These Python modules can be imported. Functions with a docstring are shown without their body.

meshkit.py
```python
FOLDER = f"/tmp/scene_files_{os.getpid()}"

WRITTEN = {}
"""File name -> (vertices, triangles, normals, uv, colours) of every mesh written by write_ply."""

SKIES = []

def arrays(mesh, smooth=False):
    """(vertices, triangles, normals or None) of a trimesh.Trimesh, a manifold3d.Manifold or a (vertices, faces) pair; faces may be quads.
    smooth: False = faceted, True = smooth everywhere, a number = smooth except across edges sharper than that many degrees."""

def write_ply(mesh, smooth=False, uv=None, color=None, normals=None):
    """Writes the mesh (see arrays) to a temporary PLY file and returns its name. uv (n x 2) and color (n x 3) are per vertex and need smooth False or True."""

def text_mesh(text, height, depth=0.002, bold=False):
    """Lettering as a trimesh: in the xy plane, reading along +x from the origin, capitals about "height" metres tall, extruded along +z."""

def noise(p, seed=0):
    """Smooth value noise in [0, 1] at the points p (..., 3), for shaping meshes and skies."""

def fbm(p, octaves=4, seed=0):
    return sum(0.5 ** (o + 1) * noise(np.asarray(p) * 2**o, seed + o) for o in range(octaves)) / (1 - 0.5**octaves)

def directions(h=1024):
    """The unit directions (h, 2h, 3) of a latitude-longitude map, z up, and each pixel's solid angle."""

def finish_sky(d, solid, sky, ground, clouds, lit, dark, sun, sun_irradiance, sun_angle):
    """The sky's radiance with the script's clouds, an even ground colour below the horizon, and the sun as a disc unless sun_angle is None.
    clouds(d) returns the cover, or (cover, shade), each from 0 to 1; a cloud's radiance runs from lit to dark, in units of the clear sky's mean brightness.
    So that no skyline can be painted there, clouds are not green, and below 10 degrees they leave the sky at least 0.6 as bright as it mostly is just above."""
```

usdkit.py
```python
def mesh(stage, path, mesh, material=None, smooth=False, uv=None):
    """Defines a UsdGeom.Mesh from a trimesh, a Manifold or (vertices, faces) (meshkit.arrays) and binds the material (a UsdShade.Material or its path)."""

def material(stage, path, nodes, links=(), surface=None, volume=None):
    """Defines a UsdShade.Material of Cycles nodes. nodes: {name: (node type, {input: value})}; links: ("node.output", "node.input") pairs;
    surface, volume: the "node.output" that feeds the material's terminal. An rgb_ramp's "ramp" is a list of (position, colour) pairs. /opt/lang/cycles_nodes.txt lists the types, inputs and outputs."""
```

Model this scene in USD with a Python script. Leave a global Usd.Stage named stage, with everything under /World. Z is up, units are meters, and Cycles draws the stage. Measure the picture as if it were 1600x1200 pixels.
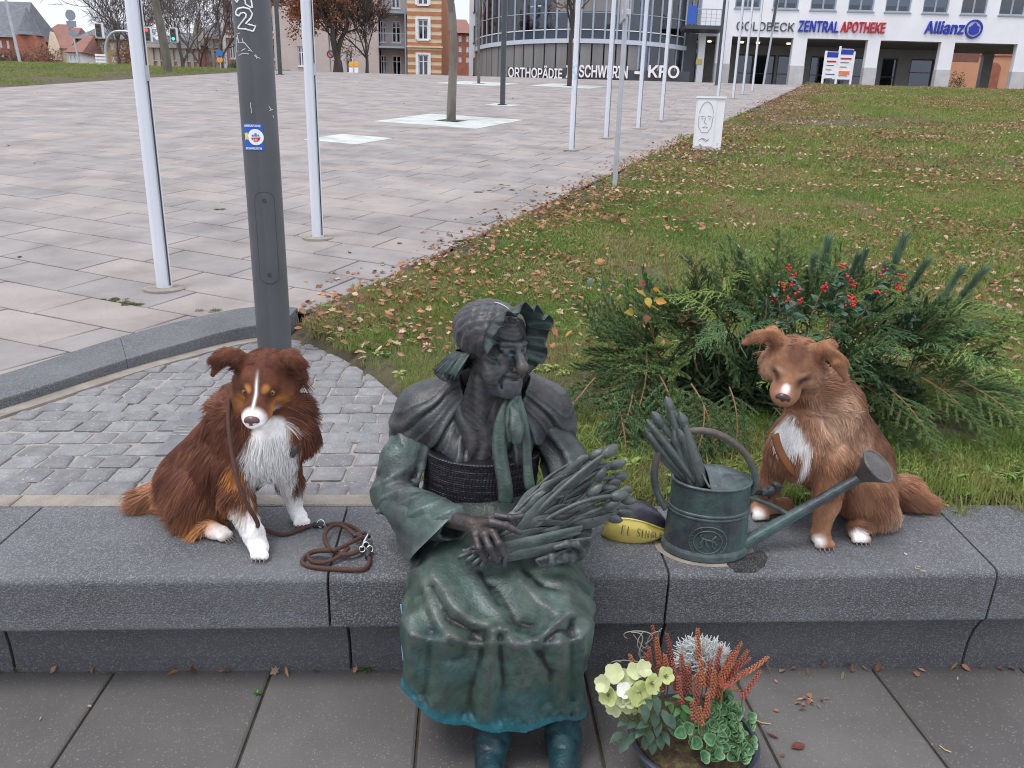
import math, random
import numpy as np, trimesh, shapely, usdkit, meshkit
from shapely.geometry import Polygon, LineString, Point, box as sbox
from pxr import Usd, UsdGeom, UsdLux, UsdShade, Gf, Sdf, Vt

stage = Usd.Stage.CreateInMemory()
UsdGeom.SetStageUpAxis(stage, 'Z'); UsdGeom.SetStageMetersPerUnit(stage, 1.0)
UsdGeom.Xform.Define(stage, '/World')

# ---------------------------------------------------------------- camera, sky, sun, exposure
FPX, CAMZ = 1200.0, 1.67
PITCH, ROLL = math.radians(17.5), math.radians(1.6)
EXPOSURE = 0.40
SKY_STRENGTH, SUN_INT, SUN_ANGLE = 0.095, 0.40, 22.0
SUN_DIR = np.array([-0.30, -0.25, 0.92]); SUN_DIR /= np.linalg.norm(SUN_DIR)

_fw = np.array([0, math.cos(PITCH), -math.sin(PITCH)]); _r0 = np.array([1., 0, 0]); _u0 = np.array([0, math.sin(PITCH), math.cos(PITCH)])
_rt = math.cos(ROLL) * _r0 + math.sin(ROLL) * _u0; _up = -math.sin(ROLL) * _r0 + math.cos(ROLL) * _u0
EYE = np.array([0, 0, CAMZ])
cam = UsdGeom.Camera.Define(stage, '/World/camera')
M = Gf.Matrix4d(*_rt, 0, *_up, 0, *(-_fw), 0, *EYE, 1)
cam.AddTransformOp().Set(M)
cam.CreateFocalLengthAttr(27.0); cam.CreateHorizontalApertureAttr(27.0 * 1600 / FPX); cam.CreateVerticalApertureAttr(27.0 * 1200 / FPX)
cam.CreateClippingRangeAttr(Gf.Vec2f(0.05, 2000)); cam.CreateExposureAttr(EXPOSURE)

elev = math.asin(SUN_DIR[2]); rot = math.atan2(SUN_DIR[0], SUN_DIR[1])
dome = UsdLux.DomeLight.Define(stage, '/World/sky')
skym = usdkit.material(stage, '/World/Looks/sky', {
    'sky': ('sky_texture', {'sky_type': 'single_scattering', 'sun_disc': False, 'sun_elevation': elev, 'sun_rotation': rot, 'air_density': 1.0, 'aerosol_density': 2.0}),
    'tc': ('texture_coordinate', {}),
    'n': ('noise_texture', {'scale': 2.2, 'detail': 5.0, 'roughness': 0.55}),
    'cl': ('rgb_ramp', {'ramp': [(0.3, (6.6, 6.9, 7.7)), (0.7, (8.2, 8.5, 9.2))]}),
    'sx': ('separate_xyz', {}), 'zr': ('map_range', {'from_min': 0.0, 'from_max': 1.0, 'to_min': .98, 'to_max': 1.85}), 'cz': ('combine_xyz', {}), 'gm': ('mix', {'mix_type': 'multiply', 'fac': 1.0}),
    'mx': ('mix', {'fac': 0.93}), 'bg': ('background_shader', {'strength': SKY_STRENGTH})},
    [('tc.generated', 'n.vector'), ('n.fac', 'cl.fac'), ('sky.color', 'mx.color1'), ('tc.generated', 'sx.vector'), ('sx.z', 'zr.value'), ('zr.result', 'cz.x'), ('zr.result', 'cz.y'), ('zr.result', 'cz.z'), ('cl.color', 'gm.color1'), ('cz.vector', 'gm.color2'), ('gm.color', 'mx.color2'), ('mx.color', 'bg.color')], surface='bg.background')
UsdShade.MaterialBindingAPI.Apply(dome.GetPrim()).Bind(skym)
dome.GetPrim().SetCustomDataByKey('kind', 'structure')
sun = UsdLux.DistantLight.Define(stage, '/World/sun')
sun.CreateIntensityAttr(SUN_INT); sun.CreateAngleAttr(SUN_ANGLE); sun.CreateNormalizeAttr(True); sun.CreateColorAttr(Gf.Vec3f(1, 0.975, 0.95))
_z = SUN_DIR; _x = np.cross([0, 1, 0], _z); _x /= np.linalg.norm(_x); _y = np.cross(_z, _x)
sun.AddTransformOp().Set(Gf.Matrix4d(*_x, 0, *_y, 0, *_z, 0, 0, 0, 0, 1))

# ---------------------------------------------------------------- survey helpers: sight lines from the photographer's place to real ground
def sight(px, py): return _fw + _rt * (px - 800) / FPX + _up * (600 - py) / FPX
def at_z(px, py, z):
    d = sight(px, py); return EYE + d * (z - CAMZ) / d[2]
def at_y(px, py, y):
    d = sight(px, py); return EYE + d * y / d[1]
def softp(t, k=.5): return k * np.logaddexp(0, np.asarray(t) / k)
def ground(x, y):
    """height of the sloping square and lawn"""
    y = np.asarray(y, float)
    return .42 + .112 * (softp(y - 4.75) - softp(y - 53, 3) * 1.02) + 0 * np.asarray(x)
def on_ground(px, py):
    d = sight(px, py); t = np.concatenate([np.linspace(.5, 10, 4000), np.linspace(10, 140, 9000)])
    p = EYE + t[:, None] * d; k = np.nonzero(p[:, 2] < ground(p[:, 0], p[:, 1]))[0]
    return p[k[0]] if len(k) else p[np.argmin(p[:, 2] - ground(p[:, 0], p[:, 1]))]

# ---------------------------------------------------------------- scene helpers
_count = {}
def numbered(parent, name):
    k = (parent, name); n = _count.get(k, 0); _count[k] = n + 1
    return f'{parent}/{name}' + (f'_{n:03d}' if n else '')
def path_of(parent): return '/World' if parent is None else (parent if isinstance(parent, str) else str(parent.GetPath()))
def tag(p, label=None, cat=None, group=None, kind=None):
    p = p.GetPrim() if hasattr(p, 'GetPrim') else p
    for k, v in (('label', label), ('category', cat), ('group', group), ('kind', kind)):
        if v: p.SetCustomDataByKey(k, v)
    return p
def thing(name, label, cat, loc=(0, 0, 0), rz=0.0, group=None, scale=None):
    x = UsdGeom.Xform.Define(stage, numbered('/World', name)); x.AddTranslateOp().Set(Gf.Vec3d(*map(float, loc)))
    if rz: x.AddRotateZOp().Set(math.degrees(rz))
    if scale is not None: x.AddScaleOp().Set(Gf.Vec3f(*([float(scale)] * 3)))
    return tag(x, label, cat, group)
def holder(name, parent):
    return UsdGeom.Xform.Define(stage, numbered(path_of(parent), name)).GetPrim()
def obj(name, mesh, mat, parent=None, smooth=False, color=None, label=None, kind=None):
    p = numbered(path_of(parent), name)
    if color is not None and smooth not in (True, False): smooth = True
    m = usdkit.mesh(stage, p, mesh, mat, smooth)
    if color is not None:
        UsdGeom.PrimvarsAPI(m).CreatePrimvar('displayColor', Sdf.ValueTypeNames.Color3fArray, 'vertex').Set(Vt.Vec3fArray.FromNumpy(np.asarray(color, np.float32)))
    return tag(m, label, kind=kind)
def struct(name, mesh, mat, smooth=False): return obj(name, mesh, mat, None, smooth, kind='structure')
def set_pose(prim, loc, R=None, rz=0.0, scale=1.0):
    if R is None: c, s = math.cos(rz), math.sin(rz); R = np.array([[c, -s, 0], [s, c, 0], [0, 0, 1]])
    A = np.eye(4); A[:3, :3] = (np.asarray(R) * scale).T; A[3, :3] = loc
    xf = UsdGeom.Xformable(prim); xf.CreateXformOpOrderAttr().Set(Vt.TokenArray()); t = xf.AddTransformOp(opSuffix='place'); t.Set(Gf.Matrix4d(A.tolist())); xf.SetXformOpOrder([t])
def copy_of(src, loc, rz=0.0, label=None, group=None, scale=1.0, R=None):
    """another one of SRC, standing elsewhere"""
    name = src.GetName().rstrip('0123456789').rstrip('_'); was = src.GetCustomData()
    x = UsdGeom.Xform.Define(stage, numbered('/World', name))
    x.GetPrim().GetReferences().AddInternalReference(src.GetPath()); x.GetPrim().SetInstanceable(True)
    set_pose(x.GetPrim(), loc, R, rz, scale)
    return tag(x, label or was.get('label'), was.get('category'), group or was.get('group'))

# ---------------------------------------------------------------- mesh helpers
def cat(ms): return trimesh.util.concatenate([m for m in ms if m is not None])
def tm(v, f): return trimesh.Trimesh(np.asarray(v, float), np.asarray(f, int), process=False)
def box(x0, x1, y0, y1, z0, z1):
    m = trimesh.creation.box([x1 - x0, y1 - y0, z1 - z0]); m.apply_translation([(x0 + x1) / 2, (y0 + y1) / 2, (z0 + z1) / 2]); return m
def frame_of(d):
    d = d / np.linalg.norm(d); a = np.array([0, 0, 1.]) if abs(d[2]) < .9 else np.array([1., 0, 0])
    u = np.cross(a, d); u /= np.linalg.norm(u); return u, np.cross(d, u), d
def tube(pts, r, n=8, caps=True, squash=None):
    """a tube along pts, radius r (number or one per point), n sides"""
    pts = np.asarray(pts, float); k = len(pts); r = np.broadcast_to(np.asarray(r, float), (k,))
    t = np.gradient(pts, axis=0); t /= np.maximum(np.linalg.norm(t, axis=1, keepdims=True), 1e-9)
    u, v, _ = frame_of(t[0]); a = np.arange(n) / n * 2 * np.pi; rings = []
    for i in range(k):
        u = u - t[i] * (u @ t[i]); u /= np.linalg.norm(u); v = np.cross(t[i], u)
        su, sv = (1, 1) if squash is None else squash
        rings.append(pts[i] + r[i] * (su * np.cos(a)[:, None] * u + sv * np.sin(a)[:, None] * v))
    V = np.vstack(rings); F = []
    i0 = np.arange(n); i1 = (i0 + 1) % n
    for i in range(k - 1):
        b = i * n; F += [np.stack([b + i0, b + i1, b + n + i1], 1), np.stack([b + i0, b + n + i1, b + n + i0], 1)]
    if caps:
        V = np.vstack([V, pts[0], pts[-1]]); c0, c1 = k * n, k * n + 1; b = (k - 1) * n
        F += [np.stack([np.full(n, c0), i1, i0], 1), np.stack([np.full(n, c1), b + i0, b + i1], 1)]
    return tm(V, np.vstack(F))
def lathe(prof, n=32):
    """prof: (r, z) pairs, turned about z"""
    prof = np.asarray(prof, float); a = np.arange(n) / n * 2 * np.pi; k = len(prof)
    V = np.stack([prof[:, 0, None] * np.cos(a), prof[:, 0, None] * np.sin(a), np.repeat(prof[:, 1, None], n, 1)], -1).reshape(-1, 3)
    i0 = np.arange(n); i1 = (i0 + 1) % n; F = []
    for i in range(k - 1):
        b = i * n; F += [np.stack([b + i0, b + i1, b + n + i1], 1), np.stack([b + i0, b + n + i1, b + n + i0], 1)]
    return tm(V, np.vstack(F))
def smooth_path(pts, n=40):
    from scipy.interpolate import CubicSpline
    pts = np.asarray(pts, float); s = np.concatenate([[0], np.cumsum(np.linalg.norm(np.diff(pts, axis=0), axis=1))])
    return CubicSpline(s, pts)(np.linspace(0, s[-1], n))
def place(m, loc=(0, 0, 0), rz=0, rx=0, ry=0, s=None):
    m = m.copy()
    if s is not None: m.apply_scale(s)
    T = trimesh.transformations.euler_matrix(rx, ry, rz, 'sxyz'); T[:3, 3] = loc; m.apply_transform(T); return m
def inset_poly(p, d):
    """a convex ring moved inwards by d, vertex for vertex (counter-clockwise)"""
    p = np.asarray(p, float); e = np.roll(p, -1, 0) - p; e /= np.maximum(np.linalg.norm(e, axis=1, keepdims=True), 1e-9)
    n = np.stack([-e[:, 1], e[:, 0]], 1); q = p + n * d; out = []
    for i in range(len(p)):
        j = i - 1; A = np.array([e[j], -e[i]]).T
        if abs(np.linalg.det(A)) < 1e-3: out.append(q[i]); continue
        t = np.linalg.solve(A, q[i] - q[j]); out.append(q[j] + e[j] * t[0])
    return np.array(out)
def clean_ring(poly, tol=.004):
    c = np.array(poly.simplify(tol).exterior.coords)[:-1]
    if shapely.geometry.polygon.signed_area(shapely.LinearRing(c)) < 0 if hasattr(shapely.geometry.polygon, 'signed_area') else Polygon(c).exterior.is_ccw is False: c = c[::-1]
    return c
def slab_mesh(ring, zf, thick, ch=.006, dz=.004, lift=0.0):
    """a stone with a chamfered top that follows zf"""
    ring = np.asarray(ring); n = len(ring); inn = inset_poly(ring, ch)
    z0 = zf(ring[:, 0], ring[:, 1]) + lift; z1 = zf(inn[:, 0], inn[:, 1]) + lift
    V = np.vstack([np.c_[ring, z0 - thick], np.c_[ring, z0 - dz], np.c_[inn, z1], [[*inn.mean(0), z1.mean()]]])
    i = np.arange(n); j = (i + 1) % n; F = []
    for b in (0, n): F += [np.stack([b + i, b + j, b + n + j], 1), np.stack([b + i, b + n + j, b + n + i], 1)]
    F += [np.stack([2 * n + i, 2 * n + j, np.full(n, 3 * n)], 1)]
    return tm(V, np.vstack(F))
def wall_with_holes(x0, x1, z0, z1, holes, y0, y1):
    """a wall in the xz plane from y0 (front) to y1 (back) with real openings; holes: (xa, xb, za, zb)"""
    p = sbox(x0, z0, x1, z1)
    for h in holes: p = p.difference(sbox(h[0], h[2], h[1], h[3]))
    ms = []
    for g in getattr(p, 'geoms', [p]):
        m = trimesh.creation.extrude_polygon(g, y1 - y0, engine='earcut'); ms.append(m)
    m = cat(ms); v = m.vertices.copy(); m.vertices = np.c_[v[:, 0], y1 - v[:, 2], v[:, 1]]
    return m

# ---------------------------------------------------------------- materials
_m = {}
def mat(name, ramp, scale=8.0, rough=.6, bump=.0, bscale=60.0, detail=6.0, metal=0.0, spec=.5, stretch=(1, 1, 1), extra=None, dist=.01, coords='pos', rand=0.0, speck=None):
    """principled material whose colour runs over RAMP by noise; SPECK: (scale, threshold, colour) adds grains"""
    if name in _m: return _m[name]
    if not isinstance(ramp, list): ramp = [(0.3, tuple(c * .88 for c in ramp)), (0.7, tuple(min(1, c * 1.1) for c in ramp))]
    n = {'g': ('geometry', {}), 'tc': ('texture_coordinate', {}), 'mp': ('mapping', {'scale': stretch}), 'n': ('noise_texture', {'scale': scale, 'detail': detail, 'roughness': .6}),
         'r': ('rgb_ramp', {'ramp': ramp}), 'p': ('principled_bsdf', {'roughness': rough, 'metallic': metal, 'specular_ior_level': spec})}
    l = [('g.position' if coords == 'pos' else 'tc.object', 'mp.vector'), ('mp.vector', 'n.vector'), ('n.fac', 'r.fac')]
    col = 'r.color'
    if speck:
        n['v'] = ('voronoi_texture', {'scale': speck[0], 'feature': 'f1'}); n['vr'] = ('rgb_ramp', {'ramp': [(speck[1], (0, 0, 0)), (speck[1] + .08, (1, 1, 1))]})
        n['sm'] = ('mix', {'color2': speck[2]}); l += [('mp.vector', 'v.vector'), ('v.color', 'vr.fac'), ('vr.color', 'sm.fac'), (col, 'sm.color1')]; col = 'sm.color'
    if rand:
        n['oi'] = ('object_info', {}); n['rm'] = ('map_range', {'from_min': 0., 'from_max': 1., 'to_min': 1 - rand, 'to_max': 1 + rand}); n['h'] = ('hsv', {})
        l += [('oi.random', 'rm.value'), ('rm.result', 'h.value'), (col, 'h.color')]; col = 'h.color'
    l.append((col, 'p.base_color'))
    if bump:
        n['bn'] = ('noise_texture', {'scale': bscale, 'detail': 4.0}); n['b'] = ('bump', {'strength': bump, 'distance': dist})
        l += [('mp.vector', 'bn.vector'), ('bn.fac', 'b.height'), ('b.normal', 'p.normal')]
    _m[name] = usdkit.material(stage, '/World/Looks/' + name, n, l, surface='p.BSDF'); return _m[name]
def vmat(name, rough=.7, bump=0.0, bscale=80.0, noise=.25, nscale=40.0, metal=0.0, spec=.4, sheen=0.0, stretch=(1, 1, 1), dist=.004):
    """material that takes its colour from the mesh's own colours, varied by noise"""
    if name in _m: return _m[name]
    n = {'a': ('attribute', {'attribute': 'displayColor'}), 'g': ('geometry', {}), 'mp': ('mapping', {'scale': stretch}), 'n': ('noise_texture', {'scale': nscale, 'detail': 5.0}),
         'mr': ('map_range', {'from_min': .25, 'from_max': .75, 'to_min': 1 - noise, 'to_max': 1 + noise}), 'h': ('hsv', {}),
         'p': ('principled_bsdf', {'roughness': rough, 'metallic': metal, 'specular_ior_level': spec, 'sheen_weight': sheen})}
    l = [('g.position', 'mp.vector'), ('mp.vector', 'n.vector'), ('n.fac', 'mr.value'), ('mr.result', 'h.value'), ('a.color', 'h.color'), ('h.color', 'p.base_color')]
    if bump:
        n['bn'] = ('noise_texture', {'scale': bscale, 'detail': 4.0}); n['b'] = ('bump', {'strength': bump, 'distance': dist})
        l += [('mp.vector', 'bn.vector'), ('bn.fac', 'b.height'), ('b.normal', 'p.normal')]
    _m[name] = usdkit.material(stage, '/World/Looks/' + name, n, l, surface='p.BSDF'); return _m[name]
def leafmat(name, c1, c2, trans=.35, rand=.25, rough=.5, scale=30.0):
    if name in _m: return _m[name]
    n = {'g': ('geometry', {}), 'n': ('noise_texture', {'scale': scale, 'detail': 3.0}), 'r': ('rgb_ramp', {'ramp': [(.3, c1), (.7, c2)]}),
         'oi': ('object_info', {}), 'rm': ('map_range', {'to_min': 1 - rand, 'to_max': 1 + rand}), 'h': ('hsv', {}), 'p': ('principled_bsdf', {'roughness': rough, 'specular_ior_level': .3}),
         't': ('translucent_bsdf', {}), 'm': ('mix_closure', {'fac': trans})}
    l = [('g.position', 'n.vector'), ('n.fac', 'r.fac'), ('oi.random', 'rm.value'), ('rm.result', 'h.value'), ('r.color', 'h.color'), ('h.color', 'p.base_color'), ('h.color', 't.color'), ('p.BSDF', 'm.closure1'), ('t.BSDF', 'm.closure2')]
    _m[name] = usdkit.material(stage, '/World/Looks/' + name, n, l, surface='m.closure'); return _m[name]
def plain(name, c, rough=.5, metal=0.0, spec=.5, emit=None):
    if name in _m: return _m[name]
    d = {'base_color': c, 'roughness': rough, 'metallic': metal, 'specular_ior_level': spec}
    if emit: d |= {'emission_color': c, 'emission_strength': emit}
    n = {'p': ('principled_bsdf', d)}; l = []
    if not emit:
        n |= {'g': ('geometry', {}), 'n': ('noise_texture', {'scale': 6.0, 'detail': 5.0}), 'r': ('rgb_ramp', {'ramp': [(.3, tuple(x * .9 for x in c)), (.7, tuple(min(1, x * 1.06) for x in c))]})}
        l = [('g.position', 'n.vector'), ('n.fac', 'r.fac'), ('r.color', 'p.base_color')]
    _m[name] = usdkit.material(stage, '/World/Looks/' + name, n, l, surface='p.BSDF'); return _m[name]
def pane(name, tint=(.55, .62, .68), clear=.5):
    """window pane: lets light through and mirrors the sky"""
    if name in _m: return _m[name]
    _m[name] = usdkit.material(stage, '/World/Looks/' + name, {'t': ('transparent_bsdf', {'color': tint}), 'g': ('glossy_bsdf', {'color': (.9, .93, 1.), 'roughness': .03}), 'f': ('fresnel', {'IOR': 1.9}), 'm': ('mix_closure', {})},
        [('f.fac', 'm.fac'), ('t.BSDF', 'm.closure1'), ('g.BSDF', 'm.closure2')], surface='m.closure'); return _m[name]

def scatter(name, protos, pts, mats4, idx, parent=None, label=None, cat_=None, kind='stuff'):
    """PointInstancer of prototypes [(mesh, material)] at 4x4 matrices (column vectors)"""
    pi = UsdGeom.PointInstancer.Define(stage, numbered(path_of(parent), name)); pp = str(pi.GetPath())
    for i, (m, mm) in enumerate(protos):
        q = usdkit.mesh(stage, f'{pp}/shapes/{pts}' + (f'_{i:03d}' if i else ''), m, mm)
        pi.GetPrototypesRel().AddTarget(q.GetPath())
    A = np.asarray(mats4); sc = np.linalg.norm(A[:, :3, 0], axis=1); Rm = A[:, :3, :3] / sc[:, None, None]
    from scipy.spatial.transform import Rotation
    q = Rotation.from_matrix(Rm).as_quat()
    pi.CreatePositionsAttr(Vt.Vec3fArray.FromNumpy(A[:, :3, 3].astype(np.float32)))
    pi.CreateScalesAttr(Vt.Vec3fArray.FromNumpy(np.repeat(sc[:, None], 3, 1).astype(np.float32)))
    pi.CreateOrientationsAttr(Vt.QuathArray([Gf.Quath(float(w), float(x), float(y), float(z)) for x, y, z, w in q]))
    pi.CreateProtoIndicesAttr(Vt.IntArray.FromNumpy(np.asarray(idx, np.int32)))
    return tag(pi, label, cat_, kind=kind)
def poses(P, rng, smin=.8, smax=1.2, tilt=.3, flat=None):
    n = len(P); a = rng.uniform(0, 2 * np.pi, n); tx = rng.normal(0, tilt, n); ty = rng.normal(0, tilt, n); s = rng.uniform(smin, smax, n)
    from scipy.spatial.transform import Rotation
    R = Rotation.from_euler('xyz', np.c_[tx, ty, np.zeros(n)]).as_matrix() @ Rotation.from_euler('z', a).as_matrix()
    A = np.zeros((n, 4, 4)); A[:, :3, :3] = R * s[:, None, None]; A[:, :3, 3] = P; A[:, 3, 3] = 1
    return A

# ---------------------------------------------------------------- soft bodies: smooth unions of rounded shapes, meshed by surface nets
def relaxed(m, n):
    from scipy.sparse import coo_matrix, diags
    e = m.edges_unique; k = len(m.vertices); A = coo_matrix((np.ones(2 * len(e)), (np.r_[e[:, 0], e[:, 1]], np.r_[e[:, 1], e[:, 0]])), shape=(k, k)).tocsr(); W = diags(1 / np.maximum(np.asarray(A.sum(1)).ravel(), 1)) @ A; v = np.array(m.vertices)
    for _ in range(n): v = v + .5 * (W @ v - v); v = v - .51 * (W @ v - v)
    m.vertices = v; return m
class Soft:
    def __init__(s, lo, hi, h):
        s.h = h; s.lo = np.array(lo, float); n = np.ceil((np.array(hi) - s.lo) / h).astype(int) + 1
        s.n = n; s.d = np.full(n, 10.0, np.float32)
    def _win(s, lo, hi):
        a = np.clip(np.floor((np.asarray(lo) - s.lo) / s.h).astype(int), 0, s.n); b = np.clip(np.ceil((np.asarray(hi) - s.lo) / s.h).astype(int) + 1, 0, s.n)
        if (b <= a).any(): return None, None
        ax = [(s.lo[k] + s.h * np.arange(a[k], b[k])).astype(np.float32) for k in range(3)]
        return tuple(slice(a[k], b[k]) for k in range(3)), np.stack(np.meshgrid(*ax, indexing='ij'), -1)
    def _mix(s, w, e, k, sub):
        d = s.d[w]
        if sub: e = -e; hh = np.maximum(k - np.abs(d - e), 0) / k; s.d[w] = np.maximum(d, e) + hh * hh * k * .25
        else: hh = np.maximum(k - np.abs(d - e), 0) / k; s.d[w] = np.minimum(d, e) - hh * hh * k * .25
    def cone(s, a, b, r1, r2, k=.02, sub=False, flat=None):
        a, b = np.asarray(a, np.float32), np.asarray(b, np.float32); R = max(r1, r2) + 3 * s.h + k
        w, p = s._win(np.minimum(a, b) - R, np.maximum(a, b) + R)
        if w is None: return s
        ab = b - a; t = np.clip(((p - a) @ ab) / max(float(ab @ ab), 1e-9), 0, 1)
        q = p - a - t[..., None] * ab
        s._mix(w, np.sqrt((q * q).sum(-1)) - (r1 + (r2 - r1) * t), k, sub); return s
    def chain(s, pts, rs, k=.02):
        for i in range(len(pts) - 1): s.cone(pts[i], pts[i + 1], rs[i], rs[i + 1], k)
        return s
    def ell(s, c, r, rot=None, k=.02, sub=False):
        c = np.asarray(c, np.float32); r = np.asarray(r, np.float32); R = r.max() + 3 * s.h + k
        w, p = s._win(c - R, c + R)
        if w is None: return s
        q = p - c
        if rot is not None: q = q @ np.asarray(trimesh.transformations.euler_matrix(*rot, 'sxyz')[:3, :3], np.float32)
        k0 = np.sqrt(((q / r) ** 2).sum(-1)); k1 = np.maximum(np.sqrt(((q / (r * r)) ** 2).sum(-1)), 1e-6)
        s._mix(w, k0 * (k0 - 1) / k1, k, sub); return s
    def push(s, f):
        """move the whole surface out by f(p)"""
        w, p = s._win(s.lo, s.lo + s.h * s.n); near = np.abs(s.d[w]) < .06
        s.d[w][near] -= f(p[near]); return s
    def mesh(s, relax=2):
        d = s.d; n = s.n; neg = d < 0; crd = np.zeros((*(n - 1), 3), np.float32); cnt = np.zeros(n - 1, np.int16)
        corner = [(i, j, k) for i in (0, 1) for j in (0, 1) for k in (0, 1)]
        sl = lambda c: tuple(slice(c[q], n[q] - 1 + c[q]) for q in range(3))
        for a in corner:
            for ax in range(3):
                if a[ax]: continue
                b = list(a); b[ax] = 1; b = tuple(b); da, db = d[sl(a)], d[sl(b)]; x = neg[sl(a)] != neg[sl(b)]
                t = da[x] / (da[x] - db[x]); o = np.tile(np.array(a, np.float32), (len(t), 1)); o[:, ax] += t; crd[x] += o; cnt[x] += 1
        on = cnt > 0; idx = np.full(n - 1, -1, np.int64); idx[on] = np.arange(on.sum()); ijk = np.argwhere(on)
        V = s.lo + s.h * (ijk + crd[on] / cnt[on][:, None]); F = []
        for ax in range(3):
            u, v = (ax + 1) % 3, (ax + 2) % 3; lo = [slice(1, n[q] - 1) for q in range(3)]; lo[ax] = slice(0, n[ax] - 1); hi = list(lo); hi[ax] = slice(1, n[ax])
            A, B = neg[tuple(lo)], neg[tuple(hi)]; e = np.argwhere(A != B); sg = A[A != B]
            e = e + np.array([0 if q == ax else 1 for q in range(3)])
            def cell(du, dv):
                c = e.copy(); c[:, u] -= du; c[:, v] -= dv; return idx[c[:, 0], c[:, 1], c[:, 2]]
            q = np.stack([cell(1, 1), cell(0, 1), cell(0, 0), cell(1, 0)], 1); q[~sg] = q[~sg][:, ::-1]; F += [q[:, [0, 1, 2]], q[:, [0, 2, 3]]]
        m = tm(V, np.vstack(F))
        relaxed(m, relax); return m
def vnormals(m): return meshkit.arrays(m, True)[2]

def rot_to(d, roll=0.0):
    """rotation that lays +x along d, with z kept up as far as possible"""
    d = np.asarray(d, float) / np.linalg.norm(d); up = np.array([0, 0, 1.]) if abs(d[2]) < .95 else np.array([0, 1., 0]); y = np.cross(up, d); y /= np.linalg.norm(y); z = np.cross(d, y)
    c, s = math.cos(roll), math.sin(roll); return np.stack([d, y * c + z * s, -y * s + z * c], 1)
def big_leaf(L, W, fold, rng, bend=.3):
    x = np.linspace(0, 1, 6); w = np.sin(np.pi * np.clip(x * .97 + .03, 0, 1) ** .85) * W; V = []
    for t, ww in zip(x, w): zc = -bend * t * t * L; V += [(t * L, -ww, zc + fold * ww), (t * L, 0, zc), (t * L, ww, zc + fold * ww)]
    F = []
    for i in range(5):
        b = i * 3; F += [(b, b + 3, b + 4), (b, b + 4, b + 1), (b + 1, b + 4, b + 5), (b + 1, b + 5, b + 2)]
    return tm(V, F)
# ================================================================ ground, square, cobbles, bench
rng = np.random.default_rng(7)
M_slab = [mat(f'plaza_slab_{i}', [(.25, c0), (.5, c1), (.75, c2)], 1.6, .85, .5, 60, dist=.006, speck=(120., .86, (.20, .19, .185)), stretch=(1, 1, 1)) for i, (c0, c1, c2) in enumerate([
    ((.150, .135, .132), (.230, .208, .203), (.297, .268, .260)), ((.172, .147, .138), (.255, .221, .208), (.325, .281, .263)), ((.140, .128, .127), (.215, .197, .194), (.28, .257, .252)), ((.162, .141, .135), (.243, .214, .204), (.31, .273, .258))])]
M_joint = mat('joint_soil', [(.3, (.025, .021, .016)), (.6, (.06, .05, .034)), (.75, (.085, .085, .035))], 12, .95, .5, 80)
M_granite = [mat(f'dark_granite_{i}', [(.25, tuple(.90 * k * v for v in (.068, .069, .075))), (.5, tuple(k * v for v in (.090, .091, .098))), (.8, tuple(1.2 * k * v for v in (.100, .101, .107)))], 2.6, .8, 1.0, 190, dist=.005, speck=(270., .64, (.17, .175, .19))) for i, k in enumerate((1.0, 1.12, .92, 1.05))]
M_granite_base = mat('dark_granite_base', [(.25, (.070, .071, .077)), (.75, (.105, .106, .114))], 3.0, .85, 1.0, 190, dist=.005, speck=(270., .70, (.165, .165, .178)))
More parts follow.
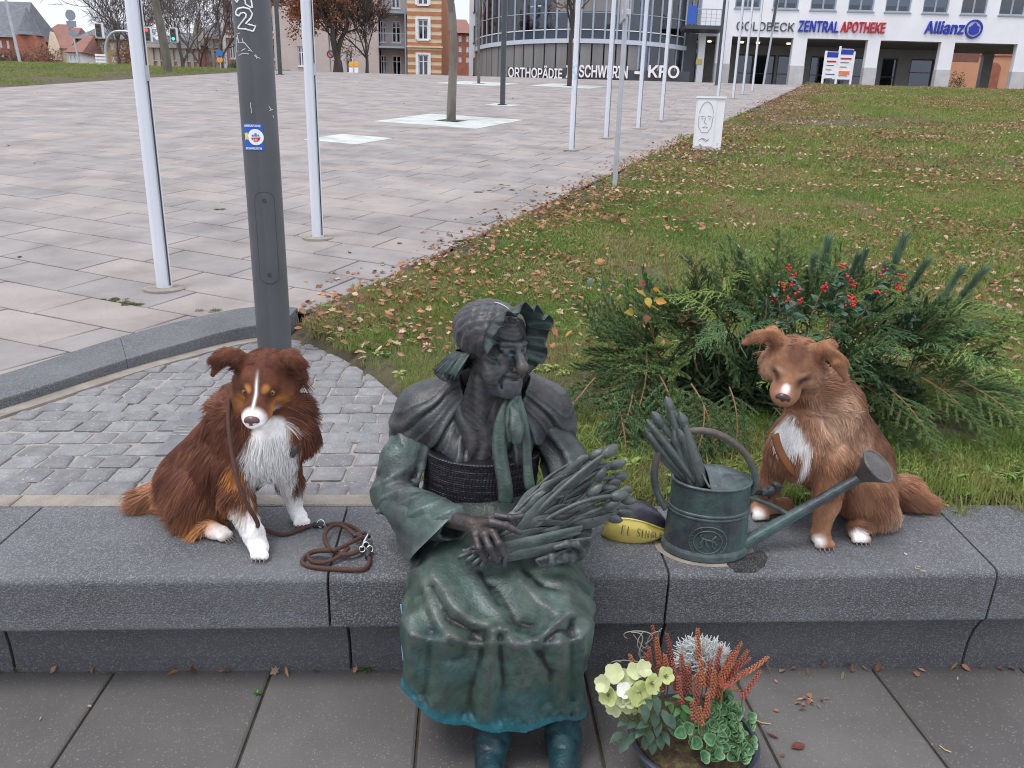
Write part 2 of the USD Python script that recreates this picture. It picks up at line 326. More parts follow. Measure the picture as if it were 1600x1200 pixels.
M_pave = [mat(f'pavement_slab_{i}', [(.25, tuple(k * v for v in (.072, .066, .064))), (.5, tuple(k * v for v in (.100, .093, .090))), (.78, tuple(k * v for v in (.134, .125, .120)))], 1.7, .85, .7, 260, dist=.003, speck=(300., .84, (.20, .19, .186))) for i, k in enumerate((1.0, .9, 1.1))]
M_cobble = [mat(f'cobble_{i}', [(.3, tuple(k * v for v in (.140, .136, .142))), (.7, tuple(k * v for v in (.215, .209, .215)))], 14, .7, .8, 90, dist=.008, speck=(180., .86, (.34, .34, .36))) for i, k in enumerate((1.0, .86, 1.14, .95))]
M_mortar = mat('sandy_mortar', [(.3, (.23, .205, .185)), (.7, (.34, .31, .28))], 9, .95, .6, 140)
M_edge = mat('beige_edging', [(.3, (.20, .175, .15)), (.7, (.31, .275, .24))], 9, .9, .8, 140)
M_white_conc = mat('pale_concrete', [(.25, (.27, .30, .27)), (.5, (.41, .43, .42)), (.75, (.52, .54, .53))], 2.5, .85, .25, 90)
M_moss = mat('moss', [(.3, (.06, .085, .02)), (.7, (.14, .15, .05))], 40, .95, .6, 200)
M_soil = mat('lawn_soil', [(.25, (.045, .034, .024)), (.45, (.075, .056, .038)), (.6, (.095, .085, .042)), (.8, (.12, .095, .06))], 5.0, .95, 1.0, 60, dist=.03)

BROT = math.atan2(2.143 - 1.943, 1.548 + 1.47); BU = np.array([math.cos(BROT), math.sin(BROT)]); BV = np.array([-BU[1], BU[0]]); BO = np.array([0.016, 2.04])
def bench_pt(u, v): return BO + BU * u + BV * v          # u along the bench, v back from its front edge
def bmesh(m):                                            # bench coordinates (u, v, z) -> world
    m = m.copy(); w = m.vertices; m.vertices = np.c_[BO[0] + BU[0] * w[:, 0] + BV[0] * w[:, 1], BO[1] + BU[1] * w[:, 0] + BV[1] * w[:, 1], w[:, 2]]; return m

# ---- the regions in plan
kerb_out = [(-3.4, 1.9), (-3.05, 2.75), (-2.62, 3.68), (-2.36, 4.48), (-2.08, 4.95), (-1.80, 5.22), (-1.50, 5.22)]
kerb_in = [(-3.1, 1.9), (-2.75, 2.6), (-2.375, 3.345), (-2.12, 4.04), (-1.90, 4.48), (-1.66, 4.80), (-1.50, 4.86)]
kerb_out = smooth_path(kerb_out, 30); kerb_in = smooth_path(kerb_in, 30)
patch_arc = smooth_path([(-1.50, 4.86), (-1.30, 4.72), (-1.08, 4.48), (-.88, 4.22), (-.66, 3.86), (-.49, 3.5), (-.36, 3.1), (-.30, 2.8), (-.29, 2.54)], 20)
PATCH = Polygon(np.vstack([[bench_pt(-3.6, .47)], kerb_in, patch_arc, [bench_pt(-.3, .47)]])).buffer(0)
EDGE0, EDGE1 = np.array([-1.50, 5.08]), np.array([4.5, 19.4]); ed = (EDGE1 - EDGE0) / np.linalg.norm(EDGE1 - EDGE0)
PLAZA = Polygon(np.vstack([kerb_out[::-1], [(-8, 1.9), (-30, 12)], [(-21.5, 20), (-17.2, 26.0), (-15.0, 44.5), (-14.6, 60), (34, 60)], [EDGE0 + ed * 60], [EDGE0 + ed * 0.25]])).buffer(0)
KERB = Polygon(np.vstack([kerb_out, kerb_in[::-1]])).buffer(.10)
def plaza_z(x, y): return ground(x, y) + .02
def lawn_h(x, y):
    x, y = np.asarray(x, float), np.asarray(y, float); sh = x.shape; P = shapely.points(x.ravel(), y.ravel())
    inside = np.where(shapely.contains(PLAZA, P), -1, 1) * shapely.distance(P, PLAZA.exterior)
    inp = np.where(shapely.contains(PATCH, P), -1, 1) * shapely.distance(P, PATCH.exterior)
    kr = np.where(shapely.contains(KERB, P), -1, 1) * shapely.distance(P, KERB.exterior)
    s = np.minimum(np.minimum(inside, inp), kr).reshape(sh)               # > 0 on grass
    v = (np.stack([x, y], -1) - BO) @ BV
    z = ground(x, y) + np.where(s > 0, np.minimum(s * .25, .03), -.08) + .012 * (meshkit.fbm(np.stack([x * 1.5, y * 1.5, 0 * x], -1), 3, 5) - .5) * np.minimum(1, np.maximum(s, 0) * 4)
    return np.where(v < .47, -.12, np.where((v < .62) & (s > 0), ground(x, y) - .004 + .0 * z, z)), s

# ---- lawn terrain: one sheet to the horizon
ys = np.concatenate([np.linspace(-6, 2.3, 6), np.arange(2.4, 7, .09), np.arange(7, 20, .35), np.arange(20, 66, 1.0), np.linspace(67, 420, 20)])
xs = np.concatenate([np.linspace(-420, -40, 14), np.linspace(-39, -6, 30), np.arange(-5.9, 6, .1), np.linspace(6.1, 40, 40), np.linspace(45, 420, 14)])
X, Yg = np.meshgrid(xs, ys); Zl, _s = lawn_h(X, Yg)
nx, ny = len(xs), len(ys); I = np.arange(nx * ny).reshape(ny, nx)
Q = np.stack([I[:-1, :-1], I[:-1, 1:], I[1:, 1:], I[1:, :-1]], -1).reshape(-1, 4)
lawn = struct('lawn', (np.stack([X, Yg, Zl], -1).reshape(-1, 3), Q), M_soil, True)

# ---- the square: slabs .90 x .45 in running bond
sa = math.radians(-23.2); su, sv = np.array([math.cos(sa), math.sin(sa)]), np.array([-math.sin(sa), math.cos(sa)]); s0 = np.array([-3.364, 5.562])
plaza = UsdGeom.Xform.Define(stage, '/World/plaza').GetPrim(); tag(plaza, kind='structure')
px_, py_ = np.meshgrid(np.concatenate([np.linspace(-32, -6, 20), np.arange(-5.5, 12, .5), np.linspace(12.5, 34, 20)]), np.concatenate([np.arange(1.5, 9, .3), np.arange(9, 61, 1.)]))
keep = shapely.contains(PLAZA, shapely.points(px_.ravel(), py_.ravel())).reshape(px_.shape); Ip = np.arange(px_.size).reshape(px_.shape)
qs = np.stack([Ip[:-1, :-1], Ip[:-1, 1:], Ip[1:, 1:], Ip[1:, :-1]], -1).reshape(-1, 4); qs = qs[keep.ravel()[qs].sum(1) >= 3]
obj('joint_bed', (np.stack([px_, py_, plaza_z(px_, py_) - .012], -1).reshape(-1, 3), qs), M_joint, plaza)
POLES = [(-2.62, 5.68), (-1.90, 7.436), (.966, 14.64), (1.813, 16.77), (2.788, 18.985), (3.726, 21.36), (6.9, 28.6), (8.36, 32.2), (9.53, 35.2), (10.94, 38.8)]
PITS = [(-1.66, 19.75, 1.35, .2), (-1.97, 38.9, 1.5, .2), (2.33, 38.85, 1.5, .2), (-3.26, 15.43, .62, 0), (-.54, 25.44, .45, 0)]  # x, y, half side, hole
pit_polys = [Polygon([np.array(p[:2]) + su * a * p[2] + sv * b * p[2] for a, b in ((-1, -1), (1, -1), (1, 1), (-1, 1))]) for p in PITS]
holes = shapely.union_all(pit_polys)
slabs = []
for j in range(-12, 140):
    for i in range(-55, 60):
        c = s0 + su * ((i + (.5 if j % 2 else 0) + .13 * math.sin(j * 2.3)) * .90) + sv * (j * .45 - .0)
        mid = c + su * .45 + sv * .225
        if not (-32 < mid[0] < 36 and 1.8 < mid[1] < 61): continue
        r = Polygon([c, c + su * .9, c + su * .9 + sv * .45, c + sv * .45]).buffer(-.008, join_style='mitre')
        if not r.intersects(PLAZA): continue
        if not PLAZA.contains(r): r = r.intersection(PLAZA)
        if r.intersects(holes): r = r.difference(holes.buffer(.005, join_style='mitre'))
        for g in getattr(r, 'geoms', [r]):
            if g.geom_type != 'Polygon' or g.area < .01: continue
            slabs.append((mid, g))
def in_view(p, z=None, m=60):
    q = np.array([p[0], p[1], ground(p[0], p[1]) if z is None else z]) - EYE; w = q @ _fw
    if w < .2: return 0
    a, b = 800 + FPX * (q @ _rt) / w, 600 - FPX * (q @ _up) / w
    return -m < a < 1600 + m and -40 < b < 1240 + m
slabs.sort(key=lambda s: np.hypot(*s[0])); nsl = 0; rest = [[] for _ in M_slab]
for mid, g in slabs:
    ring = clean_ring(g); k = int(rng.integers(0, 4)); lift = float(rng.normal(0, .0012)); tl = rng.normal(0, .0015, 2)
    zf = lambda x, y, m=mid, tl=tl: plaza_z(m[0], m[1]) + (y - m[1]) * .112 * (1 / (1 + math.exp(-(m[1] - 4.75) / .5)) - 1.02 / (1 + math.exp(-(m[1] - 53) / 3))) + (x - m[0]) * tl[0] + (y - m[1]) * tl[1]
    far = mid[1] > 24
    sm = slab_mesh(ring, zf, .03, .004 if far else .006, .002 if far else .004, lift)
    if nsl < 300 and in_view(mid): obj('slab', sm, M_slab[k], plaza); nsl += 1
    elif in_view(mid) or mid[1] < 14: rest[k].append(sm)
for k, r in enumerate(rest): obj('slab_field', cat(r), M_slab[k], plaza, kind='stuff')
for (x, y, hs, ho), pp in zip(PITS, pit_polys):
    p = pp.buffer(-.01, join_style='mitre')
    if ho: p = p.difference(Polygon([np.array([x, y]) + su * a * ho * 1.6 + sv * b * ho * 1.6 for a, b in ((-1, -1), (1, -1), (1, 1), (-1, 1))]))
    m = trimesh.creation.extrude_polygon(p, .05, engine='earcut'); v = m.vertices; m.vertices = np.c_[v[:, 0] + x * 0, v[:, 1], v[:, 2] - .045 + plaza_z(x, y) + .112 * (v[:, 1] - y)]
    obj('pale_slab', m, M_white_conc, plaza)
    if ho:
        q = [np.array([x, y]) + su * a * ho * 1.55 + sv * b * ho * 1.55 for a, b in ((-1, -1), (1, -1), (1, 1), (-1, 1))]
        obj('tree_pit_soil', slab_mesh(np.array(q), lambda a, b: plaza_z(x, y) + .112 * (b - y) - .012, .05), M_soil, plaza)
for (x, y) in POLES:                                     # worn concrete collars round the flagpoles, tufts of moss in the joints
    obj('pole_collar', place(lathe([(.055, -.02), (.055, .012), (.13, .012), (.15, .004), (.15, -.02)], 16), (x, y, plaza_z(x, y) + .001)), M_edge, plaza)

# ---- kerb of long curved granite stones between the square and the cobbles
kerb = UsdGeom.Xform.Define(stage, '/World/kerb').GetPrim(); tag(kerb, kind='structure')
cuts = [0, 6, 12, 20, 29]
for a, b in zip(cuts[:-1], cuts[1:]):
    o, i = kerb_out[a:b + 1].copy(), kerb_in[a:b + 1].copy()
    o[0] += (o[1] - o[0]) * .02; i[0] += (i[1] - i[0]) * .02
    n = len(o); w = (i - o); wl = w / np.linalg.norm(w, axis=1, keepdims=True)
    zt = lambda p: ground(p[:, 0], p[:, 1]) + .045
    sect = [np.c_[o - wl * 0, zt(o) - .2], np.c_[o, zt(o) - .006], np.c_[o + wl * .008, zt(o)], np.c_[i - wl * .012, zt(i) - .004], np.c_[i, zt(i) - .016], np.c_[i, zt(i) - .25]]
    V = np.stack(sect, 1).reshape(-1, 3); k = 6; F = []
    for q in range(n - 1):
        for s_ in range(k - 1): F.append([q * k + s_, q * k + s_ + 1, (q + 1) * k + s_ + 1, (q + 1) * k + s_])
    F += [[0, 5, 4, 1], [1, 4, 3, 2]] + [[(n - 1) * k + t for t in q] for q in ([0, 1, 4, 5], [1, 2, 3, 4])]
    obj('kerb_stone', (V, np.array(F)), M_granite[a % 4], kerb, 40)

# ---- the cobbled patch
patch = UsdGeom.Xform.Define(stage, '/World/cobbled_patch').GetPrim(); tag(patch, kind='structure')
def patch_z(x, y):
    return .42 + 0 * np.asarray(x)
def flat_sheet(poly, z, th=.02):
    m = trimesh.creation.extrude_polygon(poly, th, engine='earcut'); m.apply_translation([0, 0, z - th]); return m
obj('mortar_bed', flat_sheet(PATCH, .408), M_mortar, patch)
strip_front = Polygon([bench_pt(-3.6, .472), bench_pt(-.30, .472), bench_pt(-.30, .565), bench_pt(-3.6, .565)])
kin = LineString(kerb_in)
inner_strip = kin.buffer(.085, single_sided=True).intersection(PATCH) if False else kin.buffer(.09).intersection(PATCH).difference(strip_front.buffer(.01))
for k in range(7):
    u0 = -3.6 + k * .47; p = Polygon([bench_pt(u0 + .003, .474), bench_pt(u0 + .467, .474), bench_pt(u0 + .467, .562), bench_pt(u0 + .003, .562)])
    obj('edging_stone', slab_mesh(clean_ring(p), patch_z, .05, .006, .004, .001), M_edge, patch)
for g in getattr(inner_strip, 'geoms', [inner_strip]):
    obj('edging_strip', flat_sheet(g, .421, .04), M_edge, patch)
PLAQ = Polygon([at_z(*p, .42)[:2] for p in ((241, 713), (313, 713), (345, 636), (290, 650))])
core = PATCH.difference(strip_front).difference(kin.buffer(.092)).buffer(-.004)
row, ncob = 0, 0
M_cl = []
y = .575
while y < 3.0:
    hgt = .128 + .008 * math.sin(row * 1.7); x = -3.4 + rng.uniform(0, .1)
    while x < 0.2:
        wdt = rng.uniform(.105, .15); g = .0048
        q = [(x + g, y + g), (x + wdt - g, y + g), (x + wdt - g, y + hgt - g), (x + g, y + hgt - g)]
        cc = [(.017, 0), (-.017, 0)]
        pts = []
        for kx, (a, b) in enumerate(q):                    # knocked-off corners, uneven sides
            pa, pb = q[kx - 1], q[(kx + 1) % 4]
            da = np.subtract(pa, (a, b)); db = np.subtract(pb, (a, b)); da = da / np.linalg.norm(da); db = db / np.linalg.norm(db)
            j = rng.normal(0, .0035, 2); r = rng.uniform(.006, .016)
            pts += [np.array((a, b)) + da * r + j, np.array((a, b)) + (da + db) * r * .28 + j, np.array((a, b)) + db * r + j]
        wv = lambda p: bench_pt(p[0], p[1] + .012 * math.sin(p[0] * 2.2 + row) + .02 * math.sin(p[0] * .9))
        P = Polygon([wv(p) for p in pts]); x += wdt
        if not P.is_valid or not core.intersects(P): continue
        if not core.contains(P): P = P.intersection(core).convex_hull if core.intersection(P).area > .003 else None
        if P is None or P.geom_type != 'Polygon': continue
        if PLAQ.buffer(-.01).contains(P): continue
        if P is None or P.area < .0025: continue
        ring = clean_ring(P.convex_hull, .0015); c = ring.mean(0); inn = c + (ring - c) * .80; inn2 = c + (ring - c) * .45; lift = rng.normal(0.0, .0022)
        n = len(ring); nz = rng.normal(0, .0012, n)
        V = np.vstack([np.c_[ring, np.full(n, .395)], np.c_[ring, np.full(n, .4125 + lift)], np.c_[inn, .4195 + lift + nz], np.c_[inn2, .4215 + lift + nz * .6], [[*c, .422 + lift]]])
        i = np.arange(n); jn = (i + 1) % n; F = []
        for b in (0, n, 2 * n): F += [np.stack([b + i, b + jn, b + n + jn], 1), np.stack([b + i, b + n + jn, b + n + i], 1)]
        F += [np.stack([3 * n + i, 3 * n + jn, np.full(n, 4 * n)], 1)]
        cm = (tm(V, np.vstack(F))); kk = int(rng.integers(0, 4))
        if ncob < 300: obj('cobble', cm, M_cobble[kk], patch, 50); ncob += 1
        else: M_cl.append(cm)
    y += hgt; row += 1
if M_cl: obj('cobble_field', cat(M_cl), M_cobble[0], patch, kind='stuff')
M_plaque = mat('plaque_metal', [(.3, (.13, .13, .14)), (.7, (.2, .2, .21))], 10, .45, .2, 200, metal=.4)
plq = thing('floor_plaque', 'flat dark metal plaque set into the cobbles behind the left dog', 'plaque', (0, 0, 0))
obj('plate', slab_mesh(clean_ring(PLAQ.buffer(-.003), .001), lambda x, y: .4285 + 0 * x, .03, .006, .002), M_plaque, plq)
pc = np.array(PLAQ.centroid.coords[0])
for r_ in range(4):
    for c_ in range(3 + r_ % 2):
        b_ = box(-.012, .012 + .008 * ((r_ + c_) % 3), -.004, .004, 0, .0015); obj('letter_line', place(b_, (pc[0] - .06 + c_ * .04, pc[1] + .06 - r_ * .035, .4285)), M_white_conc if False else M_mortar, plq)

# ---- the granite bench
bench = thing('stone_bench', 'long seat wall of dark speckled granite blocks carrying the statue and both dogs', 'stone bench', (0, 0, 0))
ztop = .42
def swept(profile, u0, u1, skew0=0, skew1=0, n=10):
    """profile (v, z) closed ring swept from u0 to u1; cuts may be skewed"""
    pr = np.asarray(profile, float); k = len(pr); us = np.linspace(0, 1, n); V = []
    for t in us:
        uu = u0 + (u1 - u0) * t + (skew0 * (1 - t) + skew1 * t) * (pr[:, 0])
        V.append(np.c_[uu, pr])
    V = np.vstack(V); F = []
    for q in range(n - 1):
        for s_ in range(k): F.append([q * k + s_, (q + 1) * k + s_, (q + 1) * k + (s_ + 1) % k, q * k + (s_ + 1) % k])
    tri = []
    for f in F: tri += [[f[0], f[1], f[2]], [f[0], f[2], f[3]]]
    e = trimesh.creation.triangulate_polygon(Polygon(pr), engine='earcut')[1]
    tri += [list(t) for t in e] + [[t[0] + (n - 1) * k, t[2] + (n - 1) * k, t[1] + (n - 1) * k] for t in e]
    m = tm(V, tri); m.fix_normals(); return m
top_prof = [(.468, .25), (.468, ztop - .006), (.462, ztop), (.024, ztop), (.012, ztop - .004), (.004, ztop - .012), (0, ztop - .024), (.006, .246), (.009, .238), (.016, .233), (.2, .233)]
base_prof = [(.46, -.05), (.46, .229), (.055, .229), (.072, .20), (.088, .16), (.098, .11), (.102, .05), (.102, .004), (.102, -.05)]
ju = [-2.66, -1.603, -.551, .484, 1.536, 2.6]; jsk = [0, .0, -.015, .045, .14, .1]
for k in range(5):
    obj('seat_block', bmesh(swept(top_prof, ju[k] + .004, ju[k + 1] - .004, jsk[k], jsk[k + 1])), M_granite[k % 4], bench, 35)
for k in range(5):
    bb_ = swept(base_prof, ju[k] + .006 + .03, ju[k + 1] - .004 + .03, (-.3, -.3, .2, -.2, -.3)[k] * .4, (-.3, .2, -.2, -.3, -.3)[k] * .4); bb_.vertices[:, 1] += np.where(bb_.vertices[:, 1] < .3, .006 - .016 * bb_.vertices[:, 0], 0)
    obj('base_block', bmesh(bb_), M_granite_base, bench, 35)

# ---- pavement in front of the bench
pav = UsdGeom.Xform.Define(stage, '/World/pavement').GetPrim(); tag(pav, kind='structure')
obj('joint_bed', box(-6, 6, -3, 2.9, -.06, -.012), M_joint, pav)
pj = [-4.3, -3.8, -3.3, -2.8, -2.28, -1.78, -1.272, -.77, -.278, .255, .755, 1.24, 1.76, 2.28, 2.8, 3.3, 3.8]
for r_ in range(4):
    v1 = .16 - r_ * 1.075; v0 = v1 - 1.075
    for a, b in zip(pj[:-1], pj[1:]):
        sh = .24 * (r_ % 2); q = [bench_pt(a + .005 + sh, v0 + .006), bench_pt(b - .005 + sh, v0 + .006), bench_pt(b - .005 + sh, v1 - .004), bench_pt(a + .005 + sh, v1 - .004)]
        tl = rng.normal(0, .002, 2); m0 = np.mean(q, 0)
        obj('paving_slab', slab_mesh(np.array(q), lambda x, y: (x - m0[0]) * tl[0] + (y - m0[1]) * tl[1], .05, .007, .004), M_pave[int(rng.integers(0, 3))], pav)
# ================================================================ buildings and street things beyond the crest
rg = np.random.default_rng(21)
M_white_wall = mat('white_render', [(.3, (.74, .735, .77)), (.7, (.82, .815, .85))], .7, .8, .1, 30)
M_grey_plinth = mat('grey_plinth', (.50, .49, .50), 1.5, .8)
M_soffit = mat('soffit', (.24, .235, .235), 2, .8)
M_dark_in = plain('dark_interior', (.035, .037, .042), .8)
M_frame_grey = plain('grey_frame', (.30, .34, .40), .5)
M_frame_white = plain('white_frame', (.78, .78, .80), .5)
M_frame_dark = plain('dark_frame', (.05, .055, .065), .5)
M_pane = pane('window_glass', (.35, .42, .50)); M_pane_dark = pane('dark_glass', (.22, .27, .32)); M_pane_blue = pane('blue_glass', (.40, .52, .70))
M_blue = plain('sign_blue', (.012, .03, .36), .4); M_red = plain('sign_red', (.45, .012, .03), .4); M_char = plain('sign_charcoal', (.06, .06, .07), .4)
M_panelgrey = mat('grey_cladding', [(.3, (.16, .155, .155)), (.7, (.235, .225, .225))], 1.2, .6, stretch=(1, 1, .15))
M_blind = plain('blind', (.62, .66, .72), .7)
M_light_band = plain('pale_band', (.50, .53, .60), .5)
M_glassdark = plain('dark_spandrel', (.035, .05, .07), .25)
M_pink = mat('pink_render', [(.3, (.46, .385, .355)), (.7, (.54, .46, .43))], .8, .85)
M_brick_or = mat('orange_brick', [(.3, (.40, .15, .065)), (.7, (.52, .22, .10))], 3, .85)
M_brick_cr = mat('cream_brick', [(.3, (.62, .50, .36)), (.7, (.70, .58, .44))], 3, .85)
M_brick_red = mat('red_brick', [(.3, (.27, .09, .06)), (.7, (.38, .14, .09))], 2, .85)
M_stucco = mat('cream_stucco', [(.3, (.52, .47, .40)), (.7, (.62, .57, .50))], 1, .85)
M_stucco_pink = mat('rose_stucco', [(.3, (.46, .25, .22)), (.7, (.55, .33, .29))], 1, .85)
M_ochre = mat('ochre_wall', [(.3, (.36, .25, .12)), (.7, (.46, .33, .18))], 1, .85)
M_roof_grey = mat('slate_roof', [(.3, (.085, .09, .11)), (.7, (.14, .15, .17))], 2, .7)
M_roof_red = mat('red_tile_roof', [(.3, (.17, .075, .06)), (.7, (.25, .11, .085))], 3, .8)
M_steel = plain('galvanised_steel', (.42, .44, .47), .45, .6)
M_pole_white = mat('white_pole_paint', [(.3, (.54, .56, .62)), (.7, (.64, .66, .72))], 4, .35, spec=.5, stretch=(1, 1, .1))
M_slot = plain('pole_slot', (.03, .032, .035), .6)
M_lamp_dark = mat('anthracite_paint', [(.3, (.040, .042, .050)), (.7, (.055, .058, .068))], 3, .45)
M_orangewall = mat('orange_render', [(.3, (.56, .27, .15)), (.7, (.64, .33, .20))], 1, .85)

def wx(px, py, Y): return at_y(px, py, Y)[0]
def wz(px, py, Y): return at_y(px, py, Y)[2]
def window(parent, xa, xb, za, zb, y, frame, glass, mull=1, trans=None, fw_=.07, sill=True, depth=.12, blind=0.0):
    """a window set into an opening of a wall whose face is at y"""
    W_ = []
    W_ += [box(xa, xa + fw_, y + depth, y + depth + .06, za, zb), box(xb - fw_, xb, y + depth, y + depth + .06, za, zb),
           box(xa + fw_, xb - fw_, y + depth, y + depth + .06, za, za + fw_), box(xa + fw_, xb - fw_, y + depth, y + depth + .06, zb - fw_, zb)]
    for k in range(mull):
        xm = xa + (xb - xa) * (k + 1) / (mull + 1); W_.append(box(xm - fw_ * .6, xm + fw_ * .6, y + depth - .01, y + depth + .055, za + fw_, zb - fw_))
    if trans: W_.append(box(xa + fw_, xb - fw_, y + depth - .006, y + depth + .05, za + (zb - za) * trans - .03, za + (zb - za) * trans + .03))
    w = obj('window', cat(W_), frame, parent)
    obj('pane', box(xa + fw_ * .5, xb - fw_ * .5, y + depth + .02, y + depth + .035, za + fw_ * .5, zb - fw_ * .5), glass, w)
    if sill: obj('sill', box(xa - .06, xb + .06, y - .07, y + depth + .02, za - .09, za - .003), frame, w)
    if blind: obj('blind', box(xa + fw_, xb - fw_, y + depth + .09, y + depth + .10, za + fw_, za + (zb - za) * blind), M_blind, w)
    return w

# ---- white office building with an arcade, right
YF = 64.0; B0 = ground(0, YF) - .6
bl = thing('office_building', 'white rendered office block with an open ground floor arcade and shop lettering', 'building')
ops = [(1144, 1240), (1262, 1357), (1377, 1472), (1494, 1592), (1614, 1710), (1732, 1828)]
zt = float(np.mean([wz(1200, 59, YF), wz(1425, 63.5, YF)]))
X0, X1 = wx(1092, 70, YF), 62.0
opn = [(wx(a, 60, YF), wx(b, 62, YF), B0 - 1, zt) for a, b in ops] + [(wx(1103, 62, YF), wx(1121, 60, YF), B0 - 1, zt)]
win_l = [1148, 1207, 1266, 1325, 1383, 1442, 1502, 1562, 1620, 1680]; zs = wz(1345, 17.5, YF)
wins = [(wx(p, 14, YF), wx(p + 40.5, 14, YF), zs, zs + 1.75) for p in win_l]; wins2 = [(a, b, c + 3.4, d + 3.4) for a, b, c, d in wins]
obj('wall', wall_with_holes(X0, X1, B0, zs + 8.2, opn + wins + wins2, YF, YF + .45), M_white_wall, bl)
for w in wins + wins2:
    ww = window(bl, *w, YF, M_frame_grey, M_pane_dark, 1, None, .11, True, .12); obj('poster', box(w[0] + .16, w[1] - .16, YF + .30, YF + .31, w[2] + .14, w[2] + .46), M_frame_white, ww)
xs_c = [X0] + [v for o in sorted(opn) for v in o[:2]]
for a, b in zip(sorted(o[1] for o in opn), sorted(o[0] for o in opn)[1:] + [None]):
    if b is None: continue
    obj('column_plinth', box(a - .02, b + .02, YF - .03, YF + .47, B0, wz(1370, 106, YF)), M_grey_plinth, bl)
obj('soffit', box(X0 + .2, X1, YF + .45, YF + 6.5, zt + .003, zt + .35), M_soffit, bl)
obj('floor_slab', box(X0, X1, YF + .46, YF + 7, B0 - .2, ground(0, YF) + .0), M_grey_plinth, bl)
xb_ = wx(1492, 64, YF + 5)
obj('rear_wall', wall_with_holes(X0 + .2, xb_, B0, zt, [(wx(p, 90, YF + 5), wx(p + w, 90, YF + 5), B0 + .7 + s, zt - .7) for p, w, s in ((1150, 28, 0), (1182, 30, 0), (1216, 22, 0), (1268, 26, 0), (1300, 18, 0), (1322, 30, 0), (1380, 24, 0), (1425, 36, .9))], YF + 5, YF + 5.2), M_soffit, bl)
for p, w, s in ((1150, 28, 0), (1182, 30, 0), (1216, 22, 0), (1268, 26, 0), (1300, 18, 0), (1322, 30, 0), (1380, 24, 0), (1425, 36, .9)):
    window(bl, wx(p, 90, YF + 5), wx(p + w, 90, YF + 5), B0 + .7 + s, zt - .7, YF + 5, M_frame_dark, M_pane, 0, .55, .1, False)
obj('shop_interior', box(X0 + .3, xb_ + .6, YF + 7.0, YF + 7.2, B0, zt), M_dark_in, bl)
for p in (1108, 1159, 1184, 1232): obj('ceiling_lamp', place(lathe([(0, .08), (.14, .08), (.16, 0), (0, 0)], 10), (wx(p, 70, YF + 3), YF + 3, zt - .09)), plain('warm_lamp', (1., .85, .5), .5, emit=2.5), bl)
for px_c in (1555,): obj('rear_column', box(wx(px_c - 13, 70, YF + 6), wx(px_c + 2, 70, YF + 6), YF + 6, YF + 6.5, B0, zt), M_soffit, bl)
obj('roof_edge', box(X0 - .15, X1, YF - .15, YF + .6, zs + 8.2, zs + 8.5), M_frame_grey, bl)
def lettering(parent, name, text, pa, pb, py_base, Y, mat_, h=None, bold=True, depth=.08, slant=0.0, stroke=None, pyb=None):
    """raised letters on a wall, filling the span between two sight lines"""
    a, b = at_y(pa, py_base, Y), at_y(pb, pyb or py_base, Y); m = meshkit.text_mesh(text, 1.0, 1.0, bold); lo, hi = m.bounds
    v = (m.vertices - lo) / (hi - lo); wd = b[0] - a[0]; hh = h
    x = a[0] + v[:, 0] * wd + slant * v[:, 1] * hh; z = .5 * (a[2] + b[2]) + v[:, 1] * hh
    m.vertices = np.c_[x, Y - v[:, 2] * depth, z]; m.invert() if m.volume < 0 else None
    return obj(name, m, mat_, parent)
PXM = YF / FPX * 1.0
lettering(bl, 'goldbeck_lettering'.replace('goldbeck', 'grey'), 'GOLDBECK', 1150, 1240, 48.5, YF - .003, M_char, .62, False, .07)
lettering(bl, 'blue_lettering', 'ZENTRAL', 1246, 1309, 50.5, YF - .003, M_blue, .78, True, .12, .05)
lettering(bl, 'red_lettering', 'APOTHEKE', 1312, 1381, 51.5, YF - .003, M_red, .76, True, .12, .05)
lettering(bl, 'insurance_lettering', 'Allianz', 1443, 1504, 53.5, YF - .003, M_blue, .90, True, .12, .06)
lc = at_y(1521, 45.5, YF)
emb = cat([place(trimesh.creation.annulus(.54, .66, .1), (0, 0, 0))] + [place(trimesh.creation.extrude_polygon(Polygon(p).buffer(.03), .1, engine='earcut')) for p in
     ([(-.11, -.36), (.11, -.36), (.11, .30), (0, .40), (-.11, .26)], [(-.34, -.24), (-.17, -.34), (-.17, .22), (-.34, .12)], [(.34, -.24), (.17, -.34), (.17, .22), (.34, .12)])])
v = emb.vertices.copy(); emb.vertices = np.c_[lc[0] + v[:, 0], YF - .06 - v[:, 2], lc[2] + v[:, 1]]; obj('eagle_emblem', emb, M_blue, bl)
# balcony at the building's left corner
bz0, bz1 = wz(1100, 46, YF - 2), wz(1100, 40, YF - 2); bx0, bx1 = wx(1070, 42, YF - 2), wx(1133, 42, YF - 2)
obj('balcony_slab', box(bx0, bx1, YF - 2.2, YF - .005, bz0, bz1), M_frame_dark, bl)
rails = [box(bx0, bx1, YF - 2.15, YF - 2.10, bz1 + 1.05, bz1 + 1.11)] + [box(x, x + .03, YF - 2.14, YF - 2.11, bz1, bz1 + 1.05) for x in np.linspace(bx0, bx1 - .03, 9)] + [box(bx0, bx1, YF - 2.135, YF - 2.115, bz1 + h, bz1 + h + .02) for h in (.25, .5, .75)]
obj('balcony_rail', cat(rails), M_frame_grey, bl)
obj('blue_banner', box(wx(1074, 30, YF - 2.2), wx(1088, 30, YF - 2.2), YF - 2.22, YF - 2.17, bz1 + .05, bz1 + 1.3), plain('banner_blue', (.03, .10, .42), .6), bl)
obj('dark_entry', box(wx(1070, 80, YF - .5), wx(1091, 80, YF - .5), YF + .3, YF + .5, B0, bz0), M_frame_dark, bl)
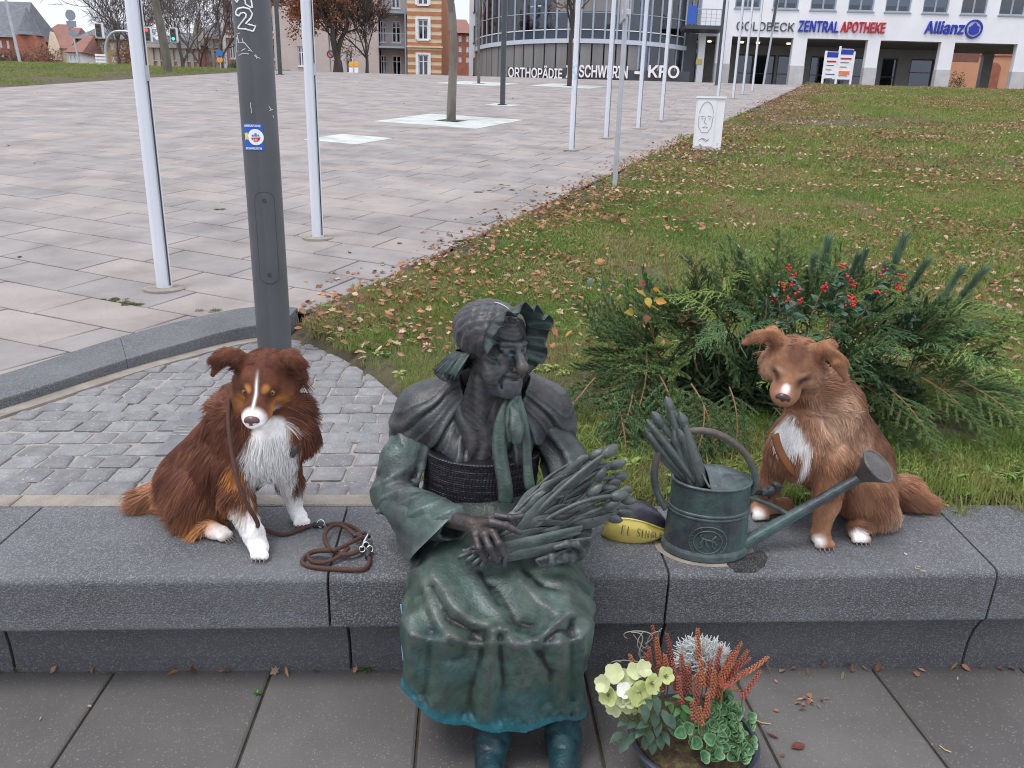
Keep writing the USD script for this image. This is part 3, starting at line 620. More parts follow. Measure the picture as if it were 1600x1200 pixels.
obj('notice', box(wx(1088, 92, YF - .1), wx(1098, 92, YF - .1), YF - .05, YF - .004, wz(1092, 101, YF), wz(1092, 92, YF)), plain('yellow_notice', (.65, .5, .2), .6), bl)

# ---- round glazed building
rb = thing('round_building', 'round glazed office building with grey panelled base behind the flagpoles', 'building')
CX, CY, CR = wx(925, 60, 61.5) + .5, 71.0, 9.6
def arc_panel(r, a0, a1, z0, z1, th=.12, n=None):
    n = n or max(2, int(abs(a1 - a0) / .06)); a = np.linspace(a0, a1, n + 1); V = []
    for t in a:
        for rr in (r, r - th):
            for z in (z0, z1): V.append((CX + rr * math.sin(t), CY - rr * math.cos(t), z))
    F = []
    for i in range(n):
        b = i * 4; c = b + 4; F += [(b, c, c + 1, b + 1), (b + 2, b + 3, c + 3, c + 2), (b + 1, c + 1, c + 3, b + 3), (b, b + 2, c + 2, c)]
    e = n * 4; F += [(0, 1, 3, 2), (e, e + 2, e + 3, e + 1)]
    return (np.array(V), np.array(F))
YC = CY - CR
zb0, zb1, zb2, zb3 = B0, wz(900, 67, YC), wz(900, 60, YC), wz(900, 46, YC)
def ang(px): return math.asin(np.clip((wx(px, 60, YC + 1) - CX) / CR, -1, 1))
a_split = ang(985); A0, A1 = -1.45, 1.35
na = 30
for k in range(na):
    t0 = A0 + (A1 - A0) * k / na; t1 = A0 + (A1 - A0) * (k + 1) / na
    if t0 < a_split - .02: obj('grey_panel', arc_panel(CR, t0 + .006, t1 - .006, zb0, zb1), M_panelgrey, rb)
    else:
        obj('glazed_panel', arc_panel(CR - .03, t0, t1, zb0, zb1, .03), M_pane_blue, rb); obj('mullion', arc_panel(CR + .02, t0 - .006, t0 + .006, zb0, zb1, .12, 2), M_frame_grey, rb)
obj('pale_band', arc_panel(CR + .12, A0, A1, zb1 + .003, zb2), M_light_band, rb)
for k in range(na):
    t0 = A0 + (A1 - A0) * k / na; t1 = A0 + (A1 - A0) * (k + 1) / na
    obj('spandrel', arc_panel(CR - .02, t0 + .008, t1 - .008, zb2 + .003, zb3), M_glassdark, rb)
    obj('glazing', arc_panel(CR - .03, t0 + .008, t1 - .008, zb3 + .06, zb3 + 4.2, .03), M_pane_blue if t0 > a_split else M_pane, rb)
    obj('mullion', arc_panel(CR + .03, t0 - .007, t0 + .007, zb2 + .003, zb3 + 6, .12, 2), M_frame_grey, rb)
obj('transom', arc_panel(CR + .02, A0, A1, zb3, zb3 + .06), M_frame_white, rb)
obj('transom', arc_panel(CR + .02, A0, A1, zb3 + 1.15, zb3 + 1.2), M_frame_grey, rb)
for k in (9, 10, 12, 15, 17, 21, 22, 24): obj('office_screen', arc_panel(CR - .8, A0 + (A1 - A0) * (k + .15) / na, A0 + (A1 - A0) * (k + .85) / na, zb3 + .3, zb3 + .75, .05), plain('screen_teal', (.45, .66, .66), .6), rb)
obj('upper_cladding', arc_panel(CR + .0, ang(870), a_split, zb3 + 1.25, zb3 + 6, .3), M_panelgrey, rb)
obj('interior_core', arc_panel(CR - 3.2, A0, A1, zb0, zb3 + 6, .3), M_soffit, rb)
obj('roof', arc_panel(CR + .3, A0, A1, zb3 + 6.003, zb3 + 6.3, 9), M_frame_grey, rb)
for k in (7, 8, 9): obj('office_lamp', arc_panel(CR - 1.5, A0 + (A1 - A0) * (k + .2) / na, A0 + (A1 - A0) * (k + .55) / na, zb3 + 1.9, zb3 + 1.98, .1), plain('office_lamp', (1., .95, .75), .5, emit=3.0), rb)
ow = thing('lettered_wall', 'low dark wall with free standing white orthopaedics lettering before the round building', 'sign wall', (0, 0, 0))
YO = 60.6
obj('backing', box(wx(795, 110, YO) - .1, wx(1010, 110, YO) + 3.2, YO + .06, YO + .25, B0, wz(900, 107, YO)), M_frame_dark, ow)
for t, a, b in (('ORTHOPÄDIE', 794, 878), ('IN', 884, 897), ('SCHWERIN', 904, 980), ('-', 991, 999), ('KFO', 1012, 1060)):
    lettering(ow, 'letters', t, a, b, 122 if t != '-' else 116, YO + .05, plain('letter_white', (.86, .80, .80), .5), .86 if t[0] != '-' else .2, True, .12)

# ---- white narrow house between
wh = thing('white_house', 'narrow white house with dark windows and iron balconies left of the round building', 'building')
Yw = 70.0; xa, xb2 = wx(733, 60, Yw), wx(775, 60, Yw)
wl = [(wx(740, 50, Yw), wx(748.5, 50, Yw), wz(744, b, Yw), wz(744, a, Yw)) for a, b in ((-12, 19), (40, 67), (90, 118))]
obj('wall', wall_with_holes(xa, xb2, B0, B0 + 12, wl, Yw, Yw + .3), M_white_wall, wh); obj('interior', box(xa + .1, xb2, Yw + 1.2, Yw + 1.3, B0, B0 + 11), M_dark_in, wh)
obj('side_wall', box(xa, xa + .3, Yw + .303, Yw + 9, B0, B0 + 12), M_white_wall, wh)
for w in wl: window(wh, *w, Yw, M_frame_dark, M_pane_dark, 0, None, .06)
for p in (2, 64): obj('balcony', box(wx(746, p, Yw - 1), wx(768, p, Yw - 1), Yw - 1.2, Yw - .005, wz(750, p + 2, Yw - 1), wz(750, p, Yw - 1)), M_frame_grey, wh)
obj('downpipe', box(wx(756, 60, Yw) - .05, wx(756, 60, Yw) + .05, Yw - .12, Yw - .02, B0, B0 + 12), M_frame_grey, wh)

# ---- banded brick tower and pink house
Yb = 68.0
bt = thing('banded_brick_house', 'narrow house front of alternating orange and cream brick bands with white windows', 'building')
xa, xb2 = wx(636.5, 60, Yb), wx(689.5, 60, Yb); wl = [(wx(653, 50, Yb), wx(669, 50, Yb), wz(661, b, Yb), wz(661, a, Yb)) for a, b in ((-40, 7.5), (30, 62), (85.5, 118))]
z0 = B0; k = 0; hb = 5.05 / FPX * Yb
while z0 < B0 + 13:
    z1 = z0 + hb; hs_ = [h for h in wl if h[2] < z1 and h[3] > z0]
    xs_b = [xa] + [v for h in hs_[:1] if h[2] < z0 + .02 and h[3] > z1 - .02 for v in (h[0] - .02, h[1] + .02)] + [xb2]
    for a, b in zip(xs_b[::2], xs_b[1::2]):
        obj('brick_band', wall_with_holes(a, b, z0, z1 - .002, [(h[0] - .02, h[1] + .02, h[2], h[3]) for h in hs_] if len(xs_b) == 2 else [], Yb + (.0 if k % 2 else .03), Yb + .4), M_brick_or if k % 2 else M_brick_cr, bt)
    z0 = z1; k += 1
obj('side_wall', box(xb2 - .3, xb2, Yb + .403, Yb + 8, B0, B0 + 13), M_brick_or, bt)
obj('cornice', box(xa - .05, xb2 + .12, Yb - .12, Yb - .003, wz(660, 74.5, Yb), wz(660, 72, Yb)), M_brick_cr, bt)
obj('interior', box(xa + .1, xb2 - .31, Yb + 1.5, Yb + 1.6, B0, B0 + 12), M_dark_in, bt)
for w in wl:
    ww = window(bt, *w, Yb, M_frame_white, M_pane, 1, .68, .09, True, .1, .4)
    obj('surround', cat([box(w[0] - .2, w[0] - .003, Yb - .05, Yb + .1, w[2], w[3] + .15), box(w[1] + .003, w[1] + .2, Yb - .05, Yb + .1, w[2], w[3] + .15), box(w[0] - .002, w[1] + .002, Yb - .05, Yb + .1, w[3] + .003, w[3] + .15)]), M_frame_white, ww)
ph = thing('pink_house', 'long pale pink rendered house with stacked balconies behind the bare trees', 'building')
xa, xm, xb2 = wx(428, 60, Yb + 1), wx(591, 60, Yb + 1), wx(636, 60, Yb + 1)
wl = [(wx(p, 60, Yb + 1), wx(p + w, 60, Yb + 1), wz(p, b, Yb + 1), wz(p, a, Yb + 1)) for p, w, a, b in ((464, 10, 72, 103), (538, 12, 80, 114), (516, 9, 26, 50), (536, 9, 26, 50), (466, 10, 10, 44))]
obj('wall', wall_with_holes(xa, xm, B0, B0 + 13, wl, Yb + 1, Yb + 1.4), M_pink, ph)
for w in wl: window(ph, *w, Yb + 1, M_frame_white, M_pane, 1, .7, .08)
wl2 = [(wx(p, 60, Yb + 2.2), wx(p + w, 60, Yb + 2.2), wz(600, b, Yb + 2.2), wz(600, a, Yb + 2.2)) for a, b in ((-30, 12), (32, 66), (86, 118)) for p, w in ((594, 9), (612, 14))]
obj('recessed_wall', wall_with_holes(xm, xb2, B0, B0 + 13, wl2, Yb + 2.2, Yb + 2.5), M_pink, ph); obj('interior', box(xa + .2, xb2, Yb + 3.6, Yb + 3.7, B0, B0 + 12), M_dark_in, ph)
for w in wl2: window(ph, *w, Yb + 2.2, M_frame_white, M_pane, 1, .7, .08, True, .12, .5)
for p in (17.5, 72):
    sl = obj('balcony', box(xm + .05, xb2 - .05, Yb + .7, Yb + 2.19, wz(612, p + 3, Yb + .7), wz(612, p, Yb + .7)), M_frame_grey, ph); zz = wz(612, p, Yb + .7)
    obj('railing', cat([box(xm + .05, xb2 - .05, Yb + .72, Yb + .76, zz + .95, zz + 1.0)] + [box(x, x + .02, Yb + .73, Yb + .75, zz, zz + .95) for x in np.linspace(xm + .05, xb2 - .1, 14)]), M_frame_grey, sl)
obj('downpipe', box(xb2 - .12, xb2 - .02, Yb + .5, Yb + .6, B0, B0 + 13), M_frame_grey, ph)
obj('roof', box(xa, xb2, Yb + 1, Yb + 9, B0 + 13.003, B0 + 13.3), M_roof_grey, ph)

# ---- further houses, simple and far: walls, roof, windows
def house(label, pa, pb, ptop, Y, wall, nwin, rows, roof, rh, hip=.25, gable=None, depth=8, name='town_house', trim=None):
    t = thing(name, label, 'house'); xa, xb = wx(pa, 80, Y), wx(pb, 80, Y); ze = wz((pa + pb) / 2, ptop, Y); b0 = ground(0, Y) - .5
    zg = wz((pa + pb) / 2, 100, Y); dz = (ze - zg) / rows; wl = []
    for r in range(rows):
        for k in range(nwin):
            c = xa + (xb - xa) * (k + .5) / nwin; w = (xb - xa) / nwin * .21; wl.append((c - w, c + w, zg + dz * r + dz * .18, zg + dz * r + dz * .78))
    obj('wall', wall_with_holes(xa, xb, b0, ze, wl, Y, Y + .3), wall, t); obj('interior', box(xa + .1, xb - .1, Y + 1, Y + 1.1, b0, ze - .1), M_dark_in, t)
    obj('side_wall', box(xb - .3, xb, Y + .303, Y + depth, b0, ze - .01), wall, t); obj('side_wall', box(xa, xa + .3, Y + .303, Y + depth, b0, ze - .01), wall, t)
    for w in wl: window(t, *w, Y, M_frame_white, M_pane_dark, 1, None, .1, trim is not None, .1)
    if trim is not None:
        obj('cornice', box(xa - .3, xb + .3, Y - .35, Y - .003, ze - .35, ze), trim, t); obj('string_course', box(xa - .1, xb + .1, Y - .12, Y - .003, zg + dz - .15, zg + dz + .05), trim, t)
        for k in range(nwin + 1): c = xa + (xb - xa) * k / nwin; obj('pilaster', box(c - .16, c + .16, Y - .14, Y - .004, b0, ze - .37), trim, t)
    if roof is not None:
        o = .35; L = (xb - xa) * hip; V = [(xa - o, Y - o, ze), (xb + o, Y - o, ze), (xb + o, Y + depth, ze), (xa - o, Y + depth, ze), (xa + L, Y + depth / 2, ze + rh), (xb - L, Y + depth / 2, ze + rh)]
        obj('roof', tm(np.array(V) + [0, 0, .004], [(0, 1, 5), (0, 5, 4), (1, 2, 5), (2, 3, 4), (2, 4, 5), (3, 0, 4), (0, 2, 1), (0, 3, 2)]), roof, t)
    if gable:
        gx0, gx1, gh = wx(gable[0], 80, Y), wx(gable[1], 80, Y), gable[2]
        m = trimesh.creation.extrude_polygon(Polygon([(gx0, ze - 1.2), (gx1, ze - 1.2), (gx1, ze), ((gx0 + gx1) / 2, ze + gh), (gx0, ze)]), .8, engine='earcut'); v = m.vertices; m.vertices = np.c_[v[:, 0], Y - .1 - v[:, 2], v[:, 1]]; m.invert() if m.volume < 0 else None
        obj('gable', m, trim if trim is not None else wall, t)
    return t
house('red and white striped corner house right at the grey post', 352, 440, -30, 80, M_stucco_pink, 4, 3, M_roof_grey, 2, trim=M_frame_white)
house('cream stucco villa with small pediment beyond the street', 309, 356, 55, 88, M_stucco, 4, 2, M_roof_grey, 1.8, gable=(309, 322, 1.6), trim=M_stucco)
house('low rose and cream villa with arched windows beside the trunk', 237, 310, 70, 86, M_stucco_pink, 7, 1, M_roof_grey, 1.6, trim=M_stucco)
house('ochre yellow house with grey hipped roof behind the curved mast', 124, 212, 62, 92, M_ochre, 6, 2, M_roof_grey, 2.2)
house('small yellow gabled cottage left of the plate signs', 82, 108, 76, 90, M_brick_cr, 3, 1, M_roof_red, 2.6, gable=(83, 96, 1.6))
house('white gabled cottage behind the plate signs', 106, 126, 82, 88, M_white_wall, 3, 1, M_roof_red, 2.2)
house('old red roofed row house at the foot of the sky', 58, 100, 66, 105, M_brick_red, 4, 2, M_roof_red, 2.6)
ch = house('brick hall with a steep slate roof at the left edge', -60, 42, 58, 100, M_brick_red, 9, 2, M_roof_grey, 4.5, .12)
house('distant brick house in the gap beside the young tree', 690, 736, 52, 96, M_brick_red, 4, 3, M_roof_red, 2.0)
tw = thing('church_turret', 'slender slate turret with pointed spire above the brick hall', 'turret', (0, 0, 0)); tx, tz = wx(47, 58, 98), wz(47, 56, 98)
obj('shaft', box(tx - 1.1, tx + 1.1, 97, 99.2, 5, tz), M_brick_red, tw); obj('spire', place(lathe([(1.5, 0), (1.2, .4), (.06, 3.0), (0, 3.1)], 8), (tx, 98.1, tz + .003)), M_roof_grey, tw)
oh = thing('orange_house', 'orange rendered house with arched door seen through the arcade', 'house'); YB = 82
obj('wall', wall_with_holes(wx(1488, 90, YB), wx(1640, 90, YB), B0, B0 + 12, [(wx(1560, 45, YB), wx(1575, 45, YB), wz(1567, 78, YB), wz(1567, 68, YB))], YB, YB + .4), M_orangewall, oh)
window(oh, wx(1560, 45, YB), wx(1575, 45, YB), wz(1567, 78, YB), wz(1567, 68, YB), YB, M_frame_white, M_pane_dark, 1, None, .1)
obj('string_course', box(wx(1488, 90, YB), wx(1640, 90, YB), YB - .12, YB - .003, wz(1567, 88, YB), wz(1567, 86, YB)), M_brick_red, oh)
dp = Polygon([(wx(1545, 90, YB), B0), (wx(1566, 90, YB), B0), (wx(1566, 90, YB), wz(1555, 110, YB))] + [(wx(1555.5, 90, YB) + .72 * math.cos(t), wz(1555, 110, YB) + .72 * math.sin(t)) for t in np.linspace(0, math.pi, 9)] + [(wx(1545, 90, YB), wz(1555, 110, YB))]).buffer(0)
dm = trimesh.creation.extrude_polygon(dp, .1, engine='earcut'); v = dm.vertices; dm.vertices = np.c_[v[:, 0], YB - .004 - v[:, 2], v[:, 1]]; dm.invert() if dm.volume < 0 else None
obj('arched_door', dm, M_brick_red, oh)
obj('shed_roof', box(wx(1490, 90, YB - 3), wx(1530, 90, YB - 3), YB - 3, YB - 2.9, wz(1510, 97, YB - 3), wz(1510, 80, YB - 3)), M_roof_red, oh)

# ---- street things
def pole(name, label, cat_, x, y, h, r0, r1, m, group=None, extra=None, n=12):
    t = thing(name, label, cat_, (x, y, ground(x, y) + .012), 0, group)
    obj('pole', lathe([(0, 0), (r0, 0), (r0, .02), (r1, h), (0, h)], n), m, t); return t
fl = ['tall white flagpole nearest the bench left of the grey post', 'white flagpole just right of the grey post with scratched edge', 'white flagpole with pale blue smears right of the young tree', 'white flagpole second in the middle row left of the grey sign post', 'white flagpole third in the middle row right of the grey sign post', 'white flagpole nearest the left of the white cabinet in its row',
      'white flagpole rising behind the white cabinet', 'thin far white flagpole just right of the cabinet pole', 'thin far white flagpole third from the end of the row', 'thinnest and farthest white flagpole of the long row']
for i, (x, y) in enumerate(POLES):
    t = thing('flagpole', fl[i], 'flagpole', (x, y, plaza_z(x, y)), 0, 'white flagpoles along the square')
    r = .054 if i < 2 else .052
    th = np.linspace(0, 2 * np.pi, 25)[:-1]; off = math.atan2(-y, -x) + (.75 if i < 2 else .9)   # the slot faces the camera's right
    prof = []
    obj('shaft', lathe([(0, 0), (r, 0), (r, .3), (r * .92, 9.0), (0, 9.0)], 24), M_pole_white, t, True)
    a = off; sx, sy = math.cos(a), math.sin(a)
    sb_ = box(-.007, .007, 0, .008, .03, 8.9); sb_.apply_transform(trimesh.transformations.rotation_matrix(a - math.pi / 2, [0, 0, 1])); sb_.apply_translation([sx * (r - .004), sy * (r - .004), 0]); obj('slot', sb_, M_slot, t)
    for da in (-.17, .17):
        rb2 = box(-.003, .003, 0, .006, .03, 8.9); rb2.apply_transform(trimesh.transformations.rotation_matrix(a + da - math.pi / 2, [0, 0, 1])); rb2.apply_translation([math.cos(a + da) * (r - .002), math.sin(a + da) * (r - .002), 0]); obj('slot_lip', rb2, M_steel, t)
    if i < 2: obj('clamp', place(box(-.012, .012, 0, .016, 0, .10), (sx * (r - .004), sy * (r - .004), 1.45), a - math.pi / 2), M_steel, t)
    if i == 2: obj('smear', lathe([(r * 1.012, .95), (r * 1.012, 1.55)], 24), mat('blue_smear', [(.45, (.66, .675, .73)), (.6, (.35, .52, .72))], 14, .5), t, True)
    obj('foot_ring', lathe([(r, .0), (r + .012, .0), (r + .012, .008), (r, .01)], 24), M_slot, t)
for x, y, lb, r in ((-.54, 25.44, 'dark slim lamp column on a pale slab right of the young tree', .082), (10.6, 44.5, 'dark far lamp column before the KFO lettering', .10), (-12.4, 42.5, 'dark lamp column just behind the grey post', .11)):
    t = thing('lamp_column', lb, 'lamp post', (x, y, plaza_z(x, y)), 0, 'dark lamp columns on the square')
    obj('shaft', lathe([(0, 0), (r, 0), (r, .02), (r * .95, 7), (0, 7)], 14), M_lamp_dark, t, 40); obj('base_plate', box(-r * 1.8, r * 1.8, -r * 1.8, r * 1.8, .0, .015), M_lamp_dark, t)
    obj('lamp_head', lathe([(0, 7.0), (.24, 7.05), (.26, 7.5), (.1, 7.6), (0, 7.6)], 14), M_steel, t)
g = on_ground(960, 297)
t = thing('sign_post', 'grey steel sign post standing in the lawn edge before the flagpoles', 'sign post', g); obj('tube', lathe([(0, -.1), (.032, -.1), (.032, 3.6), (0, 3.6)], 14), M_steel, t, 40)
sgz = at_y(976, 20, g[1])[2] - g[2]
obj('bracket', cat([lathe([(.034, sgz - .03), (.046, sgz - .03), (.046, sgz + .04), (.034, sgz + .04)], 14), box(-.05, .06, -.05, -.03, sgz - .02, sgz + .03)]), M_frame_white, t); obj('sign_plate', box(-.045, -.025, -.25, .25, sgz - .1, sgz + .55), M_steel, t)
t = thing('side_on_sign', 'parking sign on a leaning grey post seen edge-on before the arcade', 'road sign', (wx(1196, 100, 50), 50, ground(0, 50))); obj('post', tube([(0, 0, -.2), (.35, 0, 5.6)], .06, 10), M_steel, t); obj('plate', tube([(.12, -.1, 3.2), (.26, -.1, 5.4)], .28, 4, squash=(1, .25)), M_frame_dark, t)
# cabinet with a drawn face
g = on_ground(1103, 236); Yc = g[1]; cw = .50; chh = wz(1105, 151, Yc) - g[2]
t = thing('distribution_cabinet', 'white street cabinet with a drawn face standing at the lawn edge', 'street cabinet', g, -.16)
M_cab = mat('cabinet_plastic', [(.3, (.70, .71, .73)), (.7, (.78, .79, .81))], 3, .5)
obj('body', box(-.25, .25, -.16, .16, 0, chh - .04), M_cab, t); obj('lid', box(-.27, .27, -.18, .18, chh - .037, chh), M_cab, t); obj('door', box(-.235, .10, -.172, -.163, .08, chh - .08), M_cab, t); obj('plinth', box(-.24, .24, -.15, .15, -.2, -.003), M_grey_plinth, t)
ink = []
def stroke(pts, r=.0032, y=-.177): return tube(np.c_[[p[0] for p in pts], [y] * len(pts), [p[1] for p in pts]], r, 4, squash=(1, 1))
cz = chh * .55
fx = -.07
for pts in ([(fx + .13 * math.cos(a), cz + .08 + .26 * math.sin(a)) for a in np.linspace(2.9, .2, 10)], [(fx - .13, cz + .1), (fx - .12, cz - .1), (fx - .06, cz - .2), (fx + .05, cz - .2), (fx + .11, cz - .1), (fx + .13, cz + .1)], [(fx - .1, cz + .08), (fx - .03, cz + .09)], [(fx + .03, cz + .09), (fx + .1, cz + .08)],
            [(fx - .01, cz + .08), (fx - .02, cz - .03), (fx + .02, cz - .04)], [(fx - .05, cz - .11), (fx, cz - .10), (fx + .05, cz - .11)], [(fx - .08, cz + .05), (fx - .05, cz + .04)], [(fx + .05, cz + .05), (fx + .08, cz + .04)], [(fx - .1, cz - .34), (fx - .02, cz - .3), (fx + .08, cz - .35)], [(fx - .05, cz - .30), (fx + .03, cz - .36), (fx + .09, cz - .31)]): ink.append(stroke(pts))
obj('face_drawing', cat(ink), plain('pencil_grey', (.16, .17, .19), .6), t)
# information board on the lawn crest
Yi = 55.0; xi0, xim, xi1 = wx(1287, 110, Yi), wx(1308, 110, Yi), wx(1331, 110, Yi); zb_ = ground(0, Yi)
t = thing('information_board', 'white twin panel notice board with blue headers on the lawn crest', 'notice board')
for x in (xi0, xim, xi1): obj('post', box(x - .06, x + .06, Yi - .05, Yi + .05, zb_ - .5, wz(1310, 72 if x == xim else 80, Yi)), M_frame_white, t)
for a, b, tp in ((xi0, xim, 81), (xim, xi1, 76)):
    z1, z0 = wz(1310, tp, Yi), wz(1310, 124, Yi)
    p = obj('panel', box(a + .065, b - .065, Yi - .03, Yi + .03, z0, z1), M_frame_white, t)
    obj('header', box(a + .08, b - .08, Yi - .045, Yi - .033, z1 - .35, z1 - .03), M_blue, p)
    for k, (c_, hh) in enumerate(((M_red, .10), (M_char, .04), (M_char, .04), (plain('flame_orange', (.75, .2, .06), .5), .22) if a == xim else (M_blue, .05), (M_char, .04), (M_char, .04))):
        zz = z1 - .55 - k * .27; obj('text_line', box(a + .12, b - .15 - .12 * ((k * 7) % 3), Yi - .045, Yi - .033, zz - hh, zz), c_, p)
# traffic lights and signs on the left
def light_head(parent, x, y, z, lit):
    h = obj('signal_head', box(x - .25, x + .25, y - .05, y + .18, z - .47, z + .47), M_frame_white, parent); obj('face', box(x - .19, x + .19, y - .10, y - .053, z - .41, z + .41), M_frame_dark, h)
    for k, (c, nm) in enumerate(((((1., .04, .03)), 'red'), ((.9, .6, .05), 'amber'), ((.04, .85, .45), 'green'))):
        zz = z + .25 - k * .25; on = nm == lit
        obj('lens', place(lathe([(0, .03), (.08, .02), (.10, 0), (0, 0)], 12), (x, y - .103, zz), rx=math.pi / 2), plain('lens_' + nm + ('_lit' if on else ''), c if on else tuple(v * .06 for v in c), .3, emit=2.2 if on else None), h)
Yt = 58.0; zt0 = ground(0, Yt)
t = thing('traffic_light', 'curved grey mast with a red lit traffic light behind the first flagpole', 'traffic light')
x0, x1 = wx(166, 90, Yt), wx(232, 52, Yt); za_ = wz(200, 49, Yt)
obj('mast', tube(smooth_path([(x0, Yt, zt0 - .3), (x0, Yt, za_ - 1.6), (x0 + .12, Yt, za_ - .8), (x0 + .6, Yt, za_ - .15), (x0 + 1.3, Yt, za_), (x1, Yt, za_ - .02)], 30), .085, 10), M_steel, t, True); light_head(t, x1, Yt - .15, wz(232, 54, Yt), 'red')
light_head(t, x0 - .2, Yt - .15, wz(162, 48, Yt), 'none')
t = thing('traffic_light', 'traffic light showing green right of the large trunk', 'traffic light'); xg = wx(272, 55, Yt)
obj('post', lathe([(0, -.3), (.07, -.3), (.07, wz(272, 64, Yt) - zt0), (0, wz(272, 64, Yt) - zt0)], 10).apply_translation([xg + .3, Yt + .1, zt0]), M_lamp_dark, t); light_head(t, xg, Yt - .1, wz(272, 55, Yt), 'green')
t = thing('plate_sign', 'backs of a round, a square and a pointed road sign on one post', 'road sign'); Yp = 50.0; xp = wx(116, 60, Yp)
obj('post', tube([(xp + .15, Yp, ground(0, Yp) - .3), (xp - .2, Yp, wz(111, 16, Yp))], .05, 8), M_steel, t)
M_sback = plain('sign_back', (.24, .27, .31), .5, .3)
obj('disc', place(lathe([(0, 0), (.30, 0), (.30, .02), (0, .02)], 24), (wx(111, 24, Yp), Yp - .06, wz(111, 24, Yp)), rx=math.pi / 2), M_sback, t); obj('square_plate', box(wx(105, 38, Yp), wx(120, 38, Yp), Yp - .08, Yp - .06, wz(112, 42.5, Yp), wz(112, 33, Yp)), M_sback, t)
dmn = trimesh.creation.extrude_polygon(Polygon([(wx(105.5, 52, Yp), wz(112, 53, Yp)), (wx(114, 52, Yp), wz(112, 45, Yp)), (wx(124.5, 52, Yp), wz(112, 54, Yp)), (wx(115, 52, Yp), wz(112, 58.5, Yp))]), .02, engine='earcut'); v = dmn.vertices; dmn.vertices = np.c_[v[:, 0], Yp - .06 - v[:, 2], v[:, 1]]; dmn.invert() if dmn.volume < 0 else None
obj('pointed_plate', dmn, M_sback, t)
t = thing('street_lamp', 'slanting pale street lamp pole at the left edge against the sky', 'street lamp', (wx(31, 90, 56), 56, ground(0, 56))); obj('pole', tube([(0, 0, -.3), (-.75, 0, 9)], [.1, .07], 10), M_steel, t); obj('lamp_arm', tube([(-.75, 0, 9), (.6, 0, 9.3)], .05, 8), M_steel, t)
t = thing('direction_signs', 'stack of four white direction boards at the foot of the curved mast', 'road sign'); Yd = 57
for k in range(4): obj('board', box(wx(149, 90, Yd), wx(165, 90, Yd), Yd - .03, Yd + .03, wz(157, 88 + k * 5, Yd), wz(157, 84.5 + k * 5, Yd)), M_frame_white, t)
for p in (150.5, 164): obj('post', box(wx(p, 95, Yd) - .04, wx(p, 95, Yd) + .04, Yd + .035, Yd + .1, ground(0, Yd) - .3, wz(157, 84, Yd)), M_steel, t)
t = thing('cycle_sign', 'round blue sign above an orange one on a post by the striped house', 'road sign'); Ys_ = 56; xs_ = wx(343.5, 90, Ys_)
obj('post', box(xs_ - .03, xs_ + .03, Ys_, Ys_ + .06, ground(0, Ys_) - .3, wz(343, 78, Ys_)), M_steel, t)
for py, c, r in ((84, plain('sign_sky_blue', (.03, .16, .50), .4), .24), (93, plain('sign_orange', (.75, .33, .05), .4), .20)): obj('disc', place(lathe([(0, 0), (r, 0), (r, .02), (0, .02)], 20), (xs_, Ys_ - .01, wz(343, py, Ys_)), rx=math.pi / 2), c, t)
t = thing('no_stopping_sign', 'red ringed no stopping sign on a tall pole by the beech', 'road sign'); Yn = 57; xn = wx(515.5, 80, Yn)
obj('pole', tube([(xn, Yn, ground(0, Yn) - .3), (xn - .1, Yn, ground(0, Yn) + 8)], .055, 8), M_steel, t); obj('ring', place(trimesh.creation.annulus(.17, .26, .03, sections=24), (xn + .05, Yn - .08, wz(517, 85, Yn)), rx=math.pi / 2), M_red, t); obj('disc', place(lathe([(0, 0), (.172, 0), (.172, .02), (0, .02)], 20), (xn + .05, Yn - .07, wz(517, 85, Yn)), rx=math.pi / 2), plain('sign_pale_blue', (.45, .5, .62), .4), t)
obj('slash', place(box(-.2, .2, -.012, 0, -.025, .025), (xn + .05, Yn - .10, wz(517, 85, Yn)), ry=math.pi / 4), M_red, t)
M_amber = plain('amber_lamp', (.85, .36, .02), .3)
for px, lb in ((548.5, 'left of two amber warning lamps on white bases near the beech'), (556.5, 'right of two amber warning lamps on white bases near the beech')):
    x, z = wx(px, 100, 54), wz(px, 108, 54); t = thing('warning_lamp', lb, 'warning lamp', (x, 54, z), 0, 'amber road work lamps')
    obj('base', box(-.12, .12, -.08, .08, -.3, .10), M_frame_white, t); obj('lens', place(lathe([(0, -.06), (.14, -.05), (.165, 0), (.14, .05), (0, .06)], 18), (0, 0, .29), rx=math.pi / 2), M_amber, t); obj('bracket', box(-.04, .04, -.03, .03, .103, .14), M_lamp_dark, t)

# ---- the big grey post with hatch, sticker and scrawls
g = at_z(430, 551, .42); PX, PYg = g[0], g[1]
post = thing('lamp_post', 'thick dark grey post with a blue sticker and white scrawls behind the left dog', 'lamp post', (PX, PYg, .42))
M_post = mat('post_paint', [(.3, (.062, .064, .073)), (.7, (.078, .08, .09))], 5, .42, .05, 60, speck=(90., .972, (.20, .20, .21)))
RP = .098
obj('shaft', lathe([(0, -.02), (RP, -.02), (RP, 3.2), (RP * .98, 6), (0, 6)], 48), M_post, post, True)
camA = math.atan2(-PYg, -PX)
def on_post(a, z, out=0.0): return np.array([(RP + out) * math.cos(camA + a), (RP + out) * math.sin(camA + a), z])
def post_z(py): return at_y(415, py, PYg)[2] - .42
def wrap(poly_mesh, a0, z0, out):
    """lays a flat mesh (x along, y up, z thickness) round the post"""
    m = poly_mesh.copy(); v = m.vertices; rr = RP + out + v[:, 2]; a = camA + a0 + v[:, 0] / RP; m.vertices = np.c_[rr * np.cos(a), rr * np.sin(a), z0 + v[:, 1]]; return m
def flat_poly(p, th=.0012):
    m = trimesh.creation.extrude_polygon(p, th, engine='earcut'); return m.subdivide_to_size(.03) if max(np.ptp(np.array(p.exterior.coords), 0)) > .03 else m
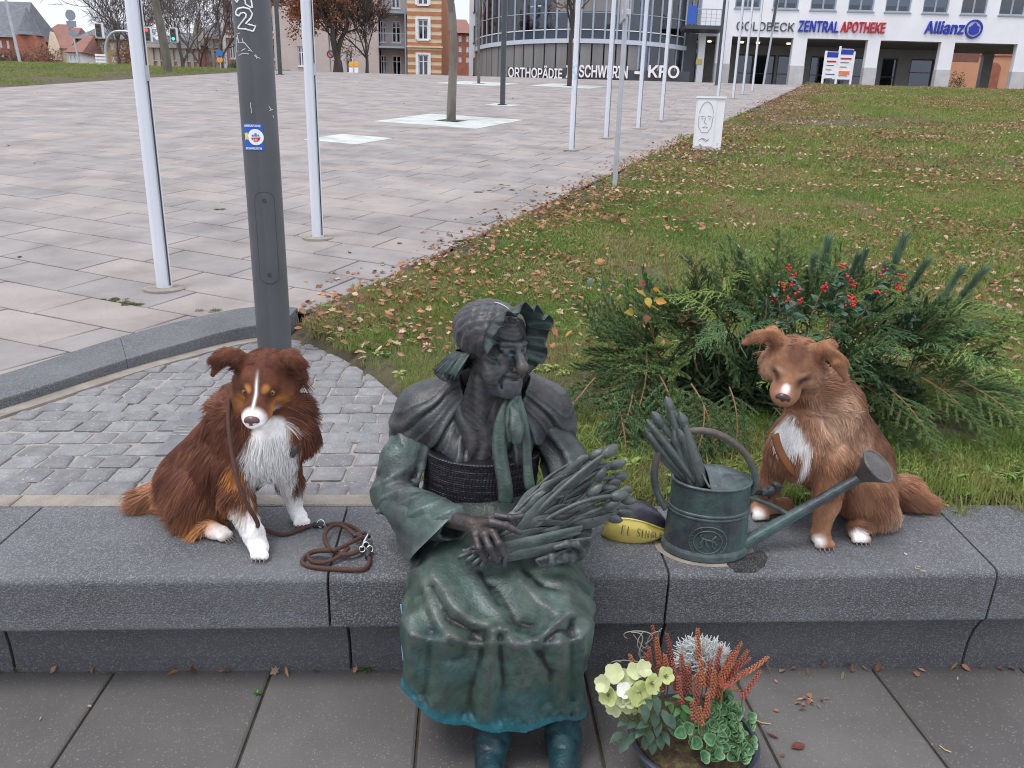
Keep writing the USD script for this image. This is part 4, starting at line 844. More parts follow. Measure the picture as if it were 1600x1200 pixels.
hz0, hz1 = post_z(441), post_z(296); hw = .052; ha = -.02
hpoly = Polygon([(-hw + .0, hz0 + hw), *[(hw * math.cos(t), hz0 + hw + hw * .8 * math.sin(t)) for t in np.linspace(-math.pi, 0, 12)], *[(hw * math.cos(t), hz1 - hw + hw * .8 * math.sin(t)) for t in np.linspace(0, math.pi, 12)]]).buffer(0)
ring = hpoly.buffer(.004).difference(hpoly)
hm = flat_poly(hpoly, .004).subdivide_to_size(.02); hatch = obj('service_hatch', wrap(hm, ha, 0, -.002), M_post, post, 30)
obj('hatch_gap', wrap(trimesh.creation.extrude_polygon(ring, .0012, engine='earcut').subdivide_to_size(.02), ha, 0, .0002), M_slot, hatch)
for zz in (hz1 - .055, hz0 + .06):
    obj('hatch_lock', wrap(flat_poly(Point(0, 0).buffer(.011).difference(Point(0.003, .002).buffer(.006)), .002), ha, zz, .0025), M_slot, hatch)
# sticker: blue ground, white roundel with a ship over a red hull, lettering above and below
z1_, z0_ = post_z(194), post_z(235); sw, shh = .115, z1_ - z0_; sa_ = -.42
st = obj('sticker', wrap(trimesh.creation.box([sw, shh, .0012]).subdivide().subdivide().subdivide().subdivide(), sa_, (z0_ + z1_) / 2, .001), plain('sticker_blue', (.012, .09, .42), .35), post)
rc = (.016, 0); rr = shh * .30; M_sw = plain('sticker_white', (.82, .82, .84), .35); M_sr = plain('sticker_red', (.55, .015, .03), .35)
zc = (z0_ + z1_) / 2
disc = Point(*rc).buffer(rr, 24)
obj('roundel', wrap(flat_poly(disc, .0008).subdivide_to_size(.012), sa_, zc, .0019), M_sw, st)
hull = Polygon([(rc[0] - .026, -.004), (rc[0] + .026, .0), (rc[0] + .020, -.014), (rc[0] + .010, -.023), (rc[0] - .010, -.023), (rc[0] - .018, -.014)]).intersection(Point(*rc).buffer(rr * .95))
obj('ship_hull', wrap(flat_poly(hull, .0008).subdivide_to_size(.012), sa_, zc, .0029), M_sr, st)
sails = shapely.union_all([Polygon([(rc[0] - .02, .003), (rc[0] - .008, .002), (rc[0] - .009, .013), (rc[0] - .019, .012)]), Polygon([(rc[0] - .006, .003), (rc[0] + .008, .003), (rc[0] + .007, .021), (rc[0] - .004, .02)]), Polygon([(rc[0] + .010, .004), (rc[0] + .021, .004), (rc[0] + .018, .014), (rc[0] + .011, .014)])])
for s_ in sails.geoms: obj('ship_sail', wrap(flat_poly(s_, .0008), sa_, zc, .0029), plain('sticker_sail', (.06, .2, .55), .4), st)
for k in range(3): obj('hull_stripe', wrap(flat_poly(Polygon([(rc[0] - .012 + k * .009, -.008), (rc[0] - .009 + k * .009, -.008), (rc[0] - .011 + k * .009, -.02), (rc[0] - .014 + k * .009, -.02)]), .0006), sa_, zc, .0038), M_sw, st)
shield = Polygon([(-.049, .020), (-.030, .022), (-.024, .010), (-.030, -.006), (-.026, -.018), (-.040, -.010), (-.050, -.020), (-.047, 0)])
obj('yellow_emblem', wrap(flat_poly(shield, .0008).subdivide_to_size(.012), sa_, zc, .0019), plain('sticker_yellow', (.72, .6, .08), .4), st)
for tx, yy, hh in (('HANSAFANS', shh * .5 - .017, .011), ('SCHWERIN', -shh * .5 + .005, .011)):
    m = meshkit.text_mesh(tx, hh, .0008, True); b = m.bounds; wv_ = b[1][0] - b[0][0]; m.apply_translation([-b[0][0], 0, 0]); m.apply_scale([.094 / wv_, 1, 1]); m.apply_translation([-.049, yy, 0]); obj('sticker_lettering', wrap(m, sa_, zc, .0019), M_sw, st)
def scrawl(pts, r=.0028, a0=0.0):
    q = np.array([on_post(p[0] / RP + a0, p[1], .001) for p in pts]); return tube(q, r, 5)
M_ink = plain('white_marker', (.80, .80, .83), .5)
def pz(px, py):                                         # a mark's place on the post: along (m), height
    c = 400 + .0545 * py; return ((px - c) / FPX * (PYg * 1.02), post_z(py))
def marks(lst, r): return cat([scrawl([pz(*p) for p in s_], r) for s_ in lst])
two = [[(378, 28), (377, 24), (381, 19), (390, 17), (398, 19), (402, 26), (400, 33), (393, 42), (398, 43), (406, 45), (403, 53)], [(383, 30), (386, 26), (391, 25), (394, 28), (393, 32), (387, 40), (381, 47), (381, 49), (392, 50), (403, 53)], [(378, 28), (383, 30)]]
one = [[(376, 4), (380, 9), (387, 0), (388, -10)], [(391, -10), (393, 12), (400, 17), (402, 17), (398, -10)], [(376, 4), (375, -2), (384, -12)]]
obj('number_graffiti', marks(two + one, .0042), M_ink, post)
obj('sketch_graffiti', marks([[(377, 62), (375, 84), (388, 82), (392, 80)], [(377, 62), (381, 70), (378, 57), (384, 56)], [(379, 70), (390, 70), (398, 80), (402, 84), (396, 82)], [(388, 64), (389, 72)], [(380, 90), (388, 87), (397, 88)], [(404, 90), (412, 94)], [(406, 88), (407, 95)]], .0016), M_ink, post)
obj('scratches', marks([[(424, 166), (427, 171)], [(425, 173), (431, 171)], [(398, 162), (400, 178)], [(431, 180), (432, 184)]], .0014), M_ink, post)
# ================================================================ trees, grass, leaves, cut evergreens
def grow(r, base, d, L, rad, depth, rng, out, tips, spread=.55, kids=(2, 4), shrink=.68, up=.12, wob=.12):
    n = 5 if depth > 2 else 3; pts = [np.array(base, float)]; dd = np.array(d, float)
    for _ in range(n - 1):
        dd = dd + rng.normal(0, wob, 3) + [0, 0, up * (1 if depth < 4 else .3)]; dd /= np.linalg.norm(dd); pts.append(pts[-1] + dd * L / (n - 1))
    out.append((np.array(pts), np.linspace(rad, rad * (.62 if depth else .3), n), depth))
    if depth == 0: tips.append((pts[-1], dd)); return
    for _ in range(rng.integers(kids[0], kids[1] + 1)):
        t = rng.uniform(.35, 1.0) if _ else 1.0; p = pts[min(int(t * (n - 1) + .5), n - 1)]; u, v, w = frame_of(dd); a = rng.uniform(0, 6.28); k = rng.uniform(.5, 1.25) * spread if _ else rng.uniform(.05, .4) * spread
        grow(r, p, w + k * (math.cos(a) * u + math.sin(a) * v), L * rng.uniform(.8, 1.15) * shrink, rad * (.62 if t > .9 else .45) * rng.uniform(.8, 1.05), depth - 1, rng, out, tips, spread, kids, shrink, up, wob)
M_bark = mat('bark_grey', [(.3, (.085, .075, .06)), (.7, (.16, .145, .12))], 6, .9, .7, 40, stretch=(1, 1, .25), dist=.02)
M_bark_dark = mat('bark_dark', [(.3, (.040, .032, .028)), (.7, (.085, .068, .058))], 3, .9, .5, 30, stretch=(1, 1, .3), dist=.02)
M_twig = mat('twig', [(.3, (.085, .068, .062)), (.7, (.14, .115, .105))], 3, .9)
M_rust = leafmat('rusty_leaves', (.20, .075, .035), (.36, .15, .075), .3, .2, .7, 3)
M_moss_bark = mat('mossy_bark', [(.3, (.10, .085, .07)), (.55, (.17, .15, .13)), (.75, (.12, .13, .06))], 5, .9, .6, 60, stretch=(1, 1, .3), dist=.01)
def tree(label, x, y, H, r0, seed, clear=.18, depth=5, spread=.6, leaves=0, lsize=.12, group=None, bark=None, lean=(0, 0), kids=(2, 4), z=None, lwhere=None, thin=1.0, shrink=.7):
    rng = np.random.default_rng(seed); out, tips = [], []; gz = ground(x, y) - .05 if z is None else z; t = thing('bare_tree', label, 'tree', (x, y, gz), 0, group)
    top = np.array([lean[0], lean[1], H * clear]); tr = np.array([[0, 0, -.1], [0, 0, .05], top * .4 + rng.normal(0, .02, 3), top])
    for k in range(rng.integers(3, 6)):
        a = rng.uniform(0, 6.28); b = rng.uniform(.15, .9) * spread
        grow(0, top * (1 - .25 * rng.random() * (k > 0)), [b * math.cos(a), b * math.sin(a), 1], H * (1 - clear) * .36 * rng.uniform(.8, 1.15), r0 * .55, depth - 1, rng, out, tips, spread, kids, shrink)
    obj('trunk', tube(smooth_path(tr, 10), np.linspace(r0 * 1.12, r0 * .72, 10), 12), bark or M_bark_dark, t, True)
    big = [tube(p, r, 6, False) for p, r, d in out if d >= 2]; small = [tube(p, np.maximum(r, .011 * thin), 3, False) for p, r, d in out if d < 2]
    limbs = obj('crown', cat(big + small), M_bark_dark if bark is None else bark, t, True)
    if leaves:
        P = []; 
        tp = np.array([q[0] for q in tips]); w = np.ones(len(tp)) if lwhere is None else lwhere(tp); w = w / w.sum()
        c = tp[rng.choice(len(tp), leaves, p=w)] + rng.normal(0, .22, (leaves, 3)); u = rng.normal(0, 1, (leaves, 3)); u /= np.linalg.norm(u, axis=1, keepdims=True); v = np.cross(u, rng.normal(0, 1, (leaves, 3))); v /= np.linalg.norm(v, axis=1, keepdims=True); s = lsize * rng.uniform(.6, 1.3, (leaves, 1))
        V = np.stack([c - u * s, c + v * s * .55, c + u * s, c - v * s * .55], 1).reshape(-1, 3); i = np.arange(leaves) * 4
        obj('leaves', tm(V, np.vstack([np.stack([i, i + 1, i + 2], 1), np.stack([i, i + 2, i + 3], 1)])), M_rust, t, kind='stuff')
    return t
tree('young square tree with mossy trunk in a pale pit frame', -1.66, 19.75, 6.2, .105, 3, .42, 4, .7, bark=M_moss_bark, z=plaza_z(0, 19.75) - .02, kids=(2, 3))
tree('slender pale young tree far behind the mossy trunk', -1.97, 38.9, 7, .065, 5, .45, 4, .6, bark=M_bark, z=plaza_z(0, 38.9) - .02, kids=(2, 3))
tree('young tree with a few rusty leaves before the round building', 2.33, 38.85, 7.0, .12, 8, .36, 5, .9, 2300, .085, z=plaza_z(0, 38.85) - .02)
xb = wx(528, 100, 56)
tree('wide dark beech with rusty leaves on its left side', xb, 56, 9.5, .36, 12, .10, 6, 1.25, 9000, .10, lwhere=lambda p: np.exp(-((p[:, 0] + 3.0) / 2.0) ** 2 - ((p[:, 2] - 3.0) / 2.6) ** 2) + .10, thin=1.5, kids=(3, 4), shrink=.72)
tree('slim dark tree right of the wide beech', wx(573, 100, 57), 57, 6.8, .12, 17, .22, 6, .8, 700, .09, thin=1.5, kids=(3, 4))
tree('tall bare tree with thick trunk on the left grass strip', wx(262, 107, 41), 41, 15, .20, 23, .42, 6, .6, lean=(-.5, 0), bark=M_bark)
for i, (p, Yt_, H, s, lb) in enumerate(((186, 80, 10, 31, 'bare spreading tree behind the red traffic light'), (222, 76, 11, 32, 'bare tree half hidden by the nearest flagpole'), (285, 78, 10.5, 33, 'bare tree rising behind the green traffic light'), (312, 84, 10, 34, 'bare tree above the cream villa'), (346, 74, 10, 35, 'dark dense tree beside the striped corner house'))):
    tree(lb, wx(p, 95, Yt_), Yt_, H, .20, s, .26, 6, 1.0, 700 if i == 4 else 0, .10, 'bare trees behind the street', thin=1.3, kids=(3, 4), shrink=.74, bark=M_twig)  # lighter twig colour paints haze onto these far trees
M_brownhedge = leafmat('brown_hedge_leaf', (.16, .085, .06), (.27, .15, .12), .2, .2, .8, 2)
def shrub(label, pa, pb, ptop, Y, n, m, size, seed, name='shrub', pbase=104):
    rng = np.random.default_rng(seed); xa, xb = wx(pa, 90, Y), wx(pb, 90, Y); zt_, z0 = wz((pa + pb) / 2, ptop, Y), min(wz((pa + pb) / 2, pbase, Y), ground(0, Y)) - .3; t = thing(name, label, 'shrub')
    u = rng.uniform(-1, 1, (n, 3)); u = u[(u ** 2).sum(1) < 1]; u[:, 2] = (u[:, 2] + 1) / 2; k = len(u); lump = .75 + .5 * meshkit.noise(np.c_[u[:, :2] * 3 + seed, 0 * u[:, 0]])
    c = np.c_[(xa + xb) / 2 + u[:, 0] * (xb - xa) / 2, Y + u[:, 1] * 1.0, z0 + (zt_ - z0) * u[:, 2] * lump]; a = rng.normal(0, 1, (k, 3)); a /= np.linalg.norm(a, axis=1, keepdims=True); b = np.cross(a, rng.normal(0, 1, (k, 3))); b /= np.linalg.norm(b, axis=1, keepdims=True)
    V = np.stack([c - a * size, c + b * size * .6, c + a * size], 1).reshape(-1, 3); obj('foliage', tm(V, np.arange(3 * k).reshape(-1, 3)), m, t, kind='stuff')
    obj('stems', cat([tube([((xa + xb) / 2 + rng.uniform(-.3, .3) * (xb - xa), Y, z0), c[int(rng.integers(k))]], [.04, .012], 4) for _ in range(14)]), M_twig, t); return t
shrub('low reddish brown hedge at the far left edge', -30, 62, 78, 62, 5200, M_brownhedge, .12, 41)
shrub('taller twiggy brown bush below the church turret', 40, 98, 66, 84, 4200, M_brownhedge, .15, 42)
shrub('brown twiggy bush right of the yellow cottage', 176, 216, 60, 84, 3000, M_brownhedge, .15, 43)
M_darkgreen = leafmat('dark_hedge_leaf', (.025, .045, .02), (.05, .085, .035), .2, .2, .6, 2)
shrub('small dark green clipped bush at the foot of the striped house', 355, 374, 96, 60, 1500, M_darkgreen, .08, 44, pbase=106)
shrub('dark green bush seen low through the last arcade bay', 1490, 1514, 112, 72, 1500, M_darkgreen, .1, 45, pbase=128)

# ---- grass
def grass_patch(n, R, h, w, rng, lean=.5):
    r = R * np.sqrt(rng.uniform(0, 1, n)); a = rng.uniform(0, 6.28, n); c = np.c_[r * np.cos(a), r * np.sin(a), np.zeros(n)]
    hh = h * rng.uniform(.45, 1.3, n); b = rng.uniform(0, 6.28, n); d = np.c_[np.cos(b), np.sin(b), np.zeros(n)]; s = np.c_[-np.sin(b), np.cos(b), np.zeros(n)]; L = (lean * hh * rng.uniform(.2, 1.4, n))[:, None]; ww = (w * rng.uniform(.6, 1.2, n))[:, None]; z = np.array([0, 0, 1.])
    m1 = c + d * L * .35 + z * hh[:, None] * .6; tip = c + d * L + z * (hh * rng.uniform(.75, 1, n))[:, None]; c = c - z * .01
    V = np.stack([c - s * ww, c + s * ww, m1 - s * ww * .8, m1 + s * ww * .8, tip], 1).reshape(-1, 3); i = np.arange(n) * 5
    return tm(V, np.vstack([np.stack([i, i + 1, i + 3], 1), np.stack([i, i + 3, i + 2], 1), np.stack([i + 2, i + 3, i + 4], 1)]))
def grassmat(name, green, olive, straw):
    n = {'g': ('geometry', {}), 'n': ('noise_texture', {'scale': .9, 'detail': 5.0, 'roughness': .65}), 'r': ('rgb_ramp', {'ramp': [(.36, straw), (.46, olive), (.58, green), (.75, tuple(v * .8 for v in green))]}),
         'mr': ('map_range', {'to_min': .55, 'to_max': 1.45}), 'h': ('hsv', {}), 'm2': ('math', {'math_type': 'greater_than', 'value2': .84}), 'mx': ('mix', {'color2': (.46, .39, .19)}),
         'p': ('principled_bsdf', {'roughness': .6, 'specular_ior_level': .25}), 't': ('translucent_bsdf', {}), 'mc': ('mix_closure', {'fac': .3})}
    l = [('g.position', 'n.vector'), ('n.fac', 'r.fac'), ('g.random_per_island', 'mr.value'), ('mr.result', 'h.value'), ('r.color', 'h.color'), ('g.random_per_island', 'm2.value1'), ('m2.value', 'mx.fac'), ('h.color', 'mx.color1'),
         ('mx.color', 'p.base_color'), ('mx.color', 't.color'), ('p.BSDF', 'mc.closure1'), ('t.BSDF', 'mc.closure2')]
    return usdkit.material(stage, '/World/Looks/' + name, n, l, surface='mc.closure')
M_grass = grassmat('grass', (.245, .37, .08), (.37, .41, .115), (.45, .39, .17))
rv = np.random.default_rng(5)
protos = [(grass_patch(260, .20, .05, .0019, rv), M_grass), (grass_patch(300, .20, .036, .0019, rv, .9), M_grass), (grass_patch(230, .17, .062, .0026, rv, .9), M_grass), (grass_patch(420, .55, .05, .004, rv, .9), M_grass), (grass_patch(420, 1.3, .07, .011, rv, .9), M_grass)]
BEDC = np.array([1.45, 3.72])
def sample(n, x0, x1, y0, y1, rng):
    p = np.c_[rng.uniform(x0, x1, n), rng.uniform(y0, y1, n)]; v = (p - BO) @ BV; z, s = lawn_h(p[:, 0], p[:, 1]); k = (v > .53) & (s > .0); return p[k], z[k], s[k], v[k]
MATS, IDX = [], []
def add_grass(n, x0, x1, y0, y1, ids, smin, smax, tilt=.1, cond=None):
    p, z, s, v = sample(n, x0, x1, y0, y1, rv); q = np.array([in_view(a, m=420) for a in p]) > 0
    # patchy: thin bare places, fuller turf elsewhere
    f = meshkit.fbm(np.c_[p * 1.7, 0 * z], 3, 9); q &= rv.uniform(0, 1, len(p)) < np.clip((f - .34) * 5, .12, 1)
    if cond is not None: q &= cond(p, s, v)
    p, z = p[q], z[q]
    A = poses(np.c_[p, z - .004], rv, smin, smax, .03); MATS.append(A); IDX.append(rv.choice(ids, len(A)))
add_grass(3000, -1.8, 5.2, 2.5, 6.0, (0, 1), .7, 1.1, cond=lambda p, s, v: s > .15)
add_grass(600, -.5, 5.0, 2.5, 3.8, (2, 2, 0), .6, 1.15, cond=lambda p, s, v: (v < 1.0))
add_grass(420, -1.6, 0, 2.5, 5.6, (0, 2, 0), .35, .6, cond=lambda p, s, v: (s < .24) & (s > .06))
add_grass(7000, -2, 7, 4.5, 24, (2, 0), .45, .9, cond=lambda p, s, v: (s < .75) & (s > .10))
add_grass(3100, -2, 15, 5.6, 13, (3,), .8, 1.2, cond=lambda p, s, v: s > .5)
add_grass(3800, -2, 45, 12, 58, (4,), .8, 1.3, cond=lambda p, s, v: s > 1.2)
add_grass(1800, -60, -9, 18, 62, (4,), .8, 1.3, cond=lambda p, s, v: s > 1.2)
A = np.concatenate(MATS); I_ = np.concatenate(IDX)
# lean the patches with the slope
sl = np.eye(4); 
for k in range(len(A)):
    if A[k, 1, 3] > 5: S = np.eye(3); S[2, 1] = 0; th = .11; c, s = math.cos(th), math.sin(th); A[k, :3, :3] = np.array([[1, 0, 0], [0, c, -s], [0, s, c]]) @ A[k, :3, :3]
scatter('grass', protos, 'tuft', A, I_, None, 'short patchy autumn grass covering the sloping lawn', 'grass')
# clover and other broad weeds in the near turf
def rosette(rng):
    ms = []
    for k in range(7):
        a = k / 7 * 6.28 + rng.normal(0, .3); m = big_leaf(rng.uniform(.022, .045), rng.uniform(.006, .011), .3, rng, .5); R4 = np.eye(4); R4[:3, :3] = rot_to((math.cos(a), math.sin(a), rng.uniform(.3, 1.0)), 0); R4[:3, 3] = (rng.normal(0, .01), rng.normal(0, .01), .004); m.apply_transform(R4); ms.append(m)
    return cat(ms)
pw, zw, sw_, vw = sample(3600, -1.7, 3.6, 2.55, 5.6, rv); fw2 = meshkit.fbm(np.c_[pw * 2.2, 0 * zw], 3, 71); kw = (np.array([in_view(a) > 0 for a in pw])) & (rv.uniform(0, 1, len(pw)) < np.clip((fw2 - .42) * 6, .06, 1)) & (sw_ > .04)
Aw = poses(np.c_[pw[kw], zw[kw] + .008], rv, .6, 1.15, .15)
scatter('lawn_weeds', [(rosette(rv), leafmat('lawn_weed', (.10, .22, .045), (.19, .33, .08), .3, .3, .5, 12)), (rosette(rv), leafmat('lawn_weed_pale', (.20, .27, .08), (.32, .36, .13), .3, .3, .5, 12))], 'weed_rosette', Aw, rv.integers(0, 2, len(Aw)), None, 'low broad leaved weeds and clover in the turf behind the bench', 'weeds')
# moss and weeds in the joints of the square
P = []
for (x, y) in POLES[:6]: P += [(x + rv.normal(0, .07), y + rv.normal(0, .07)) for _ in range(7)]
for pxy in ((180, 472), (195, 476), (205, 480), (330, 490), (760, 300), (775, 296), (745, 303), (790, 292), (735, 378), (725, 380), (715, 380), (810, 300), (860, 305), (510, 372), (350, 330)):
    g_ = on_ground(*pxy)
    P += [(g_[0] + rv.normal(0, .05), g_[1] + rv.normal(0, .02)) for _ in range(6)]
P = np.array(P); A = poses(np.c_[P, plaza_z(P[:, 0], P[:, 1]) - .006], rv, .06, .2, .1)
scatter('joint_moss', [(grass_patch(240, .2, .09, .006, rv, .8), M_moss)], 'moss_tuft', A, np.zeros(len(A), int), None, 'moss and weeds growing in the joints of the square and round the flagpoles', 'moss')

# ---- fallen leaves
def leaf_mesh(kind, rng, s=.05):
    if kind == 0: out = [(0, -1), (.35, -.6), (.62, -.1), (.5, .4), (.2, .8), (0, 1.1), (-.22, .78), (-.5, .35), (-.6, -.1), (-.33, -.62)]
    elif kind == 1: out = [(0, -1), (.2, -.5), (.75, -.55), (.5, -.05), (.95, .3), (.42, .42), (0, 1.1), (-.4, .4), (-.9, .28), (-.5, -.08), (-.7, -.5), (-.2, -.5)]
    else: out = [(0, -1), (.2, -.5), (.26, .1), (.16, .6), (0, 1.2), (-.17, .6), (-.25, .05), (-.18, -.5)]
    p = np.array(out); n = len(p); c = rng.uniform(.25, .9); b = rng.uniform(-.5, .6)
    P = np.vstack([p, p * .5, [[0, 0]]]); z = c * .35 * P[:, 0] ** 2 * 1.6 + b * .3 * P[:, 1] ** 2 + rng.normal(0, .035, len(P)); V = np.c_[P, z] * s; i = np.arange(n); j = (i + 1) % n
    return tm(V, np.vstack([np.stack([i, j, n + j], 1), np.stack([i, n + j, n + i], 1), np.stack([n + i, n + j, np.full(n, 2 * n)], 1)]))
LC = [leafmat(f'fallen_leaf_{i}', a, b, .15, .3, .7, 40) for i, (a, b) in enumerate((((.30, .15, .10), (.42, .23, .15)), ((.23, .105, .06), (.34, .165, .09)), ((.38, .25, .18), (.50, .35, .26)), ((.33, .14, .06), (.45, .22, .10)), ((.17, .08, .055), (.26, .13, .08))))]
lp = [(leaf_mesh(k % 3 if k % 3 < 2 else 0, rv, .040), LC[k % 5]) for k in range(10)]
p, z, s, v = sample(60000, -2, 42, 2.6, 56, rv)
vis = np.array([in_view(a) for a in p]) > 0; p, z, s = p[vis], z[vis], s[vis]
d_edge = s; f = meshkit.fbm(np.c_[p * .8, 0 * z], 4, 33)
prob = np.clip(.16 + .6 * np.exp(-((d_edge - .25) / .45) ** 2) * (p[:, 1] > 4.2) + .75 * np.clip((f - .46) * 5, 0, 1) * (p[:, 1] > 4.6), 0, 1) * np.where(p[:, 1] < 4.4, .35, 1)
k = rv.uniform(0, 1, len(p)) < prob * np.where(p[:, 1] < 22, 1, .8); p, z, s = p[k], z[k], s[k]
# more close by, where single leaves show
p2, z2, s2, v2 = sample(34000, -2, 9, 4.2, 18, rv); f2 = meshkit.fbm(np.c_[p2 * .8, 0 * z2], 4, 33); q2 = np.clip(.09 + .55 * np.exp(-((s2 - .3) / .6) ** 2) + .70 * np.clip((f2 - .47) * 6, 0, 1), 0, 1) * np.array([in_view(a) for a in p2]); k2 = rv.uniform(0, 1, len(p2)) < q2
PL = np.vstack([np.c_[p, z + .045], np.c_[p2[k2], z2[k2] + .036]]); 
lx = np.concatenate([rv.uniform(-18, 12, 90)]); ly = rv.uniform(5, 45, 90); lk = shapely.contains(PLAZA, shapely.points(lx, ly)); PL = np.vstack([PL, np.c_[lx[lk], ly[lk], plaza_z(lx[lk], ly[lk]) + .006]])
e2 = EDGE0 + ed * rv.uniform(0, 14, 520)[:, None] + np.array([-ed[1], ed[0]]) * np.abs(rv.normal(0, .16, 520))[:, None]; PL = np.vstack([PL, np.c_[e2, plaza_z(e2[:, 0], e2[:, 1]) + .008]])
A = poses(PL, rv, .36, .85, .35); far_ = np.clip((PL[:, 1] - 12) / 25, 0, 1); A[:, :3, :3] *= (1 + far_ * .5)[:, None, None]
_i = rv.integers(0, 10, len(A))
for k in range(5):                                        # drifts of leaves farther up the slope
    ms = []
    for _ in range(22): m = leaf_mesh(_ % 2, rv, rv.uniform(.018, .034)); m.apply_transform(trimesh.transformations.euler_matrix(rv.normal(0, .35), rv.normal(0, .35), rv.uniform(0, 6.28))); m.apply_translation([*rv.normal(0, .28, 2), rv.uniform(.0, .02)]); ms.append(m)
    lp.append((cat(ms), LC[(0, 1, 2, 4, 1)[k]]))
p3, z3, s3, v3 = sample(16000, -2, 44, 8, 57, rv); f3 = meshkit.fbm(np.c_[p3 * .33, 0 * z3], 4, 51); q3 = np.clip(.05 + 1.0 * np.clip((f3 - .44) * 6, 0, 1) + .4 * np.exp(-((s3 - .6) / 1.0) ** 2), 0, 1) * np.array([in_view(a) > 0 for a in p3]) * (s3 > .3); k3 = rv.uniform(0, 1, len(p3)) < q3
A3 = poses(np.c_[p3[k3], z3[k3] + .05], rv, .8, 1.4, .03); A = np.concatenate([A, A3]); _i = np.concatenate([_i, 10 + rv.integers(0, 5, len(A3))]); print('leaf instances', len(A))
scatter('leaf_litter', lp, 'fallen_leaf', A, _i, None, 'brown fallen leaves strewn over the lawn and along the edge of the square', 'leaves')

# ---- the bed of cut evergreens
M_needle = [leafmat(f'spruce_needles_{i}', a, b, .15, .22, .55, 9) for i, (a, b) in enumerate((((.058, .115, .048), (.12, .20, .082)), ((.095, .165, .055), (.175, .27, .095))))]
M_pine = leafmat('pine_needles', (.075, .135, .085), (.15, .225, .14), .15, .2, .5, 9)
M_cyp = [leafmat(f'cypress_sprays_{i}', a, b, .2, .2, .6, 7) for i, (a, b) in enumerate((((.085, .17, .07), (.15, .26, .12)), ((.16, .24, .06), (.27, .34, .10))))]
M_stem = mat('branch_bark', [(.3, (.17, .09, .045)), (.7, (.27, .15, .08))], 20, .85)
def needles(line, n, L, w, rng, ang=.9, flat=.0, up=np.array([0, 0, 1.])):
    """n needles along a polyline"""
    line = np.asarray(line); seg = np.linalg.norm(np.diff(line, axis=0), axis=1); S = np.concatenate([[0], np.cumsum(seg)]); t = rng.uniform(0, S[-1], n); c = np.stack([np.interp(t, S, line[:, k]) for k in range(3)], 1)
    k = np.clip(np.searchsorted(S, t) - 1, 0, len(line) - 2); d = (line[k + 1] - line[k]) / seg[k][:, None]
    a = np.cross(d, up); a /= np.maximum(np.linalg.norm(a, axis=1, keepdims=True), 1e-6); b = np.cross(a, d); ph = rng.uniform(0, 6.28, n); sd = np.cos(ph)[:, None] * a + (np.sin(ph) * (1 - flat))[:, None] * b
    dirn = d * math.cos(ang) + sd * math.sin(ang); ll = L * rng.uniform(.7, 1.15, n)[:, None]; tip = c + dirn * ll; sw = np.cross(dirn, rng.normal(0, 1, (n, 3))); sw /= np.linalg.norm(sw, axis=1, keepdims=True)
    V = np.stack([c - sw * w * .5, c + sw * w * .5, c + dirn * ll * .6 + sw * w * .55, tip], 1).reshape(-1, 3); i = np.arange(n) * 4
    return tm(V, np.vstack([np.stack([i, i + 1, i + 2], 1), np.stack([i, i + 2, i + 3], 1)]))
def spruce(rng, L=.6, droop=.12):
    x = np.linspace(0, L, 8); main = np.c_[x, .03 * np.sin(x * 5), -droop * (x / L) ** 2 * L * 2]; st, nd = [tube(main, np.linspace(.006, .002, 8), 5)], [needles(main[2:], 150, .018, .0042, rng, .9, .3)]
    for k in range(15):
        t = .15 + .82 * k / 15; p = np.array([np.interp(t * L, x, main[:, q]) for q in range(3)]); s = 1 if k % 2 else -1; l = (.10 + .55 * L * (1 - t) ** .8 * .6) * rng.uniform(.7, 1.1)
        d = np.array([.72, s * .7, rng.uniform(-.15, .1)]); q = np.array([p, p + d * l * .5, p + d * l + [0, 0, -.12 * l]]); st.append(tube(q, [.003, .002, .0015], 4)); nd.append(needles(q, int(820 * l) + 30, .018, .0046, rng, .75, .2))
        for j in range(2):
            if l > .12: p2 = q[1] * (1 - .45 * j) + q[0] * .45 * j; d2 = np.array([.9, s * (.15 if j else -.25), 0]); q2 = np.array([p2, p2 + d2 * l * .38]); nd.append(needles(q2, int(620 * l), .017, .0046, rng, .75, .2))
    return cat(nd), cat(st)
def pine(rng, L=.34):
    m = np.c_[np.zeros(6), np.zeros(6), np.linspace(0, L, 6)][:, [2, 0, 1]]; return needles(m[2:], 430, .080, .0036, rng, .42), tube(m, np.linspace(.006, .004, 6), 6)
def cypress(rng, L=.5):
    x = np.linspace(0, L, 8); main = np.c_[x, .02 * np.sin(x * 7), .10 * np.sin(x / L * 2.2) - .35 * (x / L) ** 2 * L]; nd, st = [], [tube(main, np.linspace(.004, .0012, 8), 4)]
    for k in range(22):
        t = .1 + .88 * k / 22; p = np.array([np.interp(t * L, x, main[:, q]) for q in range(3)]); s = 1 if k % 2 else -1; l = .17 * (1.15 - t) * rng.uniform(.7, 1.2); d = np.array([.8, s * rng.uniform(.4, .8), rng.uniform(-.35, .1)])
        q = np.array([p, p + d * l * .6, p + d * l + [0, 0, -.3 * l]]); nd.append(needles(q, int(300 * l) + 10, .020, .0042, rng, .5, .7)); nd.append(tube(q, [.0022, .002, .0008], 3))
    return cat(nd), cat(st)
def branch(name, label, catg, grp, meshes, mats, loc, R, scale=1.0):
    t = UsdGeom.Xform.Define(stage, numbered('/World', name)); set_pose(t.GetPrim(), loc, R, 0, scale); tag(t, label, catg, grp); p = t.GetPrim()
    obj('needles', meshes[0], mats[0], p, kind='stuff'); obj('stem', meshes[1], mats[1], p); return p
rb_ = np.random.default_rng(77)
